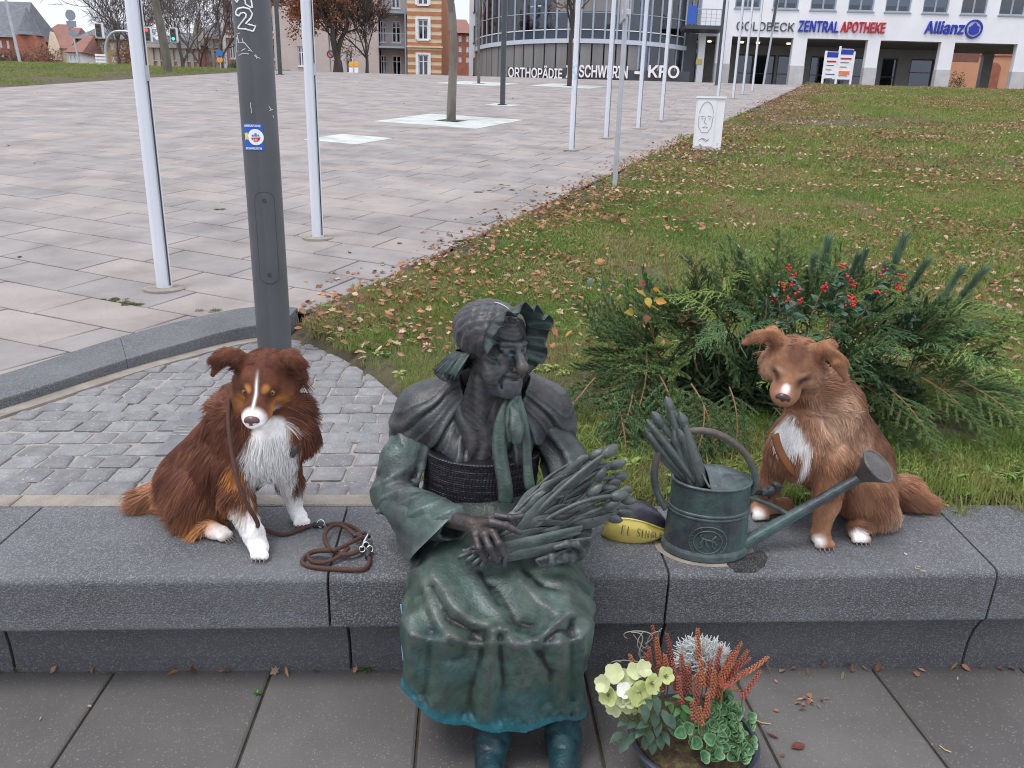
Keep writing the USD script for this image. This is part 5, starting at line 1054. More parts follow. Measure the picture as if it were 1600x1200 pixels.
def bed_z(x, y):                                          # the heap's rough height above the turf
    u = ((x - 1.42) / 1.25) ** 2 + ((y - 3.78) / .62) ** 2; return ground(x, y) + .50 * max(0., 1 - u) ** .6
kinds = {}
def put(kind, loc, d, roll=0.0, scale=1.0):
    R = rot_to(d, roll); lst = kinds.setdefault(kind, [])
    nm, lb, fn, mts, var = SPEC[kind]
    if len(lst) < var: lst.append(branch(nm, lb, 'branch', GRP[kind], fn(rb_), mts[len(lst) % len(mts)], loc, R, scale))
    else: copy_of(lst[int(rb_.integers(0, var))], loc, 0, lb, GRP[kind], scale, R)
GRP = {'spruce': 'cut spruce branches laid over the bed', 'pine': 'upright pine shoots', 'cypress': 'feathery cypress sprays'}
SPEC = {'spruce': ('spruce_branch', 'cut spruce branch laid in the green heap behind the bench', lambda r: spruce(r, r.uniform(.5, .75)), [(M_needle[0], M_stem), (M_needle[1], M_stem)], 4),
        'pine': ('pine_shoot', 'upright bluish pine shoot stuck in the top of the heap', lambda r: pine(r, r.uniform(.28, .4)), [(M_pine, M_stem)], 2),
        'cypress': ('cypress_spray', 'feathery yellow green cypress spray arching over the heap', lambda r: cypress(r, r.uniform(.4, .6)), [(M_cyp[0], M_cyp[0]), (M_cyp[1], M_cyp[1])], 4)}
DC, DR = np.array([1.40, 3.80]), np.array([1.02, .56, .44])
for k in range(185):                                      # spruce sprigs all over the mound, pointing outwards, drooping low down
    a = rb_.uniform(0, 2 * np.pi); e = rb_.uniform(0, 1) ** 1.25; ce, se = math.cos(e * 1.45), math.sin(e * 1.45); n = np.array([math.cos(a) * ce, math.sin(a) * ce, se])
    if n[1] > .55: continue
    q = np.array([DC[0] + DR[0] * n[0] * .80, DC[1] + DR[1] * n[1] * .80, 0]); q[2] = ground(*q[:2]) + .04 + DR[2] * n[2] * .78
    put('spruce', q, n * [1, 1.1, 1] + [rb_.normal(0, .35), rb_.normal(-.1, .3), rb_.uniform(-.35, .25) + .35 * n[2]], rb_.normal(0, .7), rb_.uniform(.42, .68))
for px, py, Y_, l in ((1010, 545, 3.55, .9), (990, 590, 3.35, .85), (1030, 585, 3.3, .8), (930, 590, 3.5, .7), (960, 620, 3.25, .75), (1080, 600, 3.2, .7), (1140, 605, 3.2, .6), (1380, 600, 3.2, .65), (1440, 590, 3.3, .65), (1500, 595, 3.3, .6), (1330, 590, 3.3, .6), (1100, 635, 3.05, .5)):
    q = at_y(px, py, Y_); put('spruce', q, (rb_.normal(-.2 if px < 1150 else .25, .35), -.9, -.30), rb_.normal(0, .3), l)
for px, py, Y_ in ((985, 470, 3.9), (1010, 440, 4.0), (1050, 450, 3.95), (1085, 470, 3.9), (1115, 430, 4.1), (960, 480, 3.9), (1040, 500, 3.8), (1100, 500, 3.7), (1145, 480, 3.9), (1400, 490, 3.8), (1460, 505, 3.9), (1000, 480, 3.85), (1070, 440, 4.0), (1130, 455, 4.0)):
    q = at_y(px, py + 70, Y_); put('spruce', q, (rb_.normal(0, .3), rb_.normal(-.1, .3), 1.0), rb_.uniform(0, 6), .5)
for px, py in ((1163, 470), (1272, 450), (1290, 470), (1330, 440), (1372, 445), (1470, 475), (1448, 480), (1255, 480), (1350, 470), (1310, 455), (1175, 480), (1395, 465)):
    q = at_y(px, py + 26, 3.95); put('pine', q, (.10 + (px - 1300) * .0022, rb_.normal(-.1, .2), 1.0), 0, rb_.uniform(.6, .9))
for k in range(46):
    px = rb_.uniform(1110, 1520); py = rb_.uniform(455, 590); Y_ = 3.85 - (py - 455) / 135 * .62; q = at_y(px, py - 6, Y_)
    put('cypress', q, (rb_.normal((px - 1300) * .003, .5), rb_.normal(-.75, .3), rb_.uniform(-.1, .7)), rb_.normal(0, .4), rb_.uniform(.45, .75))
for px, py, dx in ((1140, 480, -1), (1180, 500, .3), (1400, 525, 1), (1440, 530, 1.0), (1490, 510, .9), (1470, 500, .8), (1500, 545, .7), (1090, 545, -.5), (1110, 560, -.8)):
    q = at_y(px - dx * 20, py, 3.75); put('cypress', q, (dx, -.5, .35), 0, .75)
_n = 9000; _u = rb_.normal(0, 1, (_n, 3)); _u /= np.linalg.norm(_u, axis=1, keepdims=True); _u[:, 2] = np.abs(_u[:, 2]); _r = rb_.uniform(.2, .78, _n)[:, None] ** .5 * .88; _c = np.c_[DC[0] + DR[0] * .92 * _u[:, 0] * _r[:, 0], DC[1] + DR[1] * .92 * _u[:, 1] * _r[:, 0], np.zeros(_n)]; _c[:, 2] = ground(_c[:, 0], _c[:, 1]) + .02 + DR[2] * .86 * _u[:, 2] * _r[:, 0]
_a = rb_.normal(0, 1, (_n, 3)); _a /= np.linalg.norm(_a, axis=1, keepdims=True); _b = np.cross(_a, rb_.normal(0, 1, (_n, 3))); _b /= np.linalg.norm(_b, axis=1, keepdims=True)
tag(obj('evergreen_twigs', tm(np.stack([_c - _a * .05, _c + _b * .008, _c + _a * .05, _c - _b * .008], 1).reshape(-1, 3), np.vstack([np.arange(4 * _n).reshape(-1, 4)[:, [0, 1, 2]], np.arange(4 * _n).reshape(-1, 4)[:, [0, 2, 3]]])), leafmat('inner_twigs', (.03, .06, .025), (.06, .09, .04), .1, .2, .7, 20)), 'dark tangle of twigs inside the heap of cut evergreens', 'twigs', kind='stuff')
# holly with berries, ivy-dark leaves
M_holly = leafmat('holly_leaf', (.03, .07, .042), (.065, .12, .08), .1, .3, .28, 20); M_berry = plain('red_berry', (.42, .015, .015), .25); M_greenberry = leafmat('pale_leaf', (.22, .30, .06), (.32, .40, .12), .3, .2, .5)
hsp = [(1215, 505), (1240, 490), (1265, 500), (1300, 480), (1320, 500), (1240, 530), (1190, 520), (1380, 480), (1345, 500), (1410, 520), (1285, 535), (1210, 545)]
for i, (px, py) in enumerate(hsp):
    q = at_y(px, py - 8, 3.52 - (py - 480) * .004); t = thing('holly_sprig', ['dark glossy holly sprig with red berries stuck in the heap', 'dark glossy leafy sprig without berries in the heap'][i in (6, 9, 11)], 'branch', q, 0, ['holly sprigs with berries', 'leafy sprigs without berries'][i in (6, 9, 11)])
    stem = smooth_path([(0, 0, -.12), (.01, 0, 0), (rb_.normal(0, .03), -.02, .13)], 8); obj('stem', tube(stem, .003, 5), M_stem, t)
    for k in range(17):
        p = stem[int(rb_.integers(2, 8))]; d = np.array([rb_.normal(0, 1), rb_.normal(-.3, .8), rb_.normal(.3, .5)]); m = big_leaf(rb_.uniform(.04, .065), .016, .5, rb_); R4 = np.eye(4); R4[:3, :3] = rot_to(d, rb_.normal(0, .6)); R4[:3, 3] = p; m.apply_transform(R4); obj('leaf', m, M_holly, t, True)
    if i not in (6, 9, 11):
        for c in range(2 + i % 2):
            cc = stem[-1] + np.array([rb_.normal(0, .035), -.03, rb_.normal(0, .035)])
            for b in range(6): obj('berry', place(trimesh.creation.icosphere(1, .0055), cc + rb_.normal(0, .009, 3)), M_berry, t, True)
M_yel = leafmat('autumn_rose_leaf', (.42, .33, .05), (.5, .42, .10), .4, .3, .5); M_rleaf = leafmat('brown_rose_leaf', (.24, .10, .07), (.34, .17, .11), .3, .3, .6); M_or = leafmat('orange_rose_leaf', (.55, .22, .03), (.62, .3, .06), .4, .2, .5)
for lb, pts, leaves in (('thorny rose stem with yellow and orange leaves left in the heap', ((1030, 560), (1015, 500), (1002, 440)), [(995, 455, 0), (1010, 465, 0), (1020, 452, 2), (1002, 478, 1), (990, 488, 0), (1012, 490, 1), (1018, 480, 0), (1000, 447, 1), (1005, 500, 1), (1025, 470, 2)]), ('rose stem with withered brown leaves between the spruce', ((1090, 580), (1078, 520), (1075, 480)), [(1068, 490, 1), (1082, 485, 1), (1090, 497, 1), (1076, 503, 1), (1060, 500, 1), (1085, 512, 1)])):
    P = [at_y(a, b, 3.62) for a, b in pts]; t = thing('rose_stem', lb, 'plant'); obj('stem', tube(smooth_path(P, 12), np.linspace(.005, .003, 12), 6), M_stem, t)
    for a, b, c in leaves:
        m = big_leaf(.05, .019, .3, rb_); R4 = np.eye(4); R4[:3, :3] = rot_to((rb_.normal(0, 1), -.6, rb_.normal(-.2, .5)), rb_.normal(0, .6)); R4[:3, 3] = at_y(a, b, 3.58); m.apply_transform(R4); obj('leaf', m, (M_yel, M_rleaf, M_or)[c], t, True)
t = thing('spiky_stem', 'tall bare spruce leader with two short arms above the heap', 'branch'); P = [at_y(a, b, 3.9) for a, b in ((1050, 520), (1045, 440), (1038, 385))]
obj('stem', tube(P, [.008, .007, .004], 6), M_stem, t); obj('needles', cat([needles(np.array(P), 260, .016, .0024, rb_, .7), needles(np.array([at_y(1045, 425, 3.9), at_y(1052, 402, 3.9)]), 70, .015, .0024, rb_, .7)]), M_needle[1], t, kind='stuff')
t = thing('withered_rose', 'pale withered rose bloom on a thin stem left of the heap', 'flower'); P = [at_y(a, b, 4.1) for a, b in ((958, 500), (945, 450), (939, 418))]
obj('stem', tube(smooth_path(P, 8), .0035, 5), mat('green_stem', (.08, .12, .04), 9), t); c = at_y(938, 412, 4.1)
for k in range(16):
    m = big_leaf(.034, .017, .8, rb_, -.8); R4 = np.eye(4); a = k * 2.4; R4[:3, :3] = rot_to((math.cos(a), math.sin(a) - .4, .9 - k * .08), 0); R4[:3, 3] = c - [0, 0, .012]; m.apply_transform(R4); obj('petal', m, leafmat('withered_petal', (.5, .3, .12), (.62, .42, .22), .3, .2, .6), t, True)
for a, b in ((950, 440), (960, 450), (935, 440), (970, 445), (948, 465), (925, 435)):
    m = big_leaf(.055, .02, .3, rb_); R4 = np.eye(4); R4[:3, :3] = rot_to((rb_.normal(0, 1), -.5, rb_.normal(-.1, .3)), 0); R4[:3, 3] = at_y(a, b, 4.1); m.apply_transform(R4); obj('leaf', m, M_holly, t, True)
# ================================================================ the bronze flower woman
M_bronze = vmat('bronze_patina', .40, .6, 130, .32, 34, .18, .42, dist=.003)
def mixc(a, b, t): t = np.asarray(t)[:, None]; return np.asarray(a) * (1 - t) + np.asarray(b) * t
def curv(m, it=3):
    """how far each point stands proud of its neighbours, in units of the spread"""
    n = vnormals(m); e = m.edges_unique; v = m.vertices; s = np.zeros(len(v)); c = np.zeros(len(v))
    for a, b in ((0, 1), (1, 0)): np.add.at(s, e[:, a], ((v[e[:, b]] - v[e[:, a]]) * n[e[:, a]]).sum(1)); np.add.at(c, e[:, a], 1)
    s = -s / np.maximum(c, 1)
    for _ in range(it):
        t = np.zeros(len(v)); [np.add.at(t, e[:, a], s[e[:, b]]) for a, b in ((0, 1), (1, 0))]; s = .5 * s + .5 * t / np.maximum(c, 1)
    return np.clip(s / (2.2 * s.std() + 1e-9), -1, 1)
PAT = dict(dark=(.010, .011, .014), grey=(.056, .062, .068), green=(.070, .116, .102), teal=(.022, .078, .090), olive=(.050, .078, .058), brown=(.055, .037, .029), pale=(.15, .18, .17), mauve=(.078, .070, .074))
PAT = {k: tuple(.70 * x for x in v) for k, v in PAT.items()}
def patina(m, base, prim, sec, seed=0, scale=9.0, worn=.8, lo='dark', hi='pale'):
    """patina on a cast part: two tones in clouds, worn high places, grime and painted crease shade in the deep ones"""
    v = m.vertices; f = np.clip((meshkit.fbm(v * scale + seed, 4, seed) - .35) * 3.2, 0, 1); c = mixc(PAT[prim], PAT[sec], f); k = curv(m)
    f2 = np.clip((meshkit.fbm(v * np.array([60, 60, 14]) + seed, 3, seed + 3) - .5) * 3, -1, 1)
    c = mixc(c, PAT[hi], np.clip(k, 0, 1) * .55 * worn); c = mixc(c, PAT[lo], np.clip(-k, 0, 1) * .85 * worn); c = c * (1 + .11 * f2[:, None])  # worn also scales the crease shade painted into the hollows
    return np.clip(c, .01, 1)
statue = thing('bronze_statue', 'green patinated bronze statue of a seated old woman in a bonnet holding tulips', 'statue')
WRd = lambda v, c, a: (v @ trimesh.transformations.rotation_matrix(a, [0, 0, 1])[:3, :3].T) + c
HC, HA = np.array([-.052, 2.235, 1.088]), math.radians(40)
TILT = trimesh.transformations.rotation_matrix(.10, [0, 1, 0])[:3, :3]
def head_place(m): m = m.copy(); m.vertices = WRd(1.07 * m.vertices @ TILT.T, HC, HA); return m
# ---- head, modelled facing -y
s = Soft((-.13, -.16, -.25), (.13, .16, .15), .0026)
s.ell((0, .015, .035), (.074, .090, .085), k=.02).ell((0, -.028, -.03), (.060, .064, .082), k=.03).ell((0, -.035, -.088), (.045, .05, .034), k=.03)
s.ell((0, -.082, -.104), (.024, .019, .018), k=.022).cone((0, -.07, -.105), (0, .0, -.115), .03, .03, .03)
for q in (-1, 1):
    s.ell((q * .042, -.064, -.024), (.021, .02, .017), k=.02).ell((q * .036, -.080, -.050), (.019, .015, .016), k=.014).ell((q * .045, -.050, -.066), (.023, .028, .028), k=.02)
    s.cone((q * .008, -.090, .018), (q * .044, -.074, .019), .008, .007, .012)
    s.ell((q * .030, -.096, .000), (.019, .017, .0115), k=.008, sub=True).ell((q * .030, -.0795, .000), (.0125, .011, .0105), k=.002)
    s.cone((q * .016, -.090, .008), (q * .044, -.076, .006), .0042, .004, .004).cone((q * .017, -.089, -.009), (q * .043, -.076, -.010), .0045, .0045, .004)
    s.cone((q * .020, -.086, -.018), (q * .043, -.074, -.018), .0035, .0035, .004)
s.chain([(0, -.088, .012), (0, -.106, -.014), (0, -.121, -.036), (0, -.117, -.050)], [.0085, .0105, .0145, .0105], .012)
for q in (-1, 1):
    s.ell((q * .0145, -.101, -.046), (.0085, .011, .008), k=.006)
    s.cone((q * .021, -.099, -.044), (q * .036, -.086, -.080), .0045, .0035, .010, sub=True); s.cone((q * .038, -.080, -.085), (q * .030, -.082, -.103), .003, .003, .008, sub=True)
    s.ell((q * .0075, -.116, -.058), (.004, .006, .004), k=.004, sub=True)
s.chain([(-.027, -.088, -.064), (0, -.099, -.064), (.027, -.088, -.064)], [.004, .0075, .004], .010); s.chain([(-.025, -.088, -.083), (0, -.097, -.086), (.025, -.088, -.083)], [.004, .0085, .004], .010)
s.chain([(-.033, -.086, -.069), (-.015, -.099, -.075), (0, -.104, -.0755), (.015, -.099, -.075), (.033, -.086, -.069)], [.0028] * 5, .004, ) if False else None
for a, b in (((-.034, -.089, -.068), (-.012, -.103, -.0745)), ((-.012, -.103, -.0745), (.012, -.103, -.0745)), ((.012, -.103, -.0745), (.034, -.089, -.068))): s.cone(a, b, .0034, .0034, .004, sub=True)
s.cone((0, .02, -.07), (0, .055, -.235), .047, .056, .03)
for q in (-1, 1): s.cone((q * .045, -.0, -.10), (q * .02, .01, -.24), .012, .014, .02)
s.push(lambda p: .0005 * np.sin(p[:, 2] * 520 + 3 * np.cos(p[:, 0] * 40)) * (p[:, 2] > .022) * (p[:, 1] < -.03) + .0003 * np.sin((np.abs(p[:, 0]) * 260 + p[:, 2] * 330)) * ((np.abs(p[:, 0]) > .034) & (p[:, 1] < -.02) & (p[:, 2] < .02)) + .0003 * np.sin(p[:, 2] * 260 + p[:, 0] * 190 + 5 * np.sin(p[:, 0] * 45 + p[:, 2] * 20)) * (p[:, 2] < -.115) + .0006 * (meshkit.fbm(p * 70, 3, 3) - .5))
hm = s.mesh(2); hm0 = hm.copy(); hm = head_place(hm)
hc = 1.15 * patina(hm, None, 'grey', 'mauve', 4, 22, .7, 'dark', 'pale'); lv = hm0.vertices
nose = np.exp(-(((lv - [0, -.118, -.042]) / [.016, .02, .018]) ** 2).sum(1)); ck = sum(np.exp(-(((lv - [q * .038, -.088, -.048]) / [.018, .02, .014]) ** 2).sum(1)) for q in (-1, 1)); chn = np.exp(-(((lv - [0, -.095, -.098]) / [.03, .03, .02]) ** 2).sum(1))
hc = mixc(hc, (.135, .085, .065), np.clip(nose * 1.3, 0, 1) * .85); hc = mixc(hc, (.085, .09, .10), np.clip(ck + chn, 0, 1) * .6); hc = mixc(hc, (.03, .14, .19), np.exp(-(((lv - [-.020, -.095, -.010]) / [.006, .02, .010]) ** 2).sum(1)) * .7)
obj('head', hm, M_bronze, statue, True, hc)
# ---- bonnet: crown, front frill, neck frill
s = Soft((-.14, -.15, -.13), (.14, .18, .18), .003)
s.ell((0, .034, .032), (.100, .114, .090), k=.02); s.ell((0, -.125, -.015), (.084, .105, .098), k=.012, sub=True); s.ell((0, .01, -.125), (.085, .095, .085), k=.02, sub=True)
s.push(lambda p: .0022 * np.sin(p[:, 0] * 150 + p[:, 2] * 60) * np.sin(p[:, 1] * 170 + p[:, 2] * 90) + .003 * (meshkit.fbm(p * 38, 3, 8) - .5))
bm = head_place(s.mesh(1)); obj('bonnet', bm, M_bronze, statue, True, patina(bm, None, 'mauve', 'grey', 11, 24, 1.0, 'dark', 'mauve'))
def frill(n, m, base, out, width, waves, amp, seed, th=.0045):
    """a ruffled strip: base(t) and out(t) give the seam and the flare"""
    rng = np.random.default_rng(seed); ts = np.linspace(0, 1, n); ph = np.cumsum(rng.uniform(.6, 1.4, n)); ph = ph / ph[-1] * waves * 2 * np.pi; V = []
    for side in (0, 1):
        for t, p_ in zip(ts, ph):
            b, o = np.array(base(t)), np.array(out(t)); o = o / np.linalg.norm(o); tg = np.array(base(min(t + .01, 1))) - np.array(base(max(t - .01, 0))); tg /= np.linalg.norm(tg); nn = np.cross(tg, o); nn /= np.linalg.norm(nn)
            for k in range(m):
                q = k / (m - 1); w = amp * q ** .8 * (math.sin(p_) + .35 * math.sin(2.3 * p_ + 1)); V.append(b + o * (width(t) if callable(width) else width) * q * (1 + .12 * math.sin(p_ * .5 + 2)) + nn * (w + (th * (side - .5))) + tg * amp * .5 * q * math.cos(p_))
    F = []; L = n * m
    for i in range(n - 1):
        for k in range(m - 1):
            a = i * m + k; F += [(a, a + m, a + m + 1, a + 1), (L + a, L + a + 1, L + a + m + 1, L + a + m)]
        a = i * m + m - 1; F.append((a, a + m, L + a + m, L + a)); a = i * m; F.append((a, L + a, L + a + m, a + m))
    q = np.array(F); mm = tm(np.array(V), np.vstack([q[:, [0, 1, 2]], q[:, [0, 2, 3]]])); mm.fix_normals(); return mm
th_ = lambda t: math.radians(-122 + 272 * t)
f1 = frill(200, 10, lambda t: ((.082 if th_(t) < 0 else .082 - .018 * math.sin(th_(t))) * math.sin(th_(t)) * (1 - .18 * max(0, -math.cos(th_(t)))), -.048 - .008 * math.cos(th_(t)), .026 + .080 * math.cos(th_(t))), lambda t: (.22 * math.sin(th_(t)) if th_(t) < 0 else .66 * math.sin(th_(t)), -.75, .26 * math.cos(th_(t)) - .04), lambda t: .074 - .008 * t, 9, .0115, 3)
f1 = head_place(f1); obj('bonnet_frill', f1, M_bronze, statue, True, patina(f1, None, 'green', 'grey', 5, 30, 1, 'dark', 'green'))
ph_ = lambda t: math.radians(-112 + 224 * t)
f2 = frill(180, 10, lambda t: (.090 * math.sin(ph_(t)), .035 + .092 * math.cos(ph_(t)), -.026 - .012 * math.cos(ph_(t))), lambda t: (.62 * math.sin(ph_(t)), .45 * math.cos(ph_(t)), -.85), .082, 15, .0135, 6)
f2 = head_place(f2); obj('neck_frill', f2, M_bronze, statue, True, patina(f2, None, 'grey', 'green', 6, 30, 1, 'dark', 'green'))
# ---- chest with blouse, knitted bodice band
s = Soft((-.33, 2.08, .52), (.20, 2.50, 1.0), .004)
s.ell((-.095, 2.30, .66), (.165, .125, .20), k=.03).ell((-.075, 2.305, .80), (.16, .105, .13), k=.05).cone((-.05, 2.30, .86), (-.025, 2.275, .96), .07, .055, .05)
s.push(lambda p: .0035 * np.sin((p[:, 0] + .05) * 110 * (1 + (.9 - p[:, 2])) + 2 * np.sin(p[:, 2] * 30)) * (p[:, 2] > .72) + .004 * (meshkit.fbm(p * 40, 3, 2) - .5))
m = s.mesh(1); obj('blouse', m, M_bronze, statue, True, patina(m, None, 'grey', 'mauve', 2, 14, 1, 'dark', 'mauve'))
s = Soft((-.33, 2.06, .53), (.16, 2.5, .80), .003)
def drum(s, c, rx, ry, z0, z1, k=.02, lean=0.0, taper=0.0, wave=None, pw=2.0):
    w, p = s._win(s.lo, s.lo + s.h * s.n); zc = np.clip((p[..., 2] - z0) / (z1 - z0), -.5, 1.5); x = p[..., 0] - c[0] - lean * zc; y = p[..., 1] - c[1]; f = 1 - taper * zc
    r = (np.abs(x / (rx * f)) ** pw + np.abs(y / (ry * f)) ** pw) ** (1 / pw)
    g = r - 1
    if wave is not None: g = g - wave(np.arctan2(x / rx, -y / ry), zc)
    a = g * min(rx, ry); b = np.maximum(z0 - p[..., 2], p[..., 2] - z1); e = np.where((a > 0) & (b > 0), np.hypot(np.maximum(a, 0), np.maximum(b, 0)), np.maximum(a, b)); s._mix(w, e.astype(np.float32), k, False); return s
drum(s, (-.098, 2.285), .182, .148, .575, .735, lean=.012)
s.push(lambda p: .0018 * np.sin(p[:, 2] * 900) + .0016 * np.sin(np.arctan2(p[:, 0] + .098, 2.285 - p[:, 1]) * 90 + 2 * np.sin(p[:, 2] * 60)) + .004 * (meshkit.fbm(p * np.array([16, 16, 50]), 3, 5) - .5) + .006 * np.exp(-((p[:, 2] - .578) / .006) ** 2) + .005 * np.exp(-((p[:, 2] - .733) / .006) ** 2))
m = s.mesh(1); bc = patina(m, None, 'dark', 'dark', 9, 20, .9, 'dark', 'mauve') * np.array([1.15, 1.05, 1.35]); rim = np.exp(-((m.vertices[:, 2] - .573) / .008) ** 2); bc = mixc(bc, PAT['green'], rim * .9); obj('knitted_bodice', m, M_bronze, statue, True, bc)
# ---- shawl over the shoulders
s = Soft((-.45, 2.08, .66), (.29, 2.58, 1.02), .0036)
s.cone((-.07, 2.36, .92), (-.275, 2.325, .835), .085, .088, .05).cone((-.04, 2.36, .93), (.105, 2.345, .850), .085, .082, .05).ell((-.08, 2.37, .80), (.23, .13, .14), k=.06).cone((-.275, 2.325, .835), (-.315, 2.31, .775), .088, .078, .04).cone((.105, 2.345, .85), (.140, 2.33, .785), .082, .075, .04)
s.cone((-.21, 2.27, .80), (-.15, 2.185, .735), .06, .03, .04).cone((.06, 2.29, .82), (.03, 2.19, .745), .05, .028, .04)
w, p = s._win(s.lo, s.lo + s.h * s.n)
edge = .680 + .060 * np.clip(np.abs(p[..., 0] + .08) - .10, 0, 1) / .25 + .012 * np.sin(p[..., 0] * 38) + .10 * np.clip(p[..., 1] - 2.42, 0, 1)
s.d = np.maximum(s.d, (edge - p[..., 2]) * .8)                            # lower hem
vx = p[..., 0] + .055; op = .018 + .085 * np.clip((p[..., 2] - .72) / .22, 0, 1.4) + .0 * vx
s.d = np.maximum(s.d, np.where(p[..., 1] < 2.33, (op - np.abs(vx)) * .75, -1))   # the open front
s.d = np.maximum(s.d, .058 - np.sqrt((p[..., 0] + .035) ** 2 + (p[..., 1] - 2.30) ** 2) - np.clip(.93 - p[..., 2], -.5, 1) * .9)
def shfold(p):
    q = np.abs(p[:, 0] + .06); r = np.hypot(q, p[:, 2] - .98); a = np.arctan2(q, .98 - p[:, 2] + .25 * (p[:, 1] - 2.3)); u = a * 8.5 + r * 7 + 1.2 * (p[:, 0] > 0) + 1.2 * meshkit.noise(p * 12, 5); g = np.clip((r - .08) * 8, 0, 1)
    return g * (.0055 * np.exp(-(np.sin(u) / .30) ** 2) - .0055 * np.exp(-(np.sin(u + .75) / .22) ** 2) + .0025 * np.exp(-(np.sin(2.3 * u + 1) / .25) ** 2)) + .002 * (meshkit.fbm(p * 30, 3, 12) - .5)
s.push(shfold); m = s.mesh(1); obj('shawl', m, M_bronze, statue, True, patina(m, None, 'mauve', 'grey', 14, 11, 1.0, 'dark', 'pale') * .9)
# ---- sleeves
s = Soft((-.50, 1.84, .44), (-.05, 2.46, .88), .0038)
E1 = np.array([-.366, 2.19, .605])
s.cone((-.295, 2.325, .80), (-.345, 2.25, .69), .068, .066, .03).cone((-.345, 2.25, .69), E1, .066, .062, .03).cone(E1, (-.235, 2.055, .600), .062, .058, .03).cone((-.235, 2.055, .60), (-.165, 2.0, .615), .066, .058, .03)
s.chain([(-.255, 2.26, .77), (-.275, 2.21, .69), (-.290, 2.165, .645)], [.007, .008, .005], .02)
for k in range(4): s.chain([E1 + np.array([.070, .045 - .02 * k, .02 + .012 * k]), E1 + np.array([.03 + .02 * k, -.060, .02 - .012 * k]), E1 + np.array([-.035 + .03 * k, -.066 - .02 * k, -.03 - .008 * k])], [.005, .007, .004], .014)
s.ell((-.150, 1.975, .605), (.043, .05, .036), k=.012, sub=True)
s.push(lambda p: .005 * (.5 - np.abs(np.sin(((p - E1) @ np.array([.62, -.62, .1])) * 50 + 2.5 * np.sin(p[:, 2] * 24)))) + .005 * (meshkit.fbm(p * 26, 3, 22) - .5))
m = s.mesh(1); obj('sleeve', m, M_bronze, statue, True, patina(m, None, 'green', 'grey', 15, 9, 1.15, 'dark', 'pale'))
T_, B_ = at_y(716, 798, 1.985), at_y(647, 881, 1.975); hc_ = (T_ + B_) / 2; hv_ = (T_ - B_) / 2; hu_ = np.array([.045, .052, .012]); dA = np.array([.16, -.205, -.03]); V = []; nR, nM = 22, 64
for sh_ in (0, 1):
    for i in range(nR):
        t = i / (nR - 1); c0 = E1 + dA * .12; cc_ = c0 * (1 - t) + hc_ * t; vv = np.array([0, 0, .060]) * (1 - t) ** 1.0 + hv_ * t; uu = np.array([.046, .040, 0]) * (1 - t) + hu_ * t
        for j in range(nM):
            a = j / nM * 2 * np.pi; cr = .0055 * (.5 - abs(math.sin(a * 3 + t * 4.5 + .6 * math.sin(a * 5)))) * (1 - .5 * t) + .003 * math.sin(a * 4 + 7 * t) ; k_ = 1 + cr / .06 - (.05 if sh_ else 0); V.append(cc_ + uu * math.cos(a) * k_ + vv * math.sin(a) * k_ + np.array([.0, .012, 0]) * math.sin(2 * a) * t)
F = []
for i in range(nR - 1):
    for j in range(nM): a = i * nM + j; b = i * nM + (j + 1) % nM; F += [(a, b, b + nM), (a, b + nM, a + nM)]; o = nR * nM; F += [(o + a, o + b + nM, o + b), (o + a, o + a + nM, o + b + nM)]
i = (nR - 1) * nM
for j in range(nM): a = i + j; b = i + (j + 1) % nM; F += [(a, b, nR * nM + b), (a, nR * nM + b, nR * nM + a)]
m = tm(np.array(V), F); m.fix_normals(); obj('sleeve_cuff', m, M_bronze, statue, True, patina(m, None, 'green', 'grey', 15, 9, 1.15, 'dark', 'pale'))
s = Soft((.02, 1.86, .48), (.33, 2.46, .90), .004)
s.cone((.12, 2.34, .81), (.185, 2.24, .68), .074, .068, .03).cone((.185, 2.24, .68), (.19, 2.05, .60), .068, .052, .03).cone((.19, 2.05, .60), (.19, 1.97, .575), .052, .046, .02)
s.push(lambda p: .005 * np.sin(p[:, 2] * 90 + p[:, 0] * 50 + 2 * np.sin(p[:, 1] * 30)) + .004 * (meshkit.fbm(p * 26, 3, 29) - .5))
m = s.mesh(1); obj('sleeve', m, M_bronze, statue, True, patina(m, None, 'grey', 'dark', 16, 9, 1.0))
# ---- hands
def hand(wrist, palm_pts, fingers, seed, r_w=.026, flat=.6):
    allp = [wrist] + [f for ff in fingers for f in ff[0]] + palm_pts; lo = np.min(allp, 0) - .04; hi = np.max(allp, 0) + .04; s = Soft(lo, hi, .0022)
    s.cone(wrist[0] if np.ndim(wrist) > 1 else wrist, palm_pts[0], r_w, .024, .015)
    for a, b in zip(palm_pts[:-1], palm_pts[1:]): s.cone(a, b, .020, .017, .012)
    for pts, rr in fingers:
        pts = np.asarray(pts, float); n = len(pts); rs = np.linspace(rr * 1.12, rr * .82, n); s.cone(palm_pts[0], pts[0], .017, rs[0], .010); s.chain(pts, rs, .004)
        for q in pts[:-1]: s.ell(q, (rr * 1.10,) * 3, k=.004)
    s.push(lambda p: .0011 * (meshkit.fbm(p * 150, 3, seed) - .5)); return s.mesh(1)
hp = lambda px, py, Y_: at_y(px, py, Y_)
hm = hand(hp(692, 808, 2.02), [hp(738, 820, 1.915), hp(764, 828, 1.880)], [([hp(768, 816, 1.875), hp(790, 821, 1.855), hp(812, 832, 1.855)], .0098), ([hp(771, 832, 1.868), hp(780, 849, 1.842), hp(787, 866, 1.845)], .0098), ([hp(757, 836, 1.868), hp(765, 855, 1.84), hp(775, 873, 1.843)], .0100), ([hp(743, 836, 1.875), hp(748, 856, 1.848), hp(758, 875, 1.85)], .0094), ([hp(776, 806, 1.905), hp(798, 809, 1.895), hp(816, 806, 1.90)], .0090)], 3)
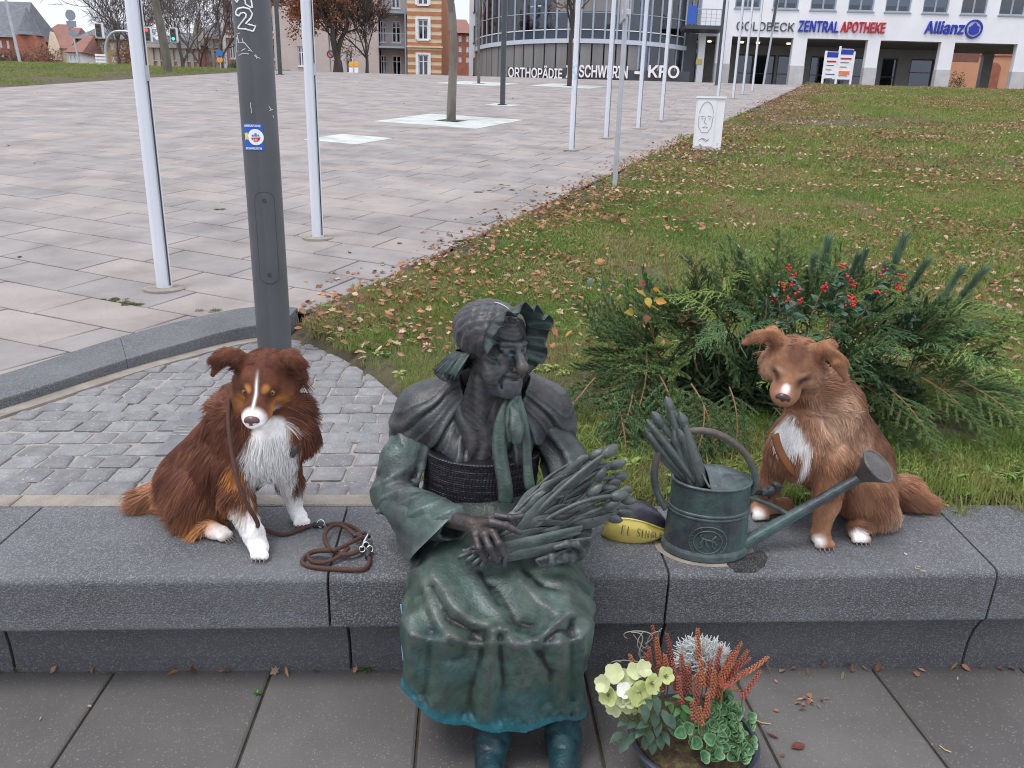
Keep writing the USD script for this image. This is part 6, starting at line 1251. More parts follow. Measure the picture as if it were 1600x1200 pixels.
hcol = patina(hm, None, 'brown', 'mauve', 5, 30, 1.0, 'dark', 'mauve') * 1.05; obj('hand', hm, M_bronze, statue, True, hcol)
hm = hand(hp(912, 830, 1.99), [hp(902, 862, 1.90), hp(890, 872, 1.875)], [([hp(882, 866 + 4 * k, 1.868 - .004 * k), hp(862, 870 + 4.5 * k, 1.855 - .004 * k), hp(840 + 3 * k, 876 + 3.5 * k, 1.862 - .004 * k)], .0088) for k in range(3)] + [([hp(900, 850, 1.875), hp(885, 850, 1.855), hp(868, 855, 1.85)], .0095)], 4)
obj('hand', hm, M_bronze, statue, True, patina(hm, None, 'grey', 'dark', 5, 30, 1.0))
# ---- tulips in her arm
bq = holder('bouquet', statue); rt_ = np.random.default_rng(4)
tips_ = [(905, 720), (928, 712), (948, 708), (940, 730), (960, 728), (966, 745), (955, 755), (972, 768), (978, 782), (962, 775), (950, 790), (972, 800), (955, 808), (935, 745), (925, 770), (900, 742), (930, 800), (915, 815), (945, 765), (890, 755), (910, 785), (880, 775), (868, 790), (920, 735)]
for k, (px, py) in enumerate(tips_):
    Yt2 = 2.06 + rt_.uniform(-.05, .05) - (py - 700) / 100 * .08; tip = at_y(px, py, Yt2); root = at_y(728 + rt_.uniform(-8, 30) + 14 * (k % 3), 878 - rt_.uniform(0, 22), 1.888 + rt_.uniform(-.01, .02)); mid = (tip + root) / 2 + rt_.normal(0, .010, 3) + [0, -.012, .012]
    P = smooth_path([root, root * .72 + tip * .28 + [0, -.012, .006], mid, tip], 14); ms = [tube(P, np.linspace(.0075, .0058, 14) * rt_.uniform(.8, 1.15), 7)]
    for j in range(2):                                    # long strap leaves pressed along the stem
        a, b = sorted(rt_.uniform(0, 1, 2)); b = max(b, a + .35); q = smooth_path([P[0] + (P[-1] - P[0]) * t + rt_.normal(0, .008, 3) + [0, -.012, .008] for t in np.linspace(a * .5, min(b, .97), 5)], 12); ms.append(tube(q, .0175 * np.sin(np.linspace(.25, 3.05, 12)) + .001, 6, squash=(.30, 1.0)))
    d = P[-1] - P[-3]; d /= np.linalg.norm(d)
    if k < 19:
        hd = lathe([(0, -.004), (.010, -.002), (.0165, .010), (.0175, .022), (.013, .036), (.006, .045), (0, .048)], 9); a = np.arctan2(hd.vertices[:, 1], hd.vertices[:, 0]); hd.vertices[:, :2] *= (1 + .10 * np.cos(3 * a + k))[:, None]; R4 = np.eye(4); R4[:3, :3] = rot_to(d)[:, [1, 2, 0]]; R4[:3, 3] = tip - d * .012; hd.apply_scale(rt_.uniform(.75, 1.02)); hd.vertices[:, 2] *= 1.2; hd.apply_transform(R4); ms.append(hd)
    m = cat(ms); obj('tulip', m, M_bronze, bq, True, patina(m, None, 'grey' if k % 3 else 'mauve', 'dark' if k % 2 else 'mauve', k, 25, 1.2, 'dark', 'pale') * .85)
for k in range(7):                                        # cut stem ends below the hand
    a = at_y(738 + k * 9, 862 + 3 * (k % 3), 1.888); b = at_y(715 + k * 12, 872 + (k * 5) % 17, 1.868); m = tube(smooth_path([a, (a + b) / 2 + [0, -.006, .004], b], 6), .0072, 7); obj('stem_end', m, M_bronze, bq, True, patina(m, None, 'grey', 'dark', k, 25, .8))
for k in range(9):                                        # lower strap leaves in front of the lap
    a = at_y(745 + rt_.uniform(-25, 20), 862 + 24 * rt_.random(), 1.885); b = at_y(rt_.uniform(850, 925), rt_.uniform(822, 862), 1.93); q = smooth_path([a, a * .6 + b * .4 + [0, -.02, .012], b], 14); m = tube(q, .013 * np.sin(np.linspace(.2, 3.0, 14)) + .002, 6, squash=(.4, 1)); obj('leaf', m, M_bronze, bq, True, patina(m, None, 'grey', 'green', k, 25, 1))
# ---- bonnet ribbons
def strip(pts, w, th, waves=0.0):
    P = smooth_path(pts, 26); n = len(P); V = []
    t = np.gradient(P, axis=0); t /= np.linalg.norm(t, axis=1, keepdims=True); fwd = np.array([.1, -1, .25]); sd = np.cross(t, fwd); sd /= np.linalg.norm(sd, axis=1, keepdims=True); nn = np.cross(sd, t)
    prof = [(-1, 0), (-.5, .5), (0, .65), (.5, .45), (1, 0), (.5, -.55), (0, -.35), (-.5, -.5)]
    for i in range(n):
        ww = np.interp(i / (n - 1), np.linspace(0, 1, len(w)), w); tw = waves * math.sin(i * .5)
        for a, b in prof: V.append(P[i] + sd[i] * a * ww + nn[i] * (b * th + tw * a * .01))
    k = len(prof); F = []
    for i in range(n - 1):
        for j in range(k): F.append((i * k + j, i * k + (j + 1) % k, (i + 1) * k + (j + 1) % k, (i + 1) * k + j))
    F = np.array(F); m = tm(V, np.vstack([F[:, [0, 1, 2]], F[:, [0, 2, 3]], [[0, j + 1, j] for j in range(1, k - 1)], [[(n - 1) * k, (n - 1) * k + j, (n - 1) * k + j + 1] for j in range(1, k - 1)]])); m.fix_normals(); return m
for pts, w in (([hp(797, 620, 2.185), hp(788, 645, 2.15), hp(780, 690, 2.135), hp(785, 735, 2.115), hp(790, 786, 2.105)], [.012, .017, .019, .019, .019]), ([hp(808, 620, 2.185), hp(816, 652, 2.155), hp(822, 690, 2.145), hp(824, 725, 2.13), hp(829, 763, 2.115)], [.010, .013, .012, .012, .014]), ([hp(800, 622, 2.175), hp(804, 645, 2.135), hp(808, 672, 2.11), hp(806, 694, 2.12)], [.008, .014, .019, .010]), ([hp(806, 622, 2.175), hp(796, 645, 2.14), hp(796, 668, 2.13), hp(798, 690, 2.135)], [.008, .010, .010, .006])):
    m = strip(pts, [1.2 * x for x in w], .0042, .3); obj('ribbon', m, M_bronze, statue, True, patina(m, None, 'green', 'grey', 8, 16, 1, 'dark', 'pale') * np.array([.95, 1.1, 1.0]))
kn = hp(802, 622, 2.175); s = Soft(kn - .03, kn + .03, .0025); s.ell(kn, (.014, .012, .012)); m = s.mesh(1); obj('ribbon_knot', m, M_bronze, statue, True, patina(m, None, 'green', 'grey', 8, 16, 1))
# ---- skirt: lap and fall in one cast surface
s = Soft((-.38, 1.54, .12), (.34, 2.42, .68), .0045)
s.ell((-.06, 2.24, .52), (.225, .16, .12), k=.05); s.cone((-.150, 2.12, .475), (-.160, 1.86, .425), .105, .078, .05); s.cone((.095, 2.12, .485), (.125, 1.86, .440), .105, .080, .05); s.ell((-.02, 1.98, .43), (.225, .20, .090), k=.06)
def wv(th, z): q = 1 - np.clip(z, 0, 1); return q * (.060 * np.sin(th * 7.0 + .6) + .035 * np.sin(th * 13 + 2 + 1.5 * z) + .012 * np.sin(th * 23))
drum(s, (-.035, 1.888), .258, .192, .130, .425, .10, .012, .03, wv, 4.2)
w, p = s._win(s.lo, s.lo + s.h * s.n)
hem = .150 + .080 * np.clip((-.12 - p[..., 0]) / .16, 0, 1) + .006 * np.clip((p[..., 0] - .03) / .05, 0, 1) - .004 * np.sin(p[..., 0] * 30); s.d = np.maximum(s.d, hem - p[..., 2]); s.d = np.maximum(s.d, np.where(p[..., 2] < .415, p[..., 1] - np.where(p[..., 2] < .23, 2.10, 2.02), -1).astype(np.float32))
def fold_uv(px, py):
    if py < 955: q = at_z(px, py, .50)
    else: q = at_y(px, py, 1.705)
    return q[0], (2.2 - q[1]) + (.5 - q[2])
zf = lambda pts: np.array([fold_uv(600 + a / 3.158, 820 + b / 3.158) for a, b in pts])
FOLDS = [([(225, 160), (250, 260), (320, 380), (420, 460), (520, 505)], .017, .022), ([(170, 220), (215, 380), (270, 500), (370, 560)], .014, .02), ([(440, 240), (500, 340), (575, 420), (590, 505)], .010, .022), ([(600, 210), (690, 300), (760, 380), (900, 430)], .013, .022), ([(615, 510), (690, 548), (750, 580)], .012, .010), ([(750, 580), (800, 530), (870, 465), (925, 425)], .014, .012),
         ([(240, 310), (310, 430), (440, 510)], -.013, .016), ([(185, 330), (240, 500), (330, 590)], -.010, .016), ([(540, 300), (590, 350), (650, 450), (720, 470)], -.012, .018), ([(470, 250), (520, 320), (560, 380)], -.008, .012), ([(650, 520), (760, 600), (860, 510)], -.010, .014), ([(860, 300), (950, 420), (990, 600)], .008, .018), ([(700, 250), (780, 310), (880, 330)], -.008, .014),
         ([(300, 560), (310, 640), (330, 760), (300, 880)], .013, .017), ([(420, 560), (380, 640), (340, 660)], -.014, .02), ([(500, 510), (480, 640), (430, 800), (420, 920)], -.015, .015), ([(535, 520), (530, 650), (520, 800), (510, 950)], .015, .013), ([(570, 520), (575, 650), (590, 800), (560, 960)], -.012, .012), ([(600, 520), (650, 640), (700, 740), (640, 880)], .014, .018), ([(700, 600), (760, 700), (800, 780)], .013, .018), ([(770, 640), (820, 720), (810, 860)], -.014, .018), ([(870, 480), (880, 640), (880, 860)], .013, .018), ([(925, 440), (930, 640), (935, 850)], -.012, .016), ([(230, 520), (220, 700), (200, 830)], -.011, .018), ([(120, 420), (130, 600), (140, 760)], .010, .018)]
FU = [(zf(a), A, w_) for a, A, w_ in FOLDS]
def skirt_push(p):
    u, v = p[:, 0], (2.2 - p[:, 1]) + (.5 - p[:, 2]); out = np.zeros(len(p))
    for L, A, w_ in FU:
        d = np.full(len(p), 9.)
        for a, b in zip(L[:-1], L[1:]):
            ab = b - a; t = np.clip(((u - a[0]) * ab[0] + (v - a[1]) * ab[1]) / (ab @ ab), 0, 1); d = np.minimum(d, np.hypot(u - a[0] - t * ab[0], v - a[1] - t * ab[1]))
        out += 1.05 * A * np.exp(-np.abs(d / (w_ * 1.45)) ** 1.6)
    side = np.clip((np.abs(u + .03) - .20) * 12, 0, 1); out += side * .006 * np.sin(p[:, 1] * 70 + p[:, 2] * 20) + .004 * (meshkit.fbm(np.c_[u * 22, v * 9, 0 * u], 3, 4) - .5)
    lace = np.exp(-((p[:, 2] - .184 - .078 * np.clip((-.12 - u) / .16, 0, 1)) / .010) ** 2); out += lace * .004 * np.sin(u * 190) * (p[:, 1] < 1.9); return out * (p[:, 1] < 2.3)
s.push(skirt_push); s.d = np.maximum(s.d, (hem - p[..., 2]).astype(np.float32)); m = s.mesh(2); v = m.vertices; skirt_v = v.copy()
sc_ = 1.25 * patina(m, None, 'green', 'olive', 31, 7, 1.15, 'dark', 'mauve'); zz = v[:, 2]; n1 = meshkit.fbm(v * np.array([14, 14, 8]), 4, 41) - .5
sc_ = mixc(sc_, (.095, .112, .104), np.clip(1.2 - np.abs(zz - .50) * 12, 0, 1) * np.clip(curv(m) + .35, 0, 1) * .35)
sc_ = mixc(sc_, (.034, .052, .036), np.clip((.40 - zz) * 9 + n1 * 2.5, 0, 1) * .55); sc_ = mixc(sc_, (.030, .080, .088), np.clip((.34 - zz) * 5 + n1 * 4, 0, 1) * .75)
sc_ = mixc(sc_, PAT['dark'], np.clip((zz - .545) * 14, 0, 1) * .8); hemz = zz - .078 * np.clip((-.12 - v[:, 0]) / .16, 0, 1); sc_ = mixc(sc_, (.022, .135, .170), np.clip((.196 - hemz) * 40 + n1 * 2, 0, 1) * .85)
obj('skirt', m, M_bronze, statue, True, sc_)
# ---- petticoat edge and boots
s = Soft((-.22, 1.40, -.01), (.28, 2.0, .27), .004)
drum(s, (-.0, 1.89), .17, .14, .115, .22, .02)
for x0, x1, y1 in ((-.022, -.03, 1.745), (.165, .172, 1.765)):
    s.cone((x0, y1 + .02, .22), (x1, y1 + .01, .075), .056, .047, .03).cone((x1, y1 + .01, .06), (x1 - .004, y1 - .16, .034), .045, .034, .03).cone((x1, y1 + .03, .05), (x1, y1 + .04, .03), .042, .04, .02)
w, p = s._win(s.lo, s.lo + s.h * s.n); s.d = np.maximum(s.d, .002 - p[..., 2])
s.push(lambda p: .0016 * np.sin(p[:, 2] * 120 + 4 * np.sin(p[:, 0] * 30) + 3 * np.sin(p[:, 1] * 40)) * (p[:, 2] > .07) + .004 * (meshkit.fbm(p * 30, 3, 6) - .5))
m = s.mesh(1); obj('boots', m, M_bronze, statue, True, mixc(patina(m, None, 'dark', 'teal', 51, 11, 1, 'dark', 'teal'), (.010, .026, .04), np.full(len(m.vertices), .35)))
# splash of dried blue paint down the left skirt edge
from scipy.spatial import cKDTree
_sv = skirt_v[skirt_v[:, 0] < -.2]; _k = cKDTree(_sv); _q = np.array([hp(a, b, 1.86) for a, b in ((622, 945), (624, 985), (628, 1020), (632, 1048))]); _q = _sv[_k.query(_q)[1]] + [-.002, -.002, 0]
m = tube(smooth_path(_q, 12), [.002, .004, .003, .005, .004, .003, .005, .004, .004, .003, .004, .002], 6); obj('pale_blue_run', m, mat('pale_blue_verdigris', (.22, .42, .58), 40, .6), statue, True)
m = tube(smooth_path([head_place(tm([q], [(0, 0, 0)])).vertices[0] for q in ((-.02, .0, .1205), (-.005, -.02, .116), (.006, -.04, .104))], 6), [.0012, .002, .0014, .002, .0014, .001], 5, squash=(1, .5)); obj('white_dropping', m, plain('white_dropping', (.7, .72, .68), .7), statue)
# ================================================================ watering can, pouch, leash
can = thing('watering_can', 'bronze watering can with long spout, medallion and cast tulips standing on the bench', 'watering can')
cb = at_z(1105, 868, .42); CBX, CBY = cb[0] + .002, cb[1] + .055; RX, RY = .134, .104; CZ = .421
ctop = at_y(1110, 745, CBY)[2]; CH = ctop - CZ
def ering(z, kx, ky=None, n=48, rot=.10):
    a = np.arange(n) / n * 2 * np.pi; ky = kx if ky is None else ky; x, y = RX * kx * np.cos(a), RY * ky * np.sin(a); return np.c_[CBX + x, CBY + y, np.full(n, z)]
def eloft(prof, n=48):
    V = np.vstack([ering(CZ + z, k) for k, z in prof]); i0 = np.arange(n); i1 = (i0 + 1) % n; F = []
    for i in range(len(prof) - 1): b = i * n; F += [np.stack([b + i0, b + i1, b + n + i1], 1), np.stack([b + i0, b + n + i1, b + n + i0], 1)]
    return tm(V, np.vstack(F))
def can_col(m, seed, a='grey', b='green', k=1.0):
    return patina(m, None, a, b, seed, 13, .9, 'dark', 'pale') * k * np.array([.98, 1.0, 1.08])
def dense(m, e=.008): return m.subdivide_to_size(e) if len(m.faces) < 4000 else m
m = eloft([(0, 0), (1.0, 0), (1.055, .004), (1.06, .020), (1.035, .026), (1.0, .032), (.955, CH * .56), (.975, CH * .565), (.975, CH * .585), (.952, CH * .59), (.952, CH * .605), (.972, CH * .61), (.972, CH * .63), (.948, CH * .64), (.925, CH * .965), (.955, CH * .97), (.96, CH * .985), (.93, CH), (.90, CH), (.88, CH - .02), (.88, .05)])
m = dense(m, .016); obj('body', m, M_bronze, can, 35, None) if False else obj('body', m, M_bronze, can, True, can_col(m, 3))
# lid: domed cover over the right half, scalloped
def dome(nu=26, nv=30, lift=.0):
    V = []; F = []
    for i in range(nu):
        u = -.18 + 1.08 * i / (nu - 1)
        for j in range(nv):
            v = -1 + 2 * j / (nv - 1); ex = max(-1, min(.93, u)); wv_ = math.sqrt(max(0, .86 - min(ex, .92) ** 2)); x = ex; y = v * wv_; r = math.sqrt(min(1, x * x + y * y)); r = r / .93
            sc = .0018 * abs(math.cos(math.atan2(y, x - .95) * 9)) * max(0, min(1, (1 - r) * 5)) * (x > .12)
            V.append((CBX + x * RX, CBY + y * RY, CZ + CH - .004 + .036 * max(0, 1 - r ** 2) + sc + lift))
    for i in range(nu - 1):
        for j in range(nv - 1): a = i * nv + j; F += [(a, a + nv, a + nv + 1), (a, a + nv + 1, a + 1)]
    return tm(np.array(V), F)
d1, d2 = dome(), dome(lift=-.005); d2.invert(); m = cat([d1, d2]); obj('lid', m, M_bronze, can, True, can_col(m, 5, 'green', 'grey', 1.25))
m = tube([ (CBX - .18 * RX + .012 * math.cos(t) * 0 - .02 * math.cos(t) , CBY + RY * .9 * math.sin(t), CZ + CH + .004 + .030 * (1 - math.sin(t) ** 2)) for t in np.linspace(-1.4, 1.4, 14)], .004, 6); obj('lid_rim', m, M_bronze, can, True, can_col(m, 6, 'green', 'grey'))
# big hoop handle: from the back of the body over the top to the lid
hq = lambda px, py, dy=0.0: at_y(px, py, CBY + dy)
m = tube(smooth_path([hq(1041, 792, -.01), hq(1026, 768), hq(1022, 735), hq(1034, 700), hq(1062, 678), hq(1095, 673), hq(1130, 682), hq(1158, 702), hq(1176, 730), hq(1180, 755), hq(1174, 770)], 50), .0125, 12, squash=(1, 1)); m = tube(smooth_path([hq(1041, 795, -.01), hq(1028, 772), hq(1022, 740), hq(1034, 702), hq(1062, 679), hq(1095, 673), hq(1130, 682), hq(1158, 702), hq(1176, 730), hq(1180, 755), hq(1172, 772)], 60), .0115, 14); obj('handle', m, M_bronze, can, True, mixc(can_col(m, 7), (.10, .075, .062), np.clip((m.vertices[:, 2] - CZ - CH * 1.0) * 12, 0, 1) * .8))
# spout, strut and rose
p0, p1 = hq(1158, 852, -.03), hq(1345, 745, .02); m = tube([p0 - (p1 - p0) * .06, p0 + (p1 - p0) * .0, p0 + (p1 - p0) * .5, p1], [.0235, .0235, .0185, .0150], 18); m = dense(m, .02); obj('spout', m, M_bronze, can, True, can_col(m, 8, 'green', 'grey', 1.1))
m = tube(smooth_path([hq(1160, 775, -.02), hq(1190, 783, -.01), p0 + (p1 - p0) * .42], 10), .0075, 10); obj('strut', m, M_bronze, can, True, can_col(m, 9, 'green', 'grey'))
ax = p1 - p0; ax /= np.linalg.norm(ax); ax2 = ax * .65 + np.array([.0, -.62, .55]); ax2 /= np.linalg.norm(ax2)
m = lathe([(0, -.016), (.0155, -.016), (.020, .0), (.036, .030), (.053, .058), (.0595, .067), (.0600, .072), (.055, .0725), (.053, .070), (.030, .073), (0, .075)], 40); R4 = np.eye(4); R4[:3, :3] = rot_to(ax2)[:, [1, 2, 0]]; R4[:3, 3] = p1; m.apply_transform(R4); m = dense(m, .012); obj('rose', m, M_bronze, can, True, mixc(can_col(m, 10, 'dark', 'grey'), (.10, .082, .072), np.full(len(m.vertices), .55)))
# round medallion on the front with a figure and raised lettering
mc_a = math.radians(-100)
def on_can(u, v, out):                                    # u along, v up on the can's front
    a = math.radians(-98) + u / .115; z = CH * .285 + v; k = 1 - .045 * z / (CH * .56); return np.array([CBX + (RX * k + out) * math.cos(a), CBY + (RY * k + out) * math.sin(a), CZ + z])
md = holder('medallion', can); rm_ = .052
for r in (rm_, rm_ * .74):
    m = tube(np.array([on_can(r * math.cos(t), r * math.sin(t), .0015) for t in np.linspace(0, 2 * np.pi, 49)]), .0022, 6); obj('ring', m, M_bronze, md, True, can_col(m, 12, 'green', 'grey'))
fig = [[(-.016, .012), (-.004, .008), (.010, .006), (.018, .002)], [(.010, .006), (.016, .018), (.021, .022)], [(-.014, .010), (-.020, -.004), (-.014, -.014), (-.022, -.022)], [(-.006, .006), (-.004, -.008), (.004, -.018)], [(.016, .004), (.022, -.008), (.026, -.004)], [(.012, .002), (.012, -.012), (.02, -.022)], [(-.016, .012), (-.024, .020), (-.018, .026)]]
m = cat([tube(np.array([on_can(u, v, .002) for u, v in f]), .0034, 6) for f in fig]); obj('figure_relief', m, M_bronze, md, True, can_col(m, 13, 'green', 'grey'))
lt = []
for k in range(22):
    t = .5 + k / 22 * 5.6; c = on_can(rm_ * .87 * math.cos(t), rm_ * .87 * math.sin(t), .001); c2 = on_can(rm_ * .93 * math.cos(t + .05), rm_ * .93 * math.sin(t + .05), .001); lt.append(tube([c, (c + c2) / 2, c2], .0016, 4))
obj('lettering_relief', cat(lt), M_bronze, md, True, can_col(cat(lt), 14))
# cast tulips standing in the mouth
rc_ = np.random.default_rng(11)
for k, (bx, by, tx, ty, hd_) in enumerate(((1085, 742, 1017, 664, .6), (1092, 745, 1030, 658, 1.0), (1083, 748, 1012, 676, .5), (1095, 745, 1046, 636, .9), (1100, 742, 1052, 652, 1), (1098, 748, 1068, 660, .9), (1080, 750, 1040, 668, .9), (1088, 752, 1058, 690, 1.1), (1102, 748, 1074, 672, .5), (1092, 754, 1066, 684, .9))):
    a, b = hq(bx, by + 10, rc_.uniform(-.03, .01)), hq(tx, ty, rc_.uniform(-.03, .02)); P = smooth_path([a, a * .5 + b * .5 + rc_.normal(0, .005, 3), b], 12)
    ms = [tube(P, np.linspace(.0105, .0125, 12) + .003 * np.sin(np.linspace(0, 3, 12)), 8, squash=(1, .8))]; q = P + rc_.normal(0, .006, 3); ms.append(tube(q, .013 * np.sin(np.linspace(.4, 3.05, 12)) + .001, 6, squash=(.5, 1.1)))
    d = P[-1] - P[-3]; d /= np.linalg.norm(d); h = lathe([(0, -.02), (.012, -.018), (.0165, -.002), (.0165, .012), (.011, .028), (.004, .038), (0, .041)], 9); h.vertices[:, :2] *= (1 + .12 * np.cos(3 * np.arctan2(h.vertices[:, 1], h.vertices[:, 0])))[:, None]; h.apply_scale(hd_); R4 = np.eye(4); R4[:3, :3] = rot_to(d)[:, [1, 2, 0]]; R4[:3, 3] = P[-1]; h.apply_transform(R4); ms.append(h)
    m = cat(ms); obj('tulip', m, M_bronze, can, True, patina(m, None, 'mauve' if k % 2 else 'grey', 'grey', k, 25, 1.3, 'dark', 'pale'))
# little bronze bird perched on the strut
bp = hq(1202, 765, .0); s = Soft(bp - .07, bp + .07, .0026)
s.ell(bp + [.0, 0, -.004], (.026, .020, .018), (0, -.3, 0), .01).ell(bp + [.018, -.006, .018], (.0145, .014, .014), k=.01).cone(bp + [.028, -.012, .019], bp + [.040, -.018, .017], .005, .0015, .004).cone(bp + [-.02, 0, -.008], bp + [-.048, .004, -.018], .012, .005, .01).cone(bp + [.002, -.012, .002], bp + [-.022, -.014, -.012], .011, .006, .006).cone(bp + [.004, 0, -.016], bp + [.004, 0, -.03], .004, .004, .004)
s.push(lambda p: .0022 * (meshkit.fbm(p * 190, 2, 3) - .5)); m = s.mesh(1); obj('bird', m, M_bronze, can, True, patina(m, None, 'dark', 'dark', 3, 25, 1.0, 'dark', 'grey'))
# damp patch beside the can and the pale ring it has left on the stone
def stain(name, pts, mm, z, par): obj(name, slab_mesh(clean_ring(Polygon([at_z(*p, .42)[:2] for p in pts]).buffer(.012).buffer(-.006), .002), lambda x, y: z + 0 * x, .0008, .004, .0004), mm, par)
M_damp = mat('damp_granite', [(.3, (.020, .020, .021)), (.7, (.032, .032, .034))], 20, .35, .3, 220, speck=(330., .66, (.10, .10, .10))); M_lime = mat('lime_stain', [(.3, (.22, .185, .155)), (.7, (.32, .28, .24))], 30, .9, .4, 220)
stn = thing('damp_patch', 'dark damp patch on the bench at the foot of the watering can', 'stain'); stain('wet_stone', [(1138, 882), (1165, 868), (1190, 862), (1197, 870), (1192, 884), (1178, 892), (1150, 892)], M_damp, .4212, stn)
stn = thing('lime_ring', 'pale ring of lime on the bench round the watering can foot', 'stain'); ring_ = Polygon(ering(.42, 1.20)[:, :2]).buffer(.0); obj('ring', slab_mesh(clean_ring(ring_, .001), lambda x, y: .4207 + 0 * x, .0006, .008, .0003), M_lime, stn)

# ---- gold and black pouch
pch = thing('gold_pouch', 'gold and black padded pouch with handwritten letters lying between statue and can', 'pouch')
pc = at_z(985, 842, .42); M_gold = mat('gold_foil', [(.3, (.58, .46, .10)), (.7, (.70, .58, .17))], 14, .30, .35, 30, metal=.45, dist=.004); M_blackfab = mat('black_nylon', [(.3, (.012, .012, .018)), (.7, (.03, .03, .042))], 18, .35, .5, 26, dist=.01)
def lens_shell(pts_lo, pts_hi, z0, z1, bulge, n=26, m_=9):
    """a padded panel between two edges"""
    A, B = smooth_path(pts_lo, n), smooth_path(pts_hi, n); V = []
    for a, b in zip(A, B):
        for j in range(m_): t = j / (m_ - 1); V.append(a * (1 - t) + b * t + bulge * math.sin(math.pi * t) * (1 - abs(2 * 0 - 0)))
    F = []
    for i in range(n - 1):
        for j in range(m_ - 1): q = i * m_ + j; F += [(q, q + m_, q + m_ + 1), (q, q + m_ + 1, q + 1)]
    return tm(np.array(V), F)
yb = pc[1]
lo = [at_y(x, y, yb + dy) for x, y, dy in ((938, 835, .03), (958, 848, 0), (990, 853, -.012), (1020, 846, -.005), (1043, 830, .02))]
mid = [at_y(x, y, yb + dy) for x, y, dy in ((945, 818, -.005), (965, 810, -.03), (990, 812, -.035), (1018, 820, -.025), (1043, 829, .015))]
top = [at_y(x, y, yb + dy) for x, y, dy in ((955, 790, .07), (975, 780, .085), (1000, 780, .09), (1025, 795, .07), (1043, 827, .02))]
gp = lens_shell(lo, mid, 0, 0, np.array([0, -.022, .0])); gp.vertices += .0025 * (meshkit.fbm(gp.vertices * 40, 3, 2) - .5)[:, None] * np.array([0, -1, .3]); obj('gold_side', cat([gp]), M_gold, pch, True)
bp2 = lens_shell(mid, top, 0, 0, np.array([0, -.004, .022])); bp2.vertices += .010 * (meshkit.fbm(bp2.vertices * 26, 3, 7) - .5)[:, None] * np.array([0, -.3, 1]); obj('black_top', bp2, M_blackfab, pch, True)
bk = lens_shell(top, [p * [1, 1, 0] + [0, .004, .4205] for p in top], 0, 0, np.array([0, .02, 0])); obj('back_panel', bk, M_blackfab, pch, True)
obj('piping', tube(smooth_path(lo, 24) + [0, -.001, .001], .0042, 8), M_blackfab, pch, True); obj('piping', tube(smooth_path(mid, 24) + [0, -.002, .001], .0030, 8), M_gold, pch, True)
lp_ = smooth_path(lo, 60); mp_ = smooth_path(mid, 60)
def on_gold(s_, t): i = s_ * 59; a = np.array([np.interp(i, range(60), lp_[:, k]) for k in range(3)]); b = np.array([np.interp(i, range(60), mp_[:, k]) for k in range(3)]); return a * (1 - t) + b * t + np.array([0, -.0222, .0]) * math.sin(math.pi * t) + [0, -.0035, .001]
GL = {'S': [[(1, .9), (.5, 1), (.1, .8), (.4, .55), (.9, .4), (.8, .1), (.1, .05)]], 'I': [[(.5, 0), (.5, 1)]], 'N': [[(0, 0), (0, 1), (1, 0), (1, 1)]], 'G': [[(1, .85), (.5, 1), (.05, .5), (.4, .02), (.95, .2), (.95, .5), (.55, .5)]], 'L': [[(0, 1), (0, 0), (.9, 0)]], 'E': [[(.9, 1), (0, 1), (0, 0), (.95, 0)], [(0, .5), (.7, .5)]], 'V': [[(0, 1), (.5, 0), (1, 1)]]}
lt = []; x = .28
for w_ in ('EL', 'SINGLE'):
    for ch in w_:
        wd = .022 if ch == 'I' else .052
        for st_ in GL[ch]: lt.append(tube(np.array([on_gold(x + (u - (.5 if ch == 'I' else 0)) * wd * .9, .50 + v * .28 - (x - .5) * .10) for u, v in st_]), .0013, 4))
        x += wd + .023
    x += .04
obj('handwriting', cat(lt), M_char if 'M_char' in globals() else plain('ink', (.02, .02, .02), .5), pch)

# ---- brown rope leash: from the dog's neck to a coil on the bench
M_rope = mat('brown_rope', [(.3, (.045, .018, .013)), (.7, (.085, .036, .026))], 120, .8, .8, 400, dist=.002); M_leather = plain('black_leather', (.02, .018, .02), .45); M_chrome = plain('chrome', (.6, .61, .63), .18, 1.0)
lea = thing('dog_leash', 'brown rope leash running from the left dog to a loose coil on the bench', 'leash')
lz = lambda px, py, h=.008: at_z(px, py, .421 + h)
LN = [at_y(366, 615, 2.27), at_y(357, 640, 2.185), at_y(358, 672, 2.14), at_y(362, 705, 2.11), at_y(370, 745, 2.075), at_y(383, 782, 2.06), at_y(400, 812, 2.075), lz(415, 828, .02), lz(437, 835), lz(465, 829), lz(492, 820)]
obj('rope', tube(smooth_path(LN, 70), .0068, 10), M_rope, lea, True)
coil = [(510, 821, .0), (528, 818, .004), (548, 822, .006), (565, 835, .008), (567, 852, .010), (555, 864, .010), (536, 866, .012), (518, 860, .014), (508, 845, .016), (510, 830, .018), (524, 820, .020), (541, 825, .022), (552, 834, .024), (566, 838, .024)]
obj('rope', tube(smooth_path([lz(a, b, .008 + c) for a, b, c in coil], 110), .0068, 10), M_rope, lea, True)
coil2 = [(577, 838, .012), (560, 842, .026), (540, 852, .028), (520, 860, .026), (500, 861, .016), (482, 866, .006), (472, 876, .0), (482, 884, .0), (510, 888, .0), (545, 890, .0), (570, 888, .0), (577, 878, .0), (576, 862, .004)]
obj('rope', tube(smooth_path([lz(a, b, .008 + c) for a, b, c in coil2], 110), .0068, 10), M_rope, lea, True)
coil3 = [(545, 855, .020), (525, 872, .008), (505, 879, .003), (487, 876, .003), (482, 866, .012), (492, 861, .024), (515, 860, .030)]; obj('rope', tube(smooth_path([lz(a, b, .008 + c) for a, b, c in coil3], 60), .0066, 10), M_rope, lea, True)
for a, b, c in (((490, 820), (506, 820), .008), ((577, 850), (575, 870), .012), ((552, 838), (572, 834), .03)): obj('leather_sleeve', tube([lz(*a, c), lz(*b, c)], .0105, 10), M_leather, lea, True)
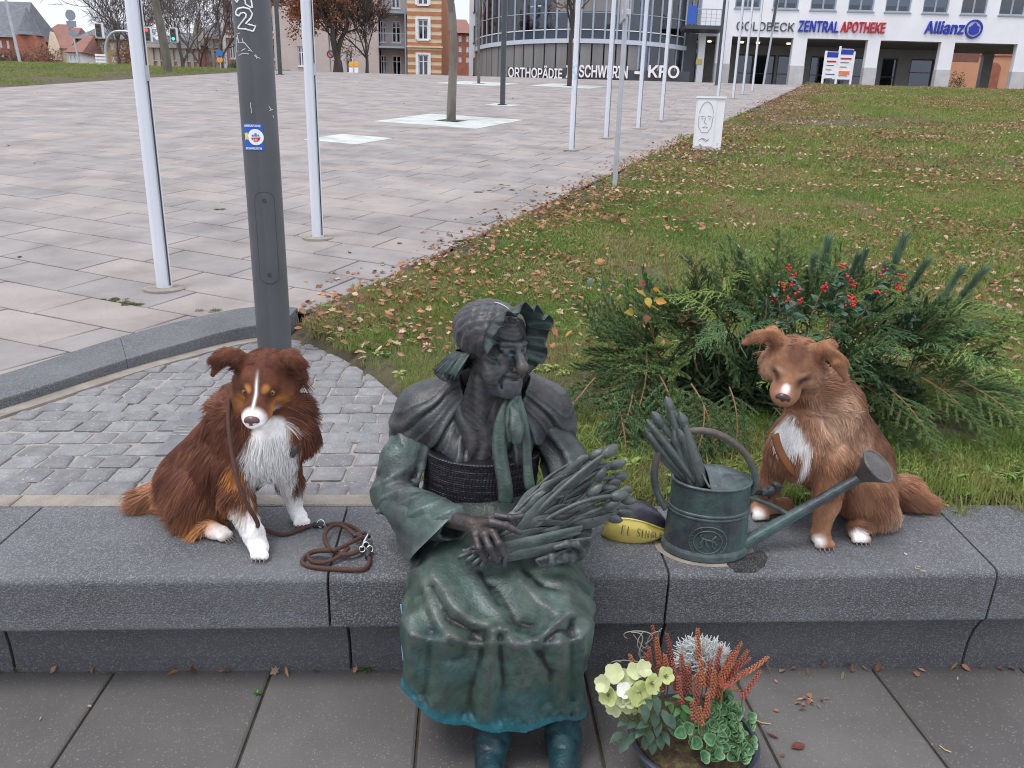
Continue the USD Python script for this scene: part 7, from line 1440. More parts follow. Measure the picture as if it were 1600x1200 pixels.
for px, py, r, c in ((501, 818, .012, .014), (572, 852, .010, .022), (578, 858, .010, .02), (566, 858, .009, .024)):
    q = lz(px, py, c); obj('ring', place(trimesh.creation.torus(r, .0020, 20, 8), q, rx=1.0, ry=.3), M_chrome, lea, True)
obj('snap_hook', tube([lz(574, 836, .03), lz(569, 846, .028), lz(566, 856, .024)], [.004, .005, .003], 8), M_chrome, lea, True); obj('snap_hook', tube([lz(484, 864, .022), lz(495, 858, .026)], .003, 8), M_chrome, lea, True)
# ================================================================ the two dogs
M_skin = vmat('dog_coat', .85, 0, 80, .18, 60, spec=.15)
def furmat(name):
    n = {'a': ('attribute', {'attribute': 'displayColor'}), 'p': ('principled_bsdf', {'roughness': .55, 'specular_ior_level': .25})}
    return usdkit.material(stage, '/World/Looks/' + name, n, [('a.color', 'p.base_color')], surface='p.BSDF')
M_fur = furmat('dog_fur')
M_nose1 = mat('brown_nose', [(.3, (.085, .040, .040)), (.7, (.12, .06, .058))], 90, .28, .4, 300, dist=.001); M_eye = vmat('dog_eye', .12, 0, 80, .1, 90, spec=.35)
def curves(name, P, width, color, parent):
    """P: n x k x 3 strands, tapering"""
    n, k = P.shape[:2]; c = UsdGeom.BasisCurves.Define(stage, numbered(path_of(parent), name))
    c.CreateTypeAttr('linear'); c.CreatePointsAttr(Vt.Vec3fArray.FromNumpy(P.reshape(-1, 3).astype(np.float32))); c.CreateCurveVertexCountsAttr(Vt.IntArray.FromNumpy(np.full(n, k, np.int32)))
    w = (width[:, None] * np.linspace(1, .25, k)[None]).ravel(); c.CreateWidthsAttr(Vt.FloatArray.FromNumpy(w.astype(np.float32))); c.SetWidthsInterpolation('vertex')
    UsdGeom.PrimvarsAPI(c).CreatePrimvar('displayColor', Sdf.ValueTypeNames.Color3fArray, 'uniform').Set(Vt.Vec3fArray.FromNumpy(color.astype(np.float32)))
    UsdShade.MaterialBindingAPI.Apply(c.GetPrim()).Bind(M_fur); return tag(c, kind='stuff')
def head_frame(c, scale, yaw, pitch, roll):
    E = trimesh.transformations.euler_matrix
    R = (E(0, 0, yaw, 'sxyz') @ E(pitch, 0, 0, 'sxyz') @ E(0, roll, 0, 'sxyz'))[:3, :3]; return np.asarray(c, float), R, scale
def hw(F, q): return F[0] + F[2] * (F[1] @ np.asarray(q, float))
def hl(F, P): return (P - F[0]) @ F[1] / F[2]
def dog_head(s, F, ear, mz=1.0):
    k = F[2]; c = lambda a, b, r1, r2, kk=.02: s.cone(hw(F, a), hw(F, b), r1 * k, r2 * k, kk)
    def e(a, r, rot=None, kk=.02, sub=False):
        R = F[1] if rot is None else F[1] @ trimesh.transformations.euler_matrix(*rot, 'sxyz')[:3, :3]; cc = hw(F, a).astype(np.float32); r = np.asarray(r) * k; Rm = r.max() + 3 * s.h + kk; w, p = s._win(cc - Rm, cc + Rm); q = (p - cc) @ R.astype(np.float32); k0 = np.sqrt(((q / r) ** 2).sum(-1)); k1 = np.maximum(np.sqrt(((q / r ** 2) ** 2).sum(-1)), 1e-6); s._mix(w, (k0 * (k0 - 1) / k1).astype(np.float32), kk, sub)
    e((0, .028, .020), (.060, .062, .046)); e((0, -.01, .010), (.046, .045, .040)); 
    for q in (-1, 1):
        e((q * .040, .012, -.014), (.040, .048, .040)); e((q * .022, -.020, .024), (.018, .018, .015)); e((q * .015, -.078 * mz, -.020), (.0205, .036, .0185), kk=.012)
        e((q * .033, -.050, .008), (.012, .012, .0065), kk=.006, sub=True)
        ear(q, e, c)
    c((0, -.018, -.006), (0, -.104 * mz, -.016), .037, .0240); c((0, -.10 * mz, -.018), (0, -.112 * mz, -.018), .0225, .020, .012); c((0, -.0, -.040), (0, -.088 * mz, -.044), .026, .0145); 
def fur(dogp, mesh, n, rng, length, flow, color, lift=.3, width=.0016, dark=.0):
    v, f = mesh.vertices, mesh.faces; nv = vnormals(mesh); tri = v[f]; A = np.linalg.norm(np.cross(tri[:, 1] - tri[:, 0], tri[:, 2] - tri[:, 0]), axis=1); cen = tri.mean(1)
    L = length(cen); pr = A * np.clip(1.0 + .6 * (L < .02), 0, 3) * (L > .002); pr /= pr.sum(); i = rng.choice(len(f), n, p=pr); a, b = rng.uniform(0, 1, (2, n)); fl = a + b > 1; a[fl], b[fl] = 1 - a[fl], 1 - b[fl]
    t = tri[i]; P = t[:, 0] + a[:, None] * (t[:, 1] - t[:, 0]) + b[:, None] * (t[:, 2] - t[:, 0]); N = nv[f[i]].mean(1); N /= np.linalg.norm(N, axis=1, keepdims=True)
    L = length(P) * rng.uniform(.6, 1.2, n); D = flow(P, N); nz = np.stack([meshkit.fbm(P * 24 + 7 * k, 2, 60 + k) - .5 for k in range(3)], 1); D = D + 1.1 * nz + rng.normal(0, .10, (n, 3)); D -= N * (D * N).sum(1, keepdims=True); D /= np.maximum(np.linalg.norm(D, axis=1, keepdims=True), 1e-6)
    d = D * (1 - lift) + N * lift; d /= np.linalg.norm(d, axis=1, keepdims=True); g = np.array([0, 0, -1.]); nk = 5; S = np.linspace(0, 1, nk); wav = np.cross(D, N) * (meshkit.fbm(P * 40, 2, 9) - .5)[:, None]
    Q = np.stack([P - N * .002 + L[:, None] * (s_ * d + s_ ** 2 * (.22 * g - .22 * N * lift) + wav * .35 * math.sin(3.0 * s_) ) for s_ in S], 1)
    Q[:, :, 2] = np.maximum(Q[:, :, 2], .4235)
    C = color(P, True) * np.exp(rng.normal(0, .20, n) * np.where(L < .016, 1.5, 1.0))[:, None] ; C = C * (1 + .9 * (meshkit.fbm(P * np.array([70, 70, 30]), 2, 5) - .5) * np.where(C.min(1) > .4, .35, 1))[:, None]
    return curves('fur', Q, width * rng.uniform(.7, 1.3, n) * np.clip(L / .03, .55, 1.15), np.clip(C, .004, .85), dogp)
def blob(P, c, r): return np.exp(-(((P - np.asarray(c)) / np.asarray(r)) ** 2).sum(1))
def eyeball(parent, F, q, r, iris, closed=0.0, fwd=-.0455, x=.033, z=.008, look=None):
    c = hw(F, (q * x, fwd, z)); m = trimesh.creation.icosphere(3, r * F[2]); d = F[1] @ np.array([q * .12, -1, -.05]) if look is None else np.array(look, float); d /= np.linalg.norm(d); a = (m.vertices / (r * F[2])) @ d; col = np.where(a[:, None] > .955, (.008, .006, .006), np.where(a[:, None] > .70, iris, (.03, .02, .016))); m.apply_translation(c); return obj('eye', m, M_eye, parent, True, col)
def nose_part(parent, F, mm, c=(0, -.121, -.010), r=(.0188, .0125, .0140)):
    lo = hw(F, c) - .05; s = Soft(lo, lo + .1, .0016); k = F[2]
    def e(a, rr, sub=False, kk=.006): 
        cc = hw(F, a).astype(np.float32); rr = np.asarray(rr) * k; w, p = s._win(cc - rr.max() - .01, cc + rr.max() + .01); q = (p - cc) @ F[1].astype(np.float32); k0 = np.sqrt(((q / rr) ** 2).sum(-1)); k1 = np.maximum(np.sqrt(((q / rr ** 2) ** 2).sum(-1)), 1e-6); s._mix(w, (k0 * (k0 - 1) / k1).astype(np.float32), kk, sub)
    e(c, r); 
    for q in (-1, 1): e((c[0] + q * .0078, c[1] - .0095, c[2] - .001), (.0042, .004, .0030), True, .003); e((c[0] + q * .0125, c[1] - .004, c[2] - .004), (.004, .006, .0022), True, .003)
    return obj('nose', s.mesh(1), mm, parent, True)
RGd = np.random.default_rng(90)
# ------------------------------------------------ left dog: brown, tan and white, long coated
d1 = thing('dog', 'long haired brown, tan and white dog with a white blaze sitting left of the statue', 'dog')
F1 = head_frame((-.752, 2.215, .952), 1.24, math.radians(1), math.radians(24), math.radians(0))
s = Soft((-1.36, 1.98, .40), (-.54, 2.60, 1.12), .0046)
s.cone((-.805, 2.275, .73), (-.99, 2.36, .57), .100, .118, .04).ell((-1.085, 2.395, .525), (.105, .11, .10), k=.05).cone((-.875, 2.32, .81), (-.765, 2.27, .925), .085, .066, .04).ell((-.745, 2.245, .755), (.092, .07, .120), k=.04)
s.cone((-.86, 2.33, .82), (-1.07, 2.41, .58), .075, .085, .05).cone((-.672, 2.275, .86), (-.662, 2.28, .76), .040, .046, .05).cone((-.835, 2.24, .86), (-.85, 2.24, .76), .040, .05, .05)
s.chain([(-.855, 2.215, .68), (-.852, 2.185, .585), (-.795, 2.145, .475), (-.785, 2.138, .452)], [.055, .040, .027, .026], .03).ell((-.772, 2.118, .444), (.030, .044, .024), (0, 0, .35), .015)
s.chain([(-.735, 2.31, .68), (-.733, 2.345, .57), (-.724, 2.352, .47)], [.05, .034, .0255], .03).ell((-.708, 2.338, .443), (.028, .040, .023), (0, 0, .5), .015)
s.ell((-1.02, 2.29, .525), (.095, .072, .105), (0, .3, .3), .04).cone((-1.02, 2.26, .455), (-.955, 2.222, .446), .036, .027, .02).ell((-.935, 2.212, .443), (.036, .027, .022), (0, 0, .3), .012)
s.chain([(-1.12, 2.42, .50), (-1.20, 2.42, .468), (-1.245, 2.40, .470)], [.045, .045, .030], .03)
for (px_, py_, ax) in ((-.772, 2.085, 0), (-.702, 2.305, .2), (-.912, 2.200, 1.06)):          # toes
    for k in (-1.5, -.5, .5, 1.5):
        w_ = .0125 if ax < 1 else .0095; dx, dy = math.cos(ax) * k * w_, math.sin(ax) * k * w_; s.ell((px_ + dx + (.012 if ax < 1 else .004), py_ + dy, .4375), (.0092, .0140, .0128) if ax < 1 else (.014, .011, .0125), k=.008)
def ear1(q, e, c):
    e((q * .058, .024, .056), (.026, .014, .030), (0, q * .45, 0)); c((q * .054, .022, .050), (q * .078, .016, .080), .020, .014, .015); e((q * .094, .000, .070), (.022, .009, .022), (.25, q * .9, 0), .012); c((q * .084, .004, .078), (q * .112, -.014, .036), .015, .006, .012)
dog_head(s, F1, ear1); w, p = s._win(s.lo, s.lo + s.h * s.n); s.d = np.maximum(s.d, (.4215 - p[..., 2]))
bm1 = s.mesh(2)
BR, BRL, TAN, WHT = np.array((.125, .046, .029)), np.array((.34, .155, .085)), np.array((.44, .185, .058)), np.array((.92, .89, .87))
def col1(P, hair=False):
    q = hl(F1, P); inh = (np.abs(q[:, 0]) < .13) & (q[:, 1] < .075) & (q[:, 2] > -.062) & (q[:, 2] < .16) & (P[:, 2] > .80); n = meshkit.fbm(P * 30, 3, 3) - .5; stx = np.clip((meshkit.fbm(P * np.array([22, 22, 9]), 3, 31) - .5) * 4, 0, 1); c = mixc(np.tile(BR, (len(P), 1)), BRL * .8, stx * .55) * (1 + n[:, None] * .7)
    hz = np.clip((.60 - P[:, 2]) * 7 + n * 2.4, 0, 1) * (P[:, 0] < -.90); tl = np.clip((-1.12 - P[:, 0]) * 14 + n, 0, 1); c = mixc(c, BRL, np.clip(hz * .75 + tl, 0, 1) * .85)
    bib = blob(P, (-.735, 2.17, .72), (.082, .13, .13)) * 1.7 + blob(P, (-.742, 2.24, .57), (.050, .10, .11)) * 1.3; ctn = blob(P, (-.845, 2.17, .67), (.040, .07, .05)) * 1.5
    c = mixc(c, WHT, np.clip((bib + n * .7 - .55) * 3.2, 0, 1) * ~inh); c = mixc(c, TAN, np.clip((ctn - .75) * 3, 0, 1) * ~inh)
    leg = np.clip((.585 - P[:, 2]) * 14 + n * 2, 0, 1) * (P[:, 0] > -.895); c = mixc(c, TAN, np.clip((.615 - P[:, 2]) * 14 + n * 2, 0, 1) * (P[:, 0] > -.90) * (P[:, 0] < -.79) * (P[:, 1] < 2.24) * ~inh * .9); c = mixc(c, WHT, leg)
    hf = blob(P, (-.925, 2.21, .44), (.05, .05, .035)) + 0; c = mixc(c, TAN, np.clip(blob(P, (-.97, 2.22, .46), (.05, .06, .05)) * 1.5, 0, 1)); c = mixc(c, WHT * .95, np.clip(hf * 1.6 - .3, 0, 1))
    # face
    ax = np.abs(q[:, 0]); h = np.tile(BR * .92, (len(P), 1)) * (1 + n[:, None] * .5)
    h = mixc(h, BR * .38, np.clip(sum(blob(q, (s_ * .035, -.05, .004), (.020, .03, .015)) for s_ in (-1, 1)) * 1.3, 0, 1) * .85)
    ch = 1.25 * sum(blob(q, (s_ * .041, -.048, -.030), (.026, .05, .020)) for s_ in (-1, 1)) * 1.5 + sum(blob(q, (s_ * .030, -.075, -.036), (.016, .04, .016)) for s_ in (-1, 1)); h = mixc(h, TAN, np.clip(ch + n * .3, 0, 1) * (q[:, 1] < .02))
    bw = sum(blob(q, (s_ * .021, -.045, .026), (.010, .03, .009)) for s_ in (-1, 1)); h = mixc(h, TAN * 1.05, np.clip(bw * 1.7 - .35, 0, 1))
    mz = blob(q, (0, -.118, -.018), (.030, .036, .030)) * 1.6; bl = np.exp(-(ax / .0030) ** 2) * (q[:, 1] < .01) * (q[:, 2] > -.03) * np.clip((.058 - q[:, 2]) * 40, 0, 1); chin = blob(q, (0, -.07, -.056), (.028, .06, .014)) * 1.5
    h = mixc(h, WHT, np.clip(np.maximum(np.maximum(mz - .35, 0) * 2.2, np.maximum(bl, chin)), 0, 1)); er = np.clip((q[:, 2] - .07) * 30, 0, 1) * (ax > .04); h = mixc(h, BR * .9 + BRL * .18, er * .7); h = mixc(h, np.array((.28, .10, .09)), np.clip(blob(q, (0, -.128, -.002), (.014, .012, .007)), 0, 1) * .7)
    return np.where(inh[:, None], h, c)
obj('body', bm1, M_skin, d1, True, col1(bm1.vertices) * .92)
def len1(P):
    q = hl(F1, P); inh = (P[:, 2] > .80) & (q[:, 1] < .06) & (q[:, 2] > -.06) & (np.abs(q[:, 0]) < .14); L = np.full(len(P), .040); L = np.where(P[:, 0] < -.93, .055, L); L = np.where((P[:, 0] > -.86) & (P[:, 2] > .5), .030, L); L += .035 * blob(P, (-1.22, 2.42, .47), (.10, .1, .09)) + .02 * blob(P, (-1.05, 2.27, .47), (.09, .1, .06)) + .030 * blob(P, (-.74, 2.25, .82), (.16, .12, .09)) + .03 * blob(P, (-.72, 2.26, .60), (.05, .06, .06))
    leg = ((P[:, 2] < .57) & (P[:, 0] > -.90)) | (blob(P, (-.93, 2.21, .44), (.05, .045, .04)) > .4); L = np.where(leg, .010 + .020 * np.clip((P[:, 2] - .48) * 12, 0, 1), L); L = np.where((P[:, 2] < .458) & (P[:, 0] > -.96), .005, L)
    hd = .004 + .010 * np.clip((q[:, 1] + .07) / .08, 0, 1) + .050 * np.clip((q[:, 1] + .01) / .05, 0, 1) * (np.abs(q[:, 0]) > .040) * (q[:, 2] < .04) + .006 * (q[:, 2] > .06); hd = np.where(q[:, 1] < -.085, .0035, hd); hd = np.where(sum(blob(q, (s_ * .033, -.05, .008), (.013, .02, .010)) for s_ in (-1, 1)) > .45, .0015, hd); L = np.where((np.abs(q[:, 0]) < .045) & (q[:, 1] < .0) & (q[:, 2] < -.03) & (q[:, 2] > -.10), .006, L); return np.where(inh, hd, L)
def flow1(P, N):
    q = hl(F1, P); D = np.tile(np.array([-.45, .10, -.85]), (len(P), 1)); D = np.where((P[:, 0] < -1.08)[:, None], np.array([-.9, -.1, -.35]), D); D = np.where((P[:, 0] > -.80)[:, None], np.array([.05, -.15, -1.]), D)
    inh = (P[:, 2] > .82) & (q[:, 1] < .06); hd = np.c_[np.sign(q[:, 0]) * (.35 + .5 * (q[:, 1] > -.03)), np.full(len(q), .9), -.30 + .9 * np.clip((q[:, 2] - .01) * 30, -1, 1) * (q[:, 1] < .0)] @ F1[1].T; hd = np.where((q[:, 2] > .06)[:, None], np.c_[np.sign(q[:, 0]) * .8, np.full(len(q), -.1), np.full(len(q), -.3)] @ F1[1].T, hd); return np.where(inh[:, None], hd, D)
fur(d1, bm1, 56000, RGd, len1, flow1, col1, .26, .0022)
for q in (-1, 1): eyeball(d1, F1, q, .0090, (.20, .085, .03), fwd=-.0412, look=(.10, -1, .12))
nose_part(d1, F1, M_nose1)
tg = at_y(458, 706, 2.185); s = Soft(tg - .04, tg + .04, .003); s.ell(tg, (.012, .010, .022), (0, .3, 0)); obj('collar_tag', s.mesh(1), plain('tag_dark', (.035, .042, .038), .4), d1, True)

# ------------------------------------------------ right dog: reddish brown, shorter coat, looking down
d2 = thing('dog', 'reddish brown dog with a white chest and brown harness sitting behind the watering can', 'dog')
F2 = head_frame((.876, 2.318, 1.016), 1.25, math.radians(-26), math.radians(21), math.radians(9))
s = Soft((.62, 2.02, .40), (1.66, 2.74, 1.18), .005)
s.cone((.985, 2.40, .74), (1.13, 2.48, .635), .112, .128, .05).ell((1.235, 2.50, .55), (.120, .12, .118), k=.06).cone((1.06, 2.45, .85), (.92, 2.375, .975), .110, .080, .05).ell((.948, 2.345, .75), (.082, .07, .12), k=.04).cone((1.07, 2.46, .84), (1.235, 2.52, .64), .095, .105, .05)
s.chain([(1.045, 2.33, .70), (1.052, 2.318, .56), (1.047, 2.312, .475)], [.058, .040, .030], .03).ell((1.040, 2.292, .4455), (.034, .046, .026), k=.015)
s.chain([(.915, 2.40, .70), (.905, 2.46, .55), (.912, 2.49, .46)], [.052, .036, .028], .03).ell((.895, 2.478, .445), (.034, .044, .025), k=.015); s.cone((.905, 2.49, .45), (.99, 2.50, .455), .026, .03, .02)
s.ell((1.235, 2.405, .54), (.085, .075, .105), (0, -.3, 0), .04).ell((1.295, 2.405, .487), (.046, .045, .045), k=.03).cone((1.25, 2.385, .46), (1.185, 2.345, .447), .034, .030, .02).ell((1.178, 2.330, .444), (.032, .040, .024), k=.012)
s.chain([(1.34, 2.55, .52), (1.44, 2.56, .50), (1.515, 2.55, .468)], [.048, .048, .030], .03)
for (px_, py_, ax) in ((1.040, 2.252, 0), (1.178, 2.296, 0), (.888, 2.442, .2)):
    for k in (-1.5, -.5, .5, 1.5):
        dx, dy = math.cos(ax) * k * .0150, math.sin(ax) * k * .0150; s.ell((px_ + dx, py_ + dy, .4385), (.0100, .0150, .0140), k=.006)
def ear2(q, e, c):
    if q < 0: c((-.045, .022, .052), (-.070, .016, .080), .020, .017, .015); e((-.090, .004, .072), (.036, .009, .021), (.35, -.45, .1), .012); c((-.095, .0, .068), (-.126, -.014, .048), .015, .007, .012)
    else: c((.045, .022, .052), (.066, .014, .082), .022, .018, .015); e((.090, -.004, .066), (.034, .009, .024), (.35, .62, -.1), .012); c((.098, -.012, .058), (.124, -.024, .030), .016, .008, .012)
dog_head(s, F2, ear2, .93); w, p = s._win(s.lo, s.lo + s.h * s.n); s.d = np.maximum(s.d, (.4215 - p[..., 2]))
bm2 = s.mesh(2)
RB, RBD, CRM = np.array((.300, .148, .086)), np.array((.085, .036, .025)), np.array((.60, .40, .28))
def col2(P, hair=False):
    q = hl(F2, P); inh = (P[:, 2] > .86) & (q[:, 1] < .07) & (q[:, 2] > -.058) & (np.abs(q[:, 0]) < .15); n = meshkit.fbm(P * 26, 3, 13) - .5; stx = np.clip((meshkit.fbm(P * np.array([22, 22, 9]), 3, 37) - .5) * 4, -1, 1); c = mixc(mixc(np.tile(RB, (len(P), 1)), CRM * .8, np.clip(stx, 0, 1) * .45), RBD * 1.3, np.clip(-stx, 0, 1) * .55) * (1 + n[:, None] * .5)
    c = mixc(c, RBD, np.clip(((P[:, 0] - 1.12) * 3 + (P[:, 1] - 2.45) * 6 + (P[:, 2] - .62) * 2.5 + n), 0, 1) * .9); c = mixc(c, CRM, np.clip(blob(P, (1.05, 2.32, .84), (.09, .12, .10)) * 1.6 + blob(P, (1.17, 2.39, .72), (.05, .10, .11)) + n * .4 - .3, 0, 1) * .8)
    c = mixc(c, CRM, np.clip(blob(P, (1.30, 2.39, .48), (.05, .05, .05)) * 1.2, 0, 1) * .75); c = mixc(c, np.array((.36, .18, .105)), np.clip(blob(P, (1.045, 2.29, .60), (.055, .07, .14)) * 1.4, 0, 1) * .8)
    wc = blob(P, (.885, 2.28, .80), (.050, .09, .075)) * 1.6 + blob(P, (.950, 2.28, .70), (.018, .08, .09)) * .9; c = mixc(c, WHT * .95, np.clip((wc + n * .6 - .5) * 3, 0, 1) * ~inh)
    toe = blob(P, (1.022, 2.262, .44), (.028, .03, .03)) + blob(P, (1.17, 2.298, .44), (.032, .034, .035)) * 1.2 + blob(P, (.875, 2.44, .44), (.03, .04, .03)); c = mixc(c, WHT, np.clip(toe * 1.8 - .5, 0, 1)); c = mixc(c, RBD * 1.5, np.clip(blob(P, (1.05, 2.28, .455), (.03, .05, .02)), 0, 1) * .6)
    c = mixc(c, RB * 1.1, np.clip((P[:, 0] - 1.36) * 12, 0, 1))
    ax = np.abs(q[:, 0]); h = np.tile(RB * .92, (len(P), 1)) * (1 + n[:, None] * .4); h = mixc(h, RBD, np.clip(blob(q, (0, -.01, .058), (.020, .04, .030)) + blob(q, (0, -.01, .045), (.035, .04, .025)) * .7, 0, 1) * .8); h = mixc(h, RBD * .5, np.clip(sum(blob(q, (s_ * .034, -.05, .007), (.021, .03, .0070)) for s_ in (-1, 1)) * 1.3, 0, 1) * .95)
    h = mixc(h, CRM * .8, np.clip(sum(blob(q, (s_ * .026, -.045, .022), (.014, .03, .007)) for s_ in (-1, 1)) * 1.2 - .2, 0, 1) * .7); h = mixc(h, CRM * .7, np.clip(sum(blob(q, (s_ * .055, -.01, -.02), (.025, .05, .03)) for s_ in (-1, 1)), 0, 1) * .6); h = mixc(h, WHT * .95, np.clip(blob(q, (0, -.098, .004), (.011, .024, .012)) * 1.8 - .45 + 1.5 * blob(q, (0, -.10, -.045), (.02, .02, .010)), 0, 1)); h = mixc(h, np.array((.42, .22, .2)), np.clip(blob(q, (0, -.106, .000), (.018, .014, .008)) * 1.2, 0, 1) * .7)
    h = mixc(h, RBD * .30, np.clip(sum(blob(q, (s_ * .026, -.062, -.036), (.012, .045, .0055)) for s_ in (-1, 1)) * 1.4, 0, 1)); h = mixc(h, RBD * .6, np.clip(sum(blob(q, (s_ * .022, -.052, .002), (.010, .03, .020)) for s_ in (-1, 1)), 0, 1) * .55); er = (q[:, 2] > .055) & (ax > .045); h = mixc(h, np.array((.36, .165, .085)), er * .7 * np.clip(.6 + 3 * n, 0, 1)); h = mixc(h, RBD, er * np.clip((ax - .105) * 30, 0, 1) * .5); return np.where(inh[:, None], h, c)
obj('body', bm2, M_skin, d2, True, col2(bm2.vertices) * .92)
def len2(P):
    q = hl(F2, P); inh = (P[:, 2] > .86) & (q[:, 1] < .06) & (q[:, 2] > -.058); L = np.full(len(P), .026); L += .016 * blob(P, (1.03, 2.36, .86), (.10, .12, .10)) + .035 * blob(P, (1.47, 2.56, .49), (.10, .1, .08)) + .020 * blob(P, (1.30, 2.39, .48), (.05, .05, .05)); L = np.where((P[:, 2] < .60) & (P[:, 0] < 1.11), .010, L); L = np.where((P[:, 2] < .462) & (P[:, 0] < 1.27), .005, L)
    hd = .008 + .012 * np.clip((q[:, 1] + .06) / .08, 0, 1) + .034 * np.clip((q[:, 1] + .01) / .05, 0, 1) * (np.abs(q[:, 0]) > .04) * (q[:, 2] < .045) + .012 * np.clip(q[:, 1] / .05, 0, 1); hd = np.where(q[:, 1] < -.07, .0032, hd); hd = np.where((q[:, 2] > .055) & (np.abs(q[:, 0]) > .045), .014, hd); return np.where(inh, hd, L)
def flow2(P, N):
    q = hl(F2, P); D = np.tile(np.array([.45, .05, -.85]), (len(P), 1)); D = np.where((P[:, 0] > 1.33)[:, None], np.array([.9, -.1, -.35]), D); D = np.where((P[:, 0] < 1.0)[:, None], np.array([-.05, -.1, -1.]), D); inh = (P[:, 2] > .86) & (q[:, 1] < .06)
    hd = np.c_[np.sign(q[:, 0]) * .35, np.full(len(q), .9), -.2 + .9 * np.clip((q[:, 2] - .01) * 30, -1, 1) * (q[:, 1] < .0)] @ F2[1].T; hd = np.where((q[:, 2] > .06)[:, None], np.c_[np.sign(q[:, 0]) * .8, np.full(len(q), -.1), np.full(len(q), -.3)] @ F2[1].T, hd); return np.where(inh[:, None], hd, D)
fur(d2, bm2, 56000, RGd, len2, flow2, col2, .26, .0021)
for q in (-1, 1): eyeball(d2, F2, q, .0085, (.03, .02, .015), fwd=-.0335, z=.006)
nose_part(d2, F2, c=(0, -.112, -.010), mm=mat('dark_brown_nose', [(.3, (.035, .016, .018)), (.7, (.06, .028, .03))], 90, .25, .4, 300, dist=.001))
hp_ = [at_y(1211, 678, 2.262), at_y(1216, 698, 2.262), at_y(1228, 722, 2.272), at_y(1246, 742, 2.30), at_y(1262, 752, 2.33)]
m = strip(hp_, [.013, .014, .014, .013, .010], .005); obj('harness_strap', m, mat('tan_leather', [(.3, (.16, .058, .022)), (.7, (.22, .085, .035))], 20, .5, .3, 120, dist=.002), d2, True)

def claws(parent, x, y, ax, fw_ang, spread, n=4, r=.0032):
    for k in range(n):
        o = (k - (n - 1) / 2) * spread; b = np.array([x + math.cos(ax) * o, y + math.sin(ax) * o, .4335]); d = np.array([math.sin(fw_ang), -math.cos(fw_ang), -.35]); obj('claw', tube([b, b + d * .006, b + d * .013 + [0, 0, -.002]], [r, r * .8, r * .25], 6), M_claw, parent, True)
M_claw = mat('claw_horn', [(.3, (.10, .07, .055)), (.7, (.22, .16, .13))], 90, .4)
claws(d1, -.760, 2.072, 0, 0, .0125); claws(d1, -.693, 2.291, .2, .2, .0125); claws(d1, -.893, 2.188, 1.06, 1.06, .0095); claws(d2, 1.040, 2.236, 0, 0, .015); claws(d2, 1.178, 2.280, 0, 0, .015)
# ================================================================ planted bowl and small things on the pavement
rp = np.random.default_rng(64)
bc_ = at_z(1082, 1152, .125); BXp, BYp, RB_ = bc_[0], bc_[1], .170
bowl = thing('planter_bowl', 'dark blue grey plastic bowl on the pavement beside the statue', 'planter', (BXp, BYp, .001))
M_bowl = mat('bowl_plastic', [(.3, (.035, .042, .062)), (.7, (.05, .058, .082))], 12, .38, .1, 90)
obj('shell', lathe([(0, 0), (.085, 0), (.10, .006), (.125, .04), (.155, .09), (RB_ - .002, .122), (RB_ + .006, .126), (RB_ + .008, .131), (RB_ + .004, .135), (RB_ - .006, .133), (RB_ - .010, .120), (0, .118)], 56), M_bowl, bowl, 40)
M_peat = mat('peat_and_moss', [(.3, (.025, .017, .010)), (.5, (.06, .038, .02)), (.62, (.10, .085, .03)), (.8, (.13, .13, .04))], 38, .95, .9, 120, dist=.01)
sm = trimesh.creation.icosphere(4); sm.apply_scale([RB_ - .012, RB_ - .012, .035]); sm.vertices[:, 2] = np.maximum(sm.vertices[:, 2], -.002) + .012 * (meshkit.fbm(sm.vertices * 30, 3, 4) - .4); sm.apply_translation([0, 0, .122]); obj('soil', sm, M_peat, bowl, True)
Zs = .145
def pp(px, py, dy=0.0): return at_y(px, py, BYp + dy)
def z6(a, b): return 920 + a / 5., 960 + b / 5.
# heather spikes
he = thing('heather', 'salmon red heather with upright bristly flower spikes in the bowl', 'plant')
M_he = [leafmat(f'heather_bell_{i}', a, b, .25, .25, .6, 160) for i, (a, b) in enumerate((((.33, .085, .055), (.50, .17, .10)), ((.27, .07, .06), (.44, .14, .105)), ((.40, .12, .065), (.52, .22, .11))))]
M_hestem = mat('heather_stem', (.12, .09, .03), 30, .8)
oct_ = trimesh.creation.icosphere(0)
SP = [(495, 85, 560, 420), (605, 145, 640, 430), (850, 110, 870, 420), (470, 250, 500, 540), (440, 300, 470, 530), (320, 315, 380, 470), (545, 365, 570, 600), (655, 370, 690, 610), (590, 310, 620, 540), (720, 300, 740, 520), (750, 420, 730, 680), (880, 350, 890, 560), (940, 350, 920, 560), (1030, 250, 980, 520), (1195, 220, 1040, 470), (1245, 280, 1060, 500), (1265, 340, 1080, 520), (1400, 330, 1180, 480), (1240, 430, 1040, 580), (1340, 440, 1200, 650), (860, 440, 840, 680), (925, 610, 910, 800), (780, 390, 780, 600), (1100, 310, 1000, 560), (1180, 600, 1050, 570), (700, 480, 720, 690), (530, 180, 560, 450), (1160, 290, 1020, 560), (820, 480, 830, 700), (980, 430, 960, 640), (1060, 400, 1000, 640), (800, 680, 830, 830), (870, 720, 880, 860)]
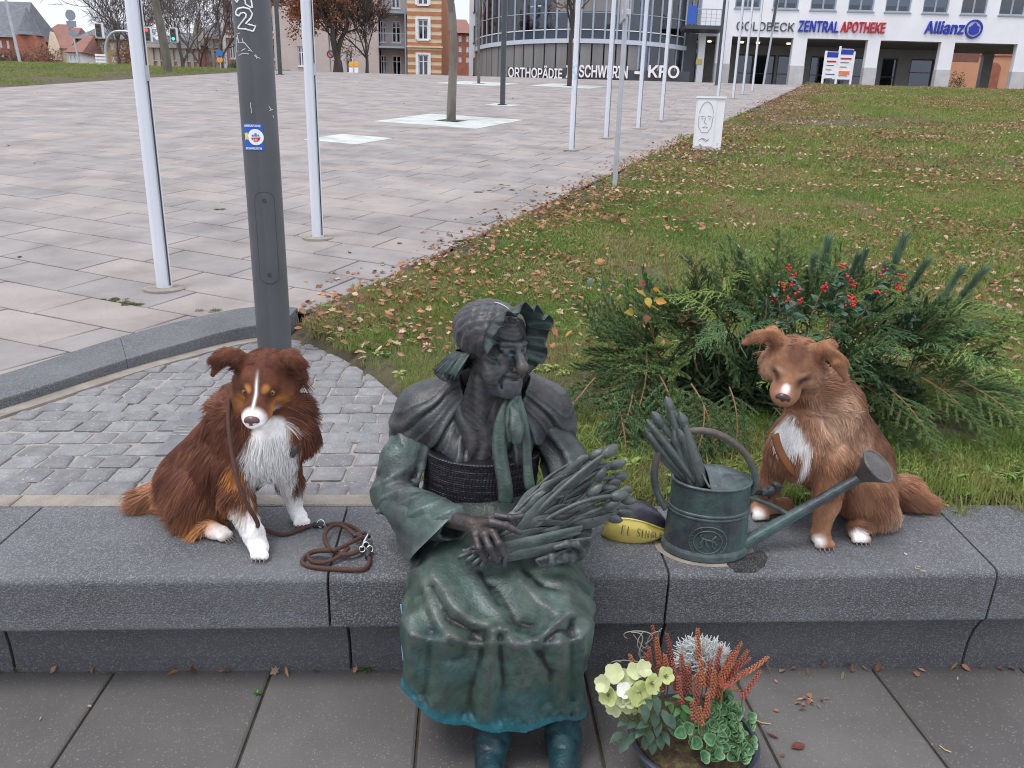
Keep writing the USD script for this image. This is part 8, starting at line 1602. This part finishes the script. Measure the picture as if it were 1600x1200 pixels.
for k, (a, b, c, d) in enumerate(SP):
    dy = .06 - .14 * (b - 85) / 500 + rp.uniform(-.02, .02); tip, base = pp(*z6(a, b), dy), pp(*z6(c, d), dy - .01); P = smooth_path([base, (tip + base) / 2 + rp.normal(0, .003, 3), tip], 24); L = np.linalg.norm(tip - base); nb = int(L / .0012); ms = []
    for j in range(nb):
        t = j / nb; p = np.array([np.interp(t * 23, range(24), P[:, q]) for q in range(3)]); r = .0058 * (1 - .55 * t ** 2.2) + .001; an = j * 2.4; dd = np.array([math.cos(an), math.sin(an), .1]); m = oct_.copy(); m.apply_scale([.0033 * (1 - .4 * t), .0033 * (1 - .4 * t), .0042 * (1 - .4 * t)]); m.apply_translation(p + dd * r); ms.append(m)
    sp_ = obj('flower_spike', cat(ms), M_he[k % 3], he); obj('stem', tube([P[0] - [0, 0, .05], P[0], P[-2]], .002, 5), M_hestem, sp_)
# silver cushion bush behind
cu = thing('cushion_bush', 'silvery grey wiry cushion bush behind the heather', 'plant'); cc = pp(1098, 1040, .07); ms = []
for k in range(420):
    u = rp.normal(0, 1, 3); u[2] = abs(u[2]) * .9 + .05; u /= np.linalg.norm(u); r0, r1 = .035, .085 * rp.uniform(.8, 1.08); a = cc + u * r0; b = cc + u * r1 * np.array([.95, .8, .9]) + rp.normal(0, .006, 3); mdp = (a + b) / 2 + rp.normal(0, .007, 3); ms.append(tube([a, mdp, b], [.0013, .0014, .0010], 4, False))
    for q in range(2): e = mdp * .5 + b * .5; ms.append(tube([e, e + u * .012 + rp.normal(0, .008, 3)], .0011, 3, False))
M_silver = mat('silver_twigs', [(.3, (.36, .38, .37)), (.7, (.58, .60, .58))], 60, .8); obj('twigs', cat(ms), M_silver, cu, kind='stuff'); sm = trimesh.creation.icosphere(2); sm.apply_scale([.05, .045, .045]); sm.apply_translation(cc); obj('core', sm, mat('silver_core', (.16, .17, .165), 60, .9), cu, True)
# hellebore
hb = thing('christmas_rose', 'pale yellow green hellebore blooms over dark leathery leaves at the bowl edge', 'plant')
M_pet = [leafmat(f'hellebore_petal_{i}', a, b, .35, .12, .5, 40) for i, (a, b) in enumerate((((.48, .55, .20), (.60, .66, .32)), ((.58, .62, .34), (.68, .71, .46))))]; M_sta = plain('stamen', (.20, .13, .05), .6); M_wpet = leafmat('white_petal', (.72, .74, .68), (.8, .8, .76), .3, .1, .5)
def petal(L, W, cup):
    nu, nv = 7, 5; V = []; F = []
    for i in range(nu):
        t = i / (nu - 1); w = W * math.sin(math.pi * min(1, .12 + .80 * t)) ** .8
        for j in range(nv):
            v = -1 + 2 * j / (nv - 1); V.append((t * L, v * w, cup * L * (t ** 1.6) * .55 + .18 * w * v * v))
    for i in range(nu - 1):
        for j in range(nv - 1): a = i * nv + j; F += [(a, a + nv, a + nv + 1), (a, a + nv + 1, a + 1)]
    return tm(np.array(V), F)
for (a, b, r, fx, fz, mi, op) in ((390, 600, .034, .2, .15, 0, .55), (160, 620, .027, -.5, .2, 0, .8), (205, 470, .026, -.4, .9, 1, 1.0), (290, 500, .024, 0, .9, 1, .9), (350, 450, .022, .2, 1., 1, .9), (415, 430, .022, .4, .9, 1, 1.1), (250, 650, .022, -.1, .3, 1, .6), (310, 700, .024, .1, -.1, 1, .7), (200, 725, .022, -.4, -.1, 1, .8), (590, 480, .022, .3, .8, 0, 1.0), (480, 540, .026, .5, .4, 0, .8), (330, 640, .026, .1, .1, 1, .7), (430, 690, .024, .3, .0, 1, .7), (120, 540, .022, -.6, .5, 1, .9), (270, 590, .020, .1, .5, 2, .5), (370, 720, .018, .4, -.2, 0, .9)):
    c = pp(*z6(a, b), -.085 + .04 * (b < 520)); n = np.array([fx, -.75, fz]); u, v, w = frame_of(n); f = holder('flower', hb)
    for k in range(5):
        an = k / 5 * 6.283 + a; d = math.cos(an) * u + math.sin(an) * v; m = petal(r * 1.05, r * .62, op); R4 = np.eye(4); R4[:3, 0] = d; R4[:3, 2] = w; R4[:3, 1] = np.cross(w, d); R4[:3, 3] = c + w * .0008 * (k % 2); m.apply_transform(R4); obj('petal', m, (M_pet + [M_wpet])[mi], f, True)
    if mi == 0: obj('stamens', cat([tube([c, c + w * .009 + rp.normal(0, .003, 3)], .0012, 4) for _ in range(9)]), M_sta, f)
    obj('stalk', tube(smooth_path([c, c + [.01, .02, -.03], pp(1010, 1150, -.03)], 8), .0022, 5), mat('hellebore_stalk', (.14, .17, .06), 20, .6), f)
M_hl = leafmat('hellebore_leaf', (.045, .085, .060), (.085, .135, .095), .12, .15, .42, 30); M_hl2 = leafmat('young_leaf', (.06, .17, .05), (.10, .24, .08), .25, .15, .45, 30)
for (a, b, dx, dz, L, mi) in ((230, 950, -1, .05, .043, 0), (280, 1010, -.5, -.6, .042, 0), (270, 850, -.7, .45, .036, 0), (430, 860, -.9, .25, .034, 0), (540, 880, -.35, -.75, .040, 0), (440, 1000, .1, -.9, .034, 0), (600, 960, .6, -.5, .036, 0), (640, 830, .5, -.6, .040, 0), (440, 770, .2, -.7, .040, 0), (530, 700, .3, -.7, .044, 0), (400, 920, -.6, -.2, .030, 0), (640, 880, .7, -.5, .034, 0), (480, 960, -.1, -.8, .032, 0), (340, 960, -.7, -.5, .036, 0),
                              (560, 1000, .3, -.9, .034, 0), (500, 1040, -.1, -.9, .032, 0), (350, 860, -.6, .3, .034, 0), (600, 800, .4, -.6, .036, 0), (520, 820, 0, -.8, .036, 0), (700, 840, .6, -.6, .032, 1), (650, 900, .5, -.7, .030, 1), (470, 680, -.1, .2, .032, 0), (620, 690, -.4, .4, .026, 1), (640, 720, .2, -.4, .026, 1), (760, 740, .9, -.3, .030, 1), (740, 790, .3, -.8, .028, 1), (690, 760, -.5, -.2, .026, 1), (780, 660, .7, .4, .026, 1), (560, 600, .1, .8, .028, 0), (680, 640, .5, .5, .026, 1)):
    d = np.array([dx, -.55, dz]); m = big_leaf(L * 1.15, L * .34, .30, rp, .25); R4 = np.eye(4); R4[:3, :3] = rot_to(d, rp.normal(0, .2)); 
    R4[:3, 3] = pp(*z6(a, b), -.11 if mi == 0 else -.08) - d / np.linalg.norm(d) * L * .5; m.apply_transform(R4); obj('leaf', m, (M_hl, M_hl2)[mi], hb, True)
# curled green rosettes with pale rims
iv = thing('curly_hebe', 'low green plant of rounded curled leaves with pale rims at the right of the bowl', 'plant'); M_iv = vmat('curled_leaf', .45, 0, 80, .25, 60, spec=.4)
def curl_leaf(r, seed):
    nu, nv = 6, 18; V, C = [], []; 
    for i in range(nu):
        t = i / (nu - 1)
        for j in range(nv):
            a = j / nv * 2 * np.pi; rr = r * t * (1 + .10 * math.sin(3 * a + seed)) * (.6 + .4 * abs(math.sin(a / 2))); V.append((rr * math.cos(a), rr * math.sin(a), r * (.55 * t ** 2.4 + .10 * math.sin(4 * a + seed) * t))); C.append(np.array((.035, .105, .045)) * (1 - t ** 6) + np.array((.20, .32, .16)) * t ** 6)
    F = []
    for i in range(nu - 1):
        for j in range(nv): q = i * nv + j; q2 = i * nv + (j + 1) % nv; F += [(q, q + nv, q2 + nv), (q, q2 + nv, q2)]
    return tm(np.array(V), F), np.array(C)
for k in range(125):
    a, b = rp.uniform(760, 1280), rp.uniform(640, 1130)
    if ((a - 1050) / 250) ** 2 + ((b - 930) / 240) ** 2 > 1 and not (1020 < a < 1150 and 640 < b < 760): continue
    m, c = curl_leaf(rp.uniform(.014, .021), k); n = np.array([rp.normal((a - 1050) / 500, .35), -.55, rp.normal(.7, .3)]); u, v, w = frame_of(n); R4 = np.eye(4); an = rp.uniform(0, 6.28); R4[:3, 0] = math.cos(an) * u + math.sin(an) * v; R4[:3, 2] = w; R4[:3, 1] = np.cross(w, R4[:3, 0]); R4[:3, 3] = pp(*z6(a, b), -.13 + .12 * (1130 - b) / 490); m.apply_transform(R4); obj('leaf', m, M_iv, iv, True, c)
for (a, b, dy) in ((900, 900, -.08), (720, 930, -.12), (850, 1010, -.13), (960, 980, -.14), (700, 870, -.09), (780, 890, -.11), (1010, 1090, -.15), (900, 1110, -.15)):
    m, c = curl_leaf(.018, a); R4 = np.eye(4); u, v, w = frame_of(np.array([rp.normal(0, .3), -.6, .7])); R4[:3, 0], R4[:3, 1], R4[:3, 2], R4[:3, 3] = u, np.cross(w, u), w, pp(*z6(a, b), dy); m.apply_transform(R4); obj('leaf', m, M_iv, iv, True, c)
dt = thing('dry_twigs', 'tangle of thin dry grey twigs at the back left of the bowl', 'twigs'); M_dry = mat('dry_twig', (.28, .25, .21), 40, .9); ms = []
for pts in ([(170, 400), (230, 360), (320, 360), (420, 380)], [(300, 190), (380, 130), (480, 150), (440, 230)], [(330, 140), (420, 180), (400, 270), (480, 320)], [(570, 110), (540, 180), (560, 300), (520, 420)], [(350, 160), (450, 250), (470, 180), (560, 130)], [(420, 290), (380, 220), (430, 130)], [(460, 440), (400, 330), (430, 260)], [(250, 370), (200, 390), (180, 430)]): ms.append(tube(smooth_path([pp(*z6(a, b), .06 + rp.normal(0, .012)) for a, b in pts], 14), .0014, 4))
obj('twigs', cat(ms), M_dry, dt)

# ---- loose leaves, weeds and specks that can be counted
lf = {}
def single_leaf(kind, px, py, size, rz, label, z=None, name='fallen_leaf', lift=.004, group=None, tilt=(0, 0)):
    m = leaf_mesh(kind[0], rp, size); q = at_z(px, py, .0) if z is None else at_z(px, py, z); t = thing(name, label, 'leaf', q + [0, 0, lift], rz, group); m.apply_transform(trimesh.transformations.euler_matrix(tilt[0], tilt[1], 0)); m.apply_translation([0, 0, -m.vertices[:, 2].min()]); obj('blade', m, kind[1], t, True); return t
M_darkred = leafmat('dark_red_leaf', (.10, .03, .025), (.16, .055, .04), .15, .2, .6, 60); M_greenleaf = leafmat('grey_green_leaf', (.20, .22, .13), (.28, .29, .19), .2, .2, .6, 60)
single_leaf((2, M_greenleaf), 1316, 1058, .020, -.5, 'narrow grey green leaf on the pavement below the bench', tilt=(.1, 0))
single_leaf((0, M_darkred), 1247, 1168, .024, 1.9, 'dark red oval leaf with a stalk on the pavement right of the bowl')
single_leaf((2, M_darkred), 1207, 1152, .020, .9, 'thin dark curled leaf between bowl and red oval leaf')
t = thing('leaf_litter_clump', 'small heap of crumpled brown leaf bits on the paving right of the bowl', 'leaf litter')
for k in range(13): m = leaf_mesh(k % 3, rp, rp.uniform(.007, .013)); q = at_z(1268 + rp.normal(0, 16), 1098 + rp.normal(0, 6), 0); m.apply_transform(trimesh.transformations.euler_matrix(rp.normal(0, .6), rp.normal(0, .6), rp.uniform(0, 6))); m.apply_translation(q + [0, 0, .008]); obj('leaf_piece', m, LC[k % 3], t, True)
for k, (px, py) in enumerate(((84, 1046), (145, 1043), (165, 1049), (270, 1050), (303, 1048), (345, 1044), (353, 1047), (430, 1047), (448, 1049), (494, 1046), (555, 1045), (1200, 1043), (1222, 1044), (1240, 1042), (1262, 1045), (1285, 1038), (1330, 1043), (1352, 1041), (1372, 1041), (1432, 1050), (1490, 1040), (1508, 1041), (1530, 1039), (1545, 1041), (1562, 1040), (1580, 1041))):
    single_leaf((k % 3, LC[k % 5]), px, py + 6, rp.uniform(.012, .022), rp.uniform(0, 6), 'small brown leaf lodged in the gap along the foot of the bench', lift=.003, group='leaves along the foot of the bench', tilt=(rp.normal(0, .5), rp.normal(0, .5)))
for k, (px, py, sz, lb) in enumerate(((1212, 1066, .010, 'tiny tan leaf crumb left of the narrow green leaf'), (1213, 1112, .010, 'tiny brown leaf crumb beside the bowl rim'), (1496, 1062, .012, 'curled tan leaf bit by the right pavement joint'), (1440, 1048, .013, 'brown leaf bit leaning on the base near the right joint'), (1222, 1182, .009, 'pale leaf crumb below the red oval leaf'), (63, 1125, .009, 'pale tan scrap on the left paving slab'), (140, 1105, .007, 'small tan scrap beside the left pavement joint'))):
    single_leaf((k % 3, LC[2 if k > 4 else k % 3]), px, py, sz, k * 1.3, lb)
M_straw = mat('straw', (.45, .33, .17), 60, .8)
for k, (a, b, c, d, lb) in enumerate(((1178, 1124, 1204, 1131, 'thin straw on the paving just right of the bowl'), (1468, 1165, 1486, 1175, 'bent yellow straw near the lower right joint'))):
    t = thing('straw', lb, 'straw'); obj('stalk', tube([at_z(a, b, .004), at_z((a + c) / 2, (b + d) / 2 + 2, .005), at_z(c, d, .004)], .0018, 5), M_straw, t)
for k, (px, py, lb) in enumerate(((1427, 887, 'yellow straw bits on the bench top near the right front edge'), (1440, 846, 'single straw crumb on the bench behind the dog tail'), (405, 842, 'tiny yellow crumb on the bench by the white paw'))):
    t = thing('straw', lb, 'straw'); n_ = 5 if k == 0 else 1
    for j in range(n_): a = at_z(px + rp.normal(0, 10) * (k == 0), py + rp.normal(0, 3) * (k == 0), .4225); d = rp.normal(0, .012, 2); obj('stalk', tube([a, a + [d[0], d[1] * .5, .001]], .0012, 4), M_straw, t)
M_weed = leafmat('weed_leaf', (.05, .15, .03), (.10, .23, .05), .25, .2, .5, 60)
for px, py, n_, L, lb in ((572, 1046, 10, .030, 'green dandelion weed in the gap at the bench foot left of the skirt'), (402, 1084, 9, .016, 'small green weed growing in the pavement joint'), (5, 1046, 7, .022, 'green weed at the bench foot on the left picture edge'), (28, 1049, 6, .018, 'second small weed at the bench foot near the left edge')):
    q = at_z(px, py, 0); t = thing('weed', lb, 'weed', q)
    for k in range(n_):
        a = k / n_ * 6.28 + .3; m = big_leaf(L * rp.uniform(.7, 1.3), L * .22, .3, rp, .4); R4 = np.eye(4); R4[:3, :3] = rot_to((math.cos(a), math.sin(a) * .7 - .2, rp.uniform(.3, .9)), 0); R4[:3, 3] = (0, 0, .002); m.apply_transform(R4); obj('leaf', m, M_weed, t, True)
# moss in the bench joints, leaf bits on the bench
for k, (px, py, lb) in enumerate(((1480, 790, 'fallen yellow leaf bit on the bench right end by the joint'), (1493, 800, 'pale green leaf scrap on the right end of the bench'), (1575, 808, 'small leaf scrap on the bench at the right picture edge'), (1415, 866, 'white crumb on the bench in front of the right dog'))):
    single_leaf((k % 3, (LC[3], M_greenleaf, M_greenleaf, M_white_conc)[k]), px, py, (.014, .016, .012, .008)[k], k * 1.1, lb, .4215, lift=.001)
